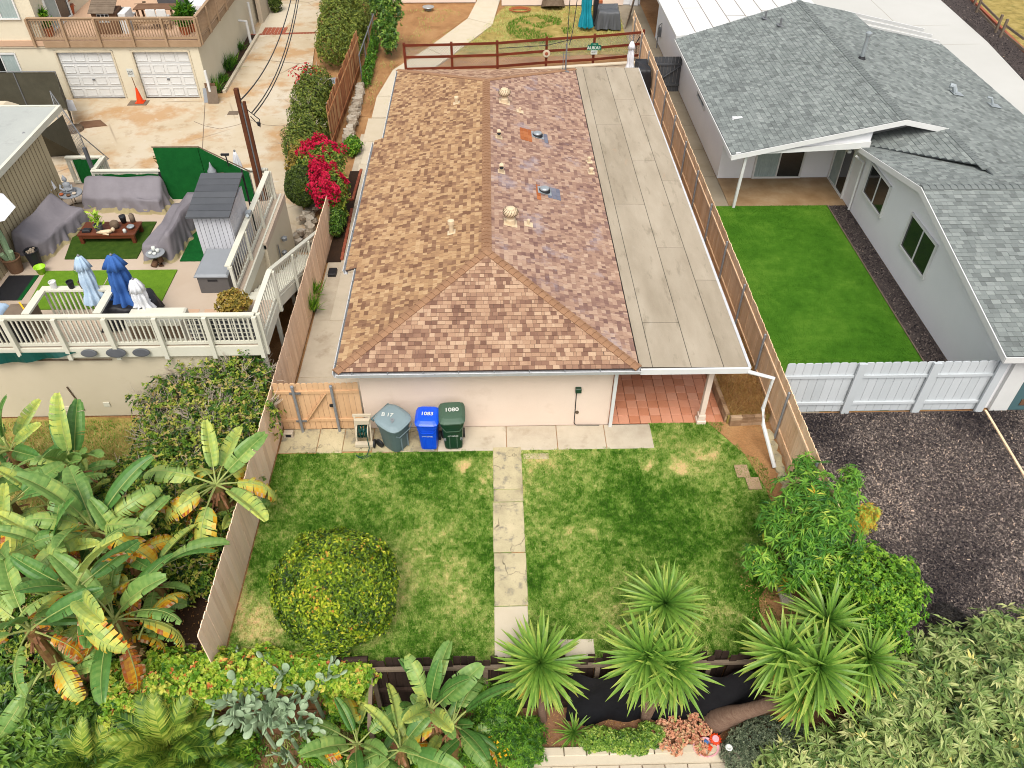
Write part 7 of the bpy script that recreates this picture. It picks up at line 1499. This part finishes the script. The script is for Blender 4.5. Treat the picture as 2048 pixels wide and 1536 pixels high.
b.build('frame', M['galv'], lp)
sh2 = MB(); a, c = Vector((-17.6, 29.2, 0)), Vector((-15.3, 27.0, 0)); sh2.slab([at(78, 268, 1.7), at(125, 230, 1.7), at(158, 310, .05), at(95, 314, .05)], (0, .02, 0)); sh2.build('cloth_screen', M['shade'], label='dark olive cloth covered panel leaning beside the pale roof corner', cat='panel')
b = MB(); b.bbox(-23.5, -21.6, 34.6, 35.8, 0, 1.0, .3); b.build('tarped_boat', M['concL'], label='pale cover over a bulky item in the enclosure by the chain link fence', cat='cover'); 
crate('storage_bin', -22.4, -21.2, 33.4, 34.2, 0, .4, 'black', 'dark box half hidden behind the pale roof corner', 'box')
b = MB(); p = at(137, 222, .6); b.slab([p, p+Vector((.35, .05, 0)), p+Vector((.3, .1, .45)), p+Vector((.05, .08, .5))], (0, .02, 0)); b.build('rag', M['umbw'], label='white rag hanging on the loose chain link frame', cat='rag')
b = MB(); p = at(148, 260, 0); b.lathe([(.45, 0), (.4, .12), (.1, .2)], p, 12); b.build('wire_coil', M['bark'], label='coil of dark mesh wire lying on the court', cat='wire')
b = MB(); p = at(180, 250, 0); b.prism([(p.x-.6, p.y-.5), (p.x+.8, p.y-.1), (p.x+.3, p.y+.5), (p.x-.5, p.y+.3)], 0, .03); b.build('scrap_board', M['brown'], label='flat brown scrap board on the court beside the wire coil', cat='board')
# utility pole and cables
up = empty('utility_pole', (-7.62, 23.62, DZ), 'tall dark brown wooden utility pole standing on the deck wall', 'pole')
b = MB(); b.box(-7.72, -7.6, 23.55, 23.7, DZ, 6.35); b.box(-7.55, -7.47, 23.58, 23.68, DZ, 5.95); b.build('pole_timber', M['pole'], up)
b = MB(); b.tube([(-7.575, 23.6, DZ), (-7.575, 23.6, 5.9)], .03, 6); b.build('conduit', M['galv'], up)
b = MB(); tp = Vector((-7.45, 23.6, 5.7))
b.tube([tp, tp+Vector((.3, 0, -.3)), tp+Vector((.25, .1, -.6)), tp+Vector((.05, 0, -.2))], .015, 5); b.lathe([(.05, 0), (.06, .1), (.03, .12)], tp+Vector((.25, 0, -.5)), 8); b.build('wire_loop', M['black'], up)
def cable(p, q, sag, r, label):
    p, q = Vector(p), Vector(q); pts = [p.lerp(q, k/16)-Vector((0, 0, sag*4*(k/16)*(1-k/16))) for k in range(17)]; b = MB(); b.tube(pts, r, 5); b.build('cable', M['black'], label=label, cat='cable')
cable(tp+Vector((-.15, 0, .3)), at(583, -6, 4.6), .5, .022, 'left overhead cable running from the pole up over the driveway')
cable(tp+Vector((.1, 0, -.1)), at(594, -6, 4.5), .6, .02, 'middle overhead cable running from the pole up over the driveway'); cable(tp+Vector((.16, 0, -.15)), at(598, -6, 4.45), .62, .02, 'right overhead cable running close beside the middle one')
cable(mastp, at(1140, -6, 5.2), .3, .018, 'left cable rising from the roof mast over the red fence'); cable(mastp+Vector((.1, 0, 0)), at(1155, -6, 5.2), .35, .018, 'right cable rising from the roof mast over the red fence')
# ================================================================ BINS
def bin_(name, x, y, rz, w_, d_, h, mb_, ml, label, nums=None, round_=False, sides=None):
    t = empty(name, (x, y, .02), label, 'bin', 'wheeled rubbish bins by the house wall', rz)
    b = MB(); N = 20
    def sec(s, z, sq=5, dy=0, w=w_, d=d_):
        r = []
        for k in range(28):
            a = 2*math.pi*k/28+.11; c, n_ = math.cos(a), math.sin(a); q = (abs(c)**sq+abs(n_)**sq)**(-1/sq); r.append((c*q*w/2*s, n_*q*d/2*s+dy, z))
        return r
    sqn = 3.4 if round_ else 6
    R_ = [sec(.74, .05, sqn), sec(.76, .1, sqn), sec(.86, h*.6, sqn), sec(.9, h*.82, sqn), sec(.97, h*.83, sqn), sec(.98, h*.93, sqn), sec(1.02, h*.935, sqn), sec(1.02, h*.96, sqn)]
    vs = [p for r in R_ for p in r]; n = 28; fs = [(i*n+k, i*n+(k+1) % n, (i+1)*n+(k+1) % n, (i+1)*n+k) for i in range(len(R_)-1) for k in range(n)]+[list(range(n))[::-1]]
    b.add(vs, fs); b.build('body', M[mb_], t, local=True, smooth=False)
    b = MB(); L_ = [sec(1.06, h*.955, sqn, -.01), sec(1.07, h*.99, sqn, -.01), sec(.98, h*1.02, sqn, 0), sec(.8, h*1.055, sqn, .02), sec(.5, h*1.065, sqn, .03)]; vs = []
    for i, r in enumerate(L_):
        for p in r: vs.append((p[0], p[1], p[2]+(p[1]+d_/2)/d_*.05))
    fs = [(i*n+k, i*n+(k+1) % n, (i+1)*n+(k+1) % n, (i+1)*n+k) for i in range(len(L_)-1) for k in range(n)]+[[4*n+k for k in range(n)]]
    b.add(vs, fs); ld = b.build('lid', M[ml], t, local=True)
    b = MB(); b.tube([(-w_*.42, d_*.56, h*.97), (w_*.42, d_*.56, h*.97)], .022, 8)
    for s in (-1, 1): b.box(s*w_*.42-.02, s*w_*.42+.02, d_*.45, d_*.57, h*.93, h*.99)
    b.build('handle', M[mb_], t, local=True)
    for s in (-1, 1):
        b = MB(); b.lathe([(.02, -.03), (.13, -.03), (.135, 0), (.13, .03), (.02, .03)], (0, 0, 0), 18); b.xf(Matrix.Translation((s*(w_*.42+.01), d_*.36, .125)) @ Matrix.Rotation(R(90), 4, 'Y')); wh = b.build('wheel', M['black'], t, local=True)
    b = MB(); z = h*.78; F_ = -d_*.46
    for a, c in (((-.4, .83), (-.27, .7)), ((-.27, .7), (.27, .7)), ((.27, .7), (.4, .83))): b.beam((a[0]*w_, F_-.02, a[1]*h), (c[0]*w_, F_-.02, c[1]*h), .02, .018, up=(0, 1, 0))
    b.box(-w_*.17, -w_*.13, F_+.02, F_+.045, .08, h*.55); b.box(w_*.13, w_*.17, F_+.02, F_+.045, .08, h*.55); b.build('rib', M[ml], t, local=True)
    if nums:
        for (s, sz, dx, dy, rot, where) in nums:
            if where == 'lid': M4 = Matrix.Translation((dx, dy, h*1.068+(dy+d_/2)/d_*.05+.012)) @ Matrix.Rotation(rot, 4, 'Z')
            else: M4 = Matrix.Translation((dx, F_-.012 if where == 'front' else F_-.012, dy)) @ Matrix.Rotation(R(86), 4, 'X')
            o = text(s, sz, 'mark' if len(s) > 1 else 'steel', M4, t, bold=.004 if where == 'lid' else 0); o.matrix_local = M4
    return t
bin_('recycling_bin', -1.82, 14.88, R(-3), .6, .64, 1.07, 'binb', 'binb', 'blue wheeled bin in the middle of the three', [('1083', .17, 0, .0, 0, 'lid'), ('CITY REFUSE', .05, 0, .62, 0, 'front'), ('NO HAZARDS', .045, 0, .1, 0, 'front')])
bin_('garden_waste_bin', -1.17, 14.92, R(3), .66, .72, 1.14, 'bing', 'bingl', 'dark green square wheeled bin, rightmost of the three', [('1080', .19, 0, .02, 0, 'lid'), ('CITY REFUSE', .05, 0, .62, 0, 'front'), ('8', .16, -.22, .5, 0, 'front'), ('8', .16, .22, .5, 0, 'front')])
t = bin_('rubbish_bin', -2.74, 14.92, R(52), .76, .82, 1.08, 'bins', 'binsl', 'faded grey green wheeled bin turned sideways, leftmost of the three', [('B 17', .17, -.05, .12, R(-60), 'lid'), ('9', .22, -.12, -.12, R(-50), 'lid')], round_=True); t.rotation_euler = (R(3), R(-4), R(52))
hr = empty('hose_reel', (-3.55, 15.0, .02), 'tan framed hose reel cart with coiled green hose beside the grey bin', 'hose reel')
b = MB()
for s in (-.2, .2): b.beam((-3.6+s, 14.85, .05), (-3.6+s, 15.1, .95), .04, .04); b.beam((-3.6+s, 14.85, .08), (-3.6+s, 15.25, .2), .04, .04)
b.box(-3.85, -3.35, 15.08, 15.14, .92, .98); b.box(-3.8, -3.4, 14.98, 15.1, .72, .86); b.box(-3.84, -3.36, 14.76, 14.9, .06, .16); b.build('frame', M['grey' if 0 else 'concL'], hr)
for s in (-.15, .15): b = MB(); b.lathe([(.02, 0), (.22, 0), (.22, .02), (.02, .02)], (0, 0, 0), 20); b.xf(Matrix.Translation((-3.6+s-.01, 14.98, .48)) @ Matrix.Rotation(R(90), 4, 'Y')); b.build('reel_disc', M['concL'], hr)
b = MB(); pts = []
for k in range(200): a = k*.5; f = (k % 22)/22; pts.append((-3.73+.26*(f if (k//22) % 2 == 0 else 1-f), 14.98+(.13+.0003*k)*math.cos(a), .48+(.13+.0003*k)*math.sin(a)))
b.tube(pts, .014, 5); b.tube([(-3.5, 14.85, .4), (-3.45, 14.7, .1), (-3.5, 14.5, .02), (-3.7, 14.42, .03), (-3.8, 14.5, .04), (-3.6, 14.38, .02), (-3.4, 14.5, .02)], .014, 5); b.build('hose', M['hose'], hr)
b = MB(); b.lathe([(.02, -.02), (.13, -.02), (.13, .02), (.02, .02)], (0, 0, 0), 16); b.xf(Matrix.Translation((-3.32, 14.83, .13)) @ Matrix.Rotation(R(90), 4, 'Y')); b.build('wheel', M['black'], hr)
# ================================================================ DECK ORNAMENTS
def statue(x, y, z, s, m, label, cat='statue', seated=True):
    t = empty('statue', (x, y, z), label, cat); b = MB()
    if seated: b.lathe([(.2, 0), (.24, .05), (.2, .12), (.11, .16), (.13, .24), (.12, .32), (.05, .36), (.04, .38), (.075, .42), (.08, .48), (.05, .54), (.025, .58), (.02, .6)], (0, 0, 0), 18, ey=.75); b.tube([(-.17, -.04, .28), (-.2, -.1, .16), (-.02, -.17, .12)], .04, 8); b.tube([(.17, -.04, .28), (.2, -.1, .16), (.02, -.17, .12)], .04, 8)
    b.xf(Matrix.Translation((x, y, z)) @ Matrix.Diagonal((s, s, s, 1))); b.build('figure', M[m], t, smooth=True); return t
statue(-13.6, 23.2, DZ+.61, .95, 'grey', 'seated pale grey meditating statue on the round side table')
for i, (dx, dy, m_) in enumerate(((.18, -.12, 'twig'), (.05, -.24, 'brown'), (-.2, -.18, 'terra'))): lathe_thing('bowl', [(.03, 0), (.07, .03), (.06, .06), (.02, .04)], (-13.55+dx, 23.15+dy, DZ+.61), m_, 'small %s beside the grey seated statue' % ('pale shell', 'brown dish', 'orange lantern')[i], ('shell', 'dish', 'lantern')[i])
p = at(343, 392, DZ); t = empty('head_planter', (p.x, p.y, DZ), 'black carved head planter on a white pedestal at the turf screen', 'planter')
b = MB(); b.lathe([(.24, 0), (.2, .35), (.17, .5)], (p.x, p.y, DZ), 12); b.build('pedestal', M['white'], t)
b = MB(); b.lathe([(.08, .5), (.1, .56), (.16, .66), (.18, .8), (.17, .95), (.12, 1.05), (.09, 1.1), (.05, 1.04)], (p.x, p.y, DZ), 16, fold=.04, nf=16); b.beam((p.x, p.y-.17, DZ+.78), (p.x, p.y-.19, DZ+.86), .03, .04); b.build('head', M['black'], t, smooth=True)
rosette('olive', .5, 22, .3)(t, p.x, p.y, DZ+1.05)
statue(p.x+.15, p.y-.1, DZ, .01, 'grey', 'x') if 0 else None
pot(-13.98, 20.0-.35, DZ, .25, .45, 'brown', 'large bronze pot holding a tall cactus by the house wall', None)
cp_ = bpy.data.objects['pot']; b = MB(); b.tube([(-13.98, 19.65, DZ+.4), (-14.02, 19.75, DZ+1.0), (-14.1, 19.85, DZ+1.5)], [.08, .09, .06], 8); b.tube([(-13.9, 19.6, DZ+.4), (-13.82, 19.55, DZ+.75)], .07, 8); b.tube([(-14.05, 19.6, DZ+.4), (-14.08, 19.5, DZ+.68)], .07, 8); b.build('cactus_stem', M['citrusb'] if 'citrusb' in M else M['cactus'], cp_)
t = pot(-13.45, 19.85, DZ, .2, .55, 'black', 'black carved planter filled with pale stones and shells', None)
b = MB(); rr = random.Random(4)
for k in range(14): a, r_ = rr.uniform(0, 6.3), rr.uniform(0, .15); b.lathe([(.01, 0), (.04, .02), (.03, .05), (.005, .06)], (-13.45+r_*math.cos(a), 19.85+r_*math.sin(a), DZ+.54), 6)
b.build('pebbles', M['stone'], t)
lathe_thing('bucket', [(.1, 0), (.14, .2), (.17, .22), (.17, .24), (.13, .22), (.11, .05)], (-13.2, 19.52, DZ), 'lime', 'small lime green bucket beside the black carved planter', 'bucket')
def tt(px, py): p = at(px, py, 2.96); return p.x, p.y, 2.942
x, y, z = tt(200, 462); t = pot(x, y, z, .13, .22, 'shedr', 'dark blue grey pot with a yellow green plant on the coffee table', rosette('citrus', .45, 50, .9))
x, y, z = tt(231, 455); lathe_thing('vase', [(.09, 0), (.14, .08), (.13, .2), (.07, .25), (.05, .24)], (x, y, z), 'bark', 'round dark brown vase in the middle of the coffee table', 'vase')
x, y, z = tt(248, 444); lathe_thing('vase', [(.07, 0), (.1, .2), (.1, .24), (.07, .22)], (x, y, z), 'black', 'black ribbed pot behind the brown vase on the coffee table', 'pot')
x, y, z = tt(266, 442); lathe_thing('jar', [(.08, 0), (.08, .22), (.05, .26), (.05, .28)], (x, y, z), 'weathered', 'tall glass jar at the far right corner of the coffee table', 'jar')
x, y, z = tt(262, 456); lathe_thing('bowl', [(.05, 0), (.12, .08), (.1, .1), (.04, .05)], (x, y, z), 'alu', 'silver lidded bowl on the right part of the coffee table', 'bowl')
x, y, z = tt(250, 464); lathe_thing('jar', [(.05, 0), (.05, .1), (.03, .12)], (x, y, z), 'mark', 'small white jar near the front right of the coffee table', 'jar')
x, y, z = tt(210, 466); b = MB(); b.tube([(x-.25, y, z+.03), (x-.1, y-.02, z+.06), (x+.12, y, z+.07), (x+.22, y+.02, z+.09)], [.02, .06, .07, .04], 8); b.lathe([(.02, 0), (.06, .05), (.05, .11), (.01, .14)], (x+.27, y+.02, z+.06), 10); b.tube([(x-.05, y-.05, z+.02), (x+.15, y-.1, z+.02)], .025, 6); b.build('reclining_figure', M['vent'], smooth=True, label='pale reclining stone figurine lying at the front of the coffee table', cat='figurine')
x, y, z = tt(173, 461); b = MB(); b.bbox(x-.1, x+.14, y-.1, y+.08, z, z+.08, .03); b.box(x-.28, x-.09, y-.01, y+.01, z+.03, z+.05); b.build('black_gadget', M['black'], label='crumpled black bag at the left end of the coffee table', cat='bag')
# foot shaped stand with cups
p = at(319, 530, DZ); t = empty('carved_stand', (p.x, p.y, DZ), 'carved brown stand with round tray beside the covered sofa end', 'table')
b = MB(); b.tube([(p.x-.12, p.y-.15, DZ+.05), (p.x-.08, p.y, DZ+.12), (p.x-.05, p.y+.02, DZ+.4)], [.08, .09, .07], 10); b.tube([(p.x+.1, p.y-.12, DZ+.05), (p.x+.08, p.y, DZ+.12), (p.x+.05, p.y+.02, DZ+.4)], [.08, .09, .07], 10); b.build('base', M['brown'], t, smooth=True)
b = MB(); b.lathe([(.26, .4), (.27, .43), (.25, .435)], (p.x, p.y, DZ), 20); b.build('tray', M['grey'], t)
for i, (dx, dy, h) in enumerate(((-.04, .06, .16), (.08, .02, .1), (-.12, -.06, .05), (.02, -.1, .05))): lathe_thing('cup', [(.05, 0), (.055, h), (.04, h)], (p.x+dx, p.y+dy, DZ+.437), 'mark', 'white %s on the round tray of the carved stand' % ('tall cup', 'rounded cup', 'low dish at the left', 'low dish at the front')[i], 'cup')
for i, (px, py, m_) in enumerate(((90, 603, 'white'), (126, 602, 'black'), (151, 600, 'weathered'))):
    p = at(px, py, 3.6); pot(p.x, 17.4, 3.585, .09, .18, m_, ('small white pitcher on the cream bar rail', 'small black pot on the cream bar rail', 'small grey pot with a sprout on the cream bar rail')[i], rosette('citrus', .3, 12, .4) if i == 2 else None)
p = at(513, 450, 3.6); b = MB(); b.box(-7.38, -7.22, 20.9, 21.1, 3.63, 3.72); b.tube([(-7.3, 20.9, 3.68), (-7.25, 20.7, 3.75)], .05, 8); b.build('security_camera', M['alu'], label='pale blue grey flood light clamped on the cream side rail', cat='light')
# wooden step at the foot of the stairs
b = MB()
ws_ = empty('wooden_steps', (-6.6, 24.9, 0), 'weathered wooden step with dark mat at the foot of the outside stairs', 'steps')
for k in range(6): b = MB(); b.box(-7.15, -6.1, 24.5+k*.18, 24.67+k*.18, 0, .16); b.build('plank', M['weathered'], ws_)
b = MB(); b.box(-6.7, -6.15, 24.55, 25.1, .162, .18); b.build('mat', M['black'], ws_)
# blue grey lid bin by the rough fence, top left yard
p = at(652, 163, .9); b = MB(); b.bbox(p.x-.55, p.x+.6, p.y-.5, p.y+.4, 0, .82, .03); t = b.build('storage_box', M['shedr'], label='blue grey lidded bin behind the clipped mid hedge', cat='bin'); b = MB(); b.bbox(p.x-.6, p.x+.65, p.y-.55, p.y+.45, .825, .93, .05); b.build('lid', M['grey'], t)
b = MB(); b.beam((-5.95, 31, 0), (-5.9, 31.3, 0), .1, .1)
crate('meter_box', -5.78, -5.5, 22.9, 23.3, 0, .12, 'black', 'small black box on the ground at the end of the brick edged bed', 'box')
# back yard items, top
PW = empty('pink_wall', (0, 52.3, 0), 'pale pink garden wall along the top edge of the dirt yard', 'wall')
b = MB(); b.box(-9.5, -.9, 52.2, 52.5, 0, 2.2); b.box(.7, 8.2, 51.6, 51.9, 0, 2.2); b.build('wall_face', M['pink'], PW)
b = MB(); b.box(-9.55, -.88, 52.15, 52.55, 2.203, 2.27); b.box(.68, 8.25, 51.55, 51.95, 2.203, 2.27); b.build('coping', M['concL'], PW)
lathe_thing('bird_bath', [(.2, 0), (.15, .1), (.35, .16), (.36, .2), (.3, .18)], tuple(at(857, 20, 0)), 'alu', 'small pale round basin on the dirt near the pink wall', 'basin')
b = MB(); p = at(1040, 22); 
for k in range(3): b.tube([p+Vector(((.5+.08*k)*math.cos(a*.5), (.35+.05*k)*math.sin(a*.5), .04+.03*k)) for a in range(14)], .025, 5)
b.build('garden_hose', M['terra'], label='coiled reddish garden hose on the dry grass by the pink wall', cat='hose')
p = at(1172, 60); umbrella(p, p+Vector((.0, .5, 2.9)), .15, .38, 'teal', 'tall closed teal umbrella cover standing in the back yard', seed=12, tuft=False)
p = at(1215, 58); drape('grill_cover', [(p.x-.7, p.y-.3), (p.x+.7, p.y-.3), (p.x+.7, p.y+.9), (p.x-.7, p.y+.9)], lambda x, y: 1.0+.15*(y > p.y+.5), 0, 'dark brown grey cover over a grill behind the red fence', 14, m='shedr', lining=False)
b = MB(); p = at(1250, 50); b.slab([p+Vector((-.1, -.6, 0)), p+Vector((.5, 1.6, 0)), p+Vector((.9, 1.6, 2.2)), p+Vector((.3, -.6, 2.0))], (.05, 0, 0)); b.build('leaning_lattice', M['weathered'], label='big brown weathered lattice panel leaning against the tan fence', cat='panel')
crate('bbq_cart', 6.2, 6.6, 49.2, 49.8, 0, 1.0, 'terra', 'small red brown brick coloured cart behind the covered grill', 'cart'); crate('black_barrel', 5.95, 6.2, 47.9, 48.4, 0, 1.5, 'black', 'narrow black stand next to the teal umbrella cover', 'stand')
# ================================================================ FRONT BED TRINKETS
def bed(px, py): p = at(px, py, -1.97); return p.x, p.y, -1.985
x, y, z = bed(1410, 1500); tb_ = empty('toy_tub', (x, y, z), 'pale pink plastic tub of toys by the stone kerb', 'tub')
b = MB(); b.lathe([(.2, 0), (.27, .15), (.29, .15), (.29, .17), (.25, .16), (.2, .03)], (x, y, z), 20, ey=.75); b.build('tub', M['pinkp'], tb_)
for i, (dx, dy, m_, nm, lb_) in enumerate(((-.1, .02, 'yellow', 'toy_mould', 'yellow star shaped sand mould in the pink tub'), (.06, -.02, 'orange', 'toy_mould', 'orange sand mould in the pink tub'), (.0, .1, 'bluep', 'toy_mould', 'small blue toy in the pink tub'))):
    b = MB(); b.lathe([(.05, .06), (.07, .2), (.03, .22)], (x+dx, y+dy, z), 10, fold=.2, nf=5); b.build(nm, M[m_], label=lb_, cat='toy')
x, y, z = bed(1428, 1485); b = MB(); b.lathe([(.12, 0), (.13, .05), (.05, .07)], (x, y, z+.15), 24, fold=.12, nf=12); fl = b.build('toy_flower', M['orange'], label='orange rimmed flower shaped toy with a pink centre', cat='toy'); b = MB(); b.lathe([(.08, .07), (.07, .09)], (x, y, z+.15), 14); b.build('centre', M['pinkp'], fl)
x, y, z = bed(1418, 1462); b = MB(); b.tube([(x-.12, y+.1, z+.1), (x+.06, y, z+.1)], .025, 6); b.bbox(x+.05, x+.17, y-.08, y+.04, z+.04, z+.16, .03); b.build('toy_shovel', M['yellow'], label='yellow toy shovel lying above the pink tub', cat='toy')
x, y, z = bed(1403, 1467); crate('toy_block', x-.06, x+.06, y-.08, y+.08, z, z+.14, 'redp', 'red toy piece next to the yellow shovel', 'toy', .03)
x, y, z = bed(1438, 1510); b = MB(); b.lathe([(.05, 0), (.09, .08), (.05, .12)], (x, y, z), 12, fold=.2, nf=5); b.build('toy_mould', M['lime'], label='lime green toy at the right of the pink tub', cat='toy')
x, y, z = bed(1408, 1427); b = MB(); b.bbox(x-.08, x+.08, y-.08, y+.1, z, z+.16, .03); b.build('toy_bucket', M['bluep'], label='pale blue toy bucket near the swollen yucca trunk', cat='toy')
x, y, z = bed(1285, 1508); b = MB(); b.tube([(x+.12*math.cos(a*.5), y+.12*math.sin(a*.5), z+.04) for a in range(-3, 8)], .035, 8); b.build('crescent_ornament', M['grey'], label='pale grey crescent ring lying on the soil by the kerb', cat='ornament')
x, y, z = bed(1316, 1504); crate('black_box', x-.07, x+.07, y-.07, y+.07, z, z+.1, 'black', 'small black box with a red handle near the kerb', 'box', .02)
x, y, z = bed(1089, 1508); crate('white_dish', x-.08, x+.08, y-.05, y+.05, z, z+.03, 'mark', 'small white tile on the soil at the left end of the kerb', 'tile', .01)
lathe_thing('glass_dish', [(.06, 0), (.09, .05), (.08, .05), (.05, .01)], bed(1120, 1510), 'twig', 'small pale ring shaped dish on the kerb bed', 'dish')
lathe_thing('white_ring', [(.05, 0), (.08, .06), (.05, .07), (.03, .02)], tuple(at(1457, 1497, -1.05)), 'mark', 'small white cup resting on the low grey green bush', 'cup')
x, y, z = bed(1325, 1515)
b = MB(); b.box(-6.9, -6.6, 8.75, 9.05, -.03, .02); b.build('paver', M['weathered'], label='square grey paver lying on the dark soil', cat='paver')
b = MB(); p = at(1565, 1185, .0); b.bbox(p.x-.12, p.x+.16, p.y-.35, p.y+.3, 0, .12, .02); b.build('concrete_kerb', M['conc'], label='short pale concrete edging stone under the citrus tree', cat='stone')
b = MB(); p = at(1960, 1250, 0); b.lathe([(.12, 0), (.1, .05), (.02, .07)], p, 9); b.build('pale_rock', M['stone'], label='small round pale rock lying on the mulch yard', cat='rock')
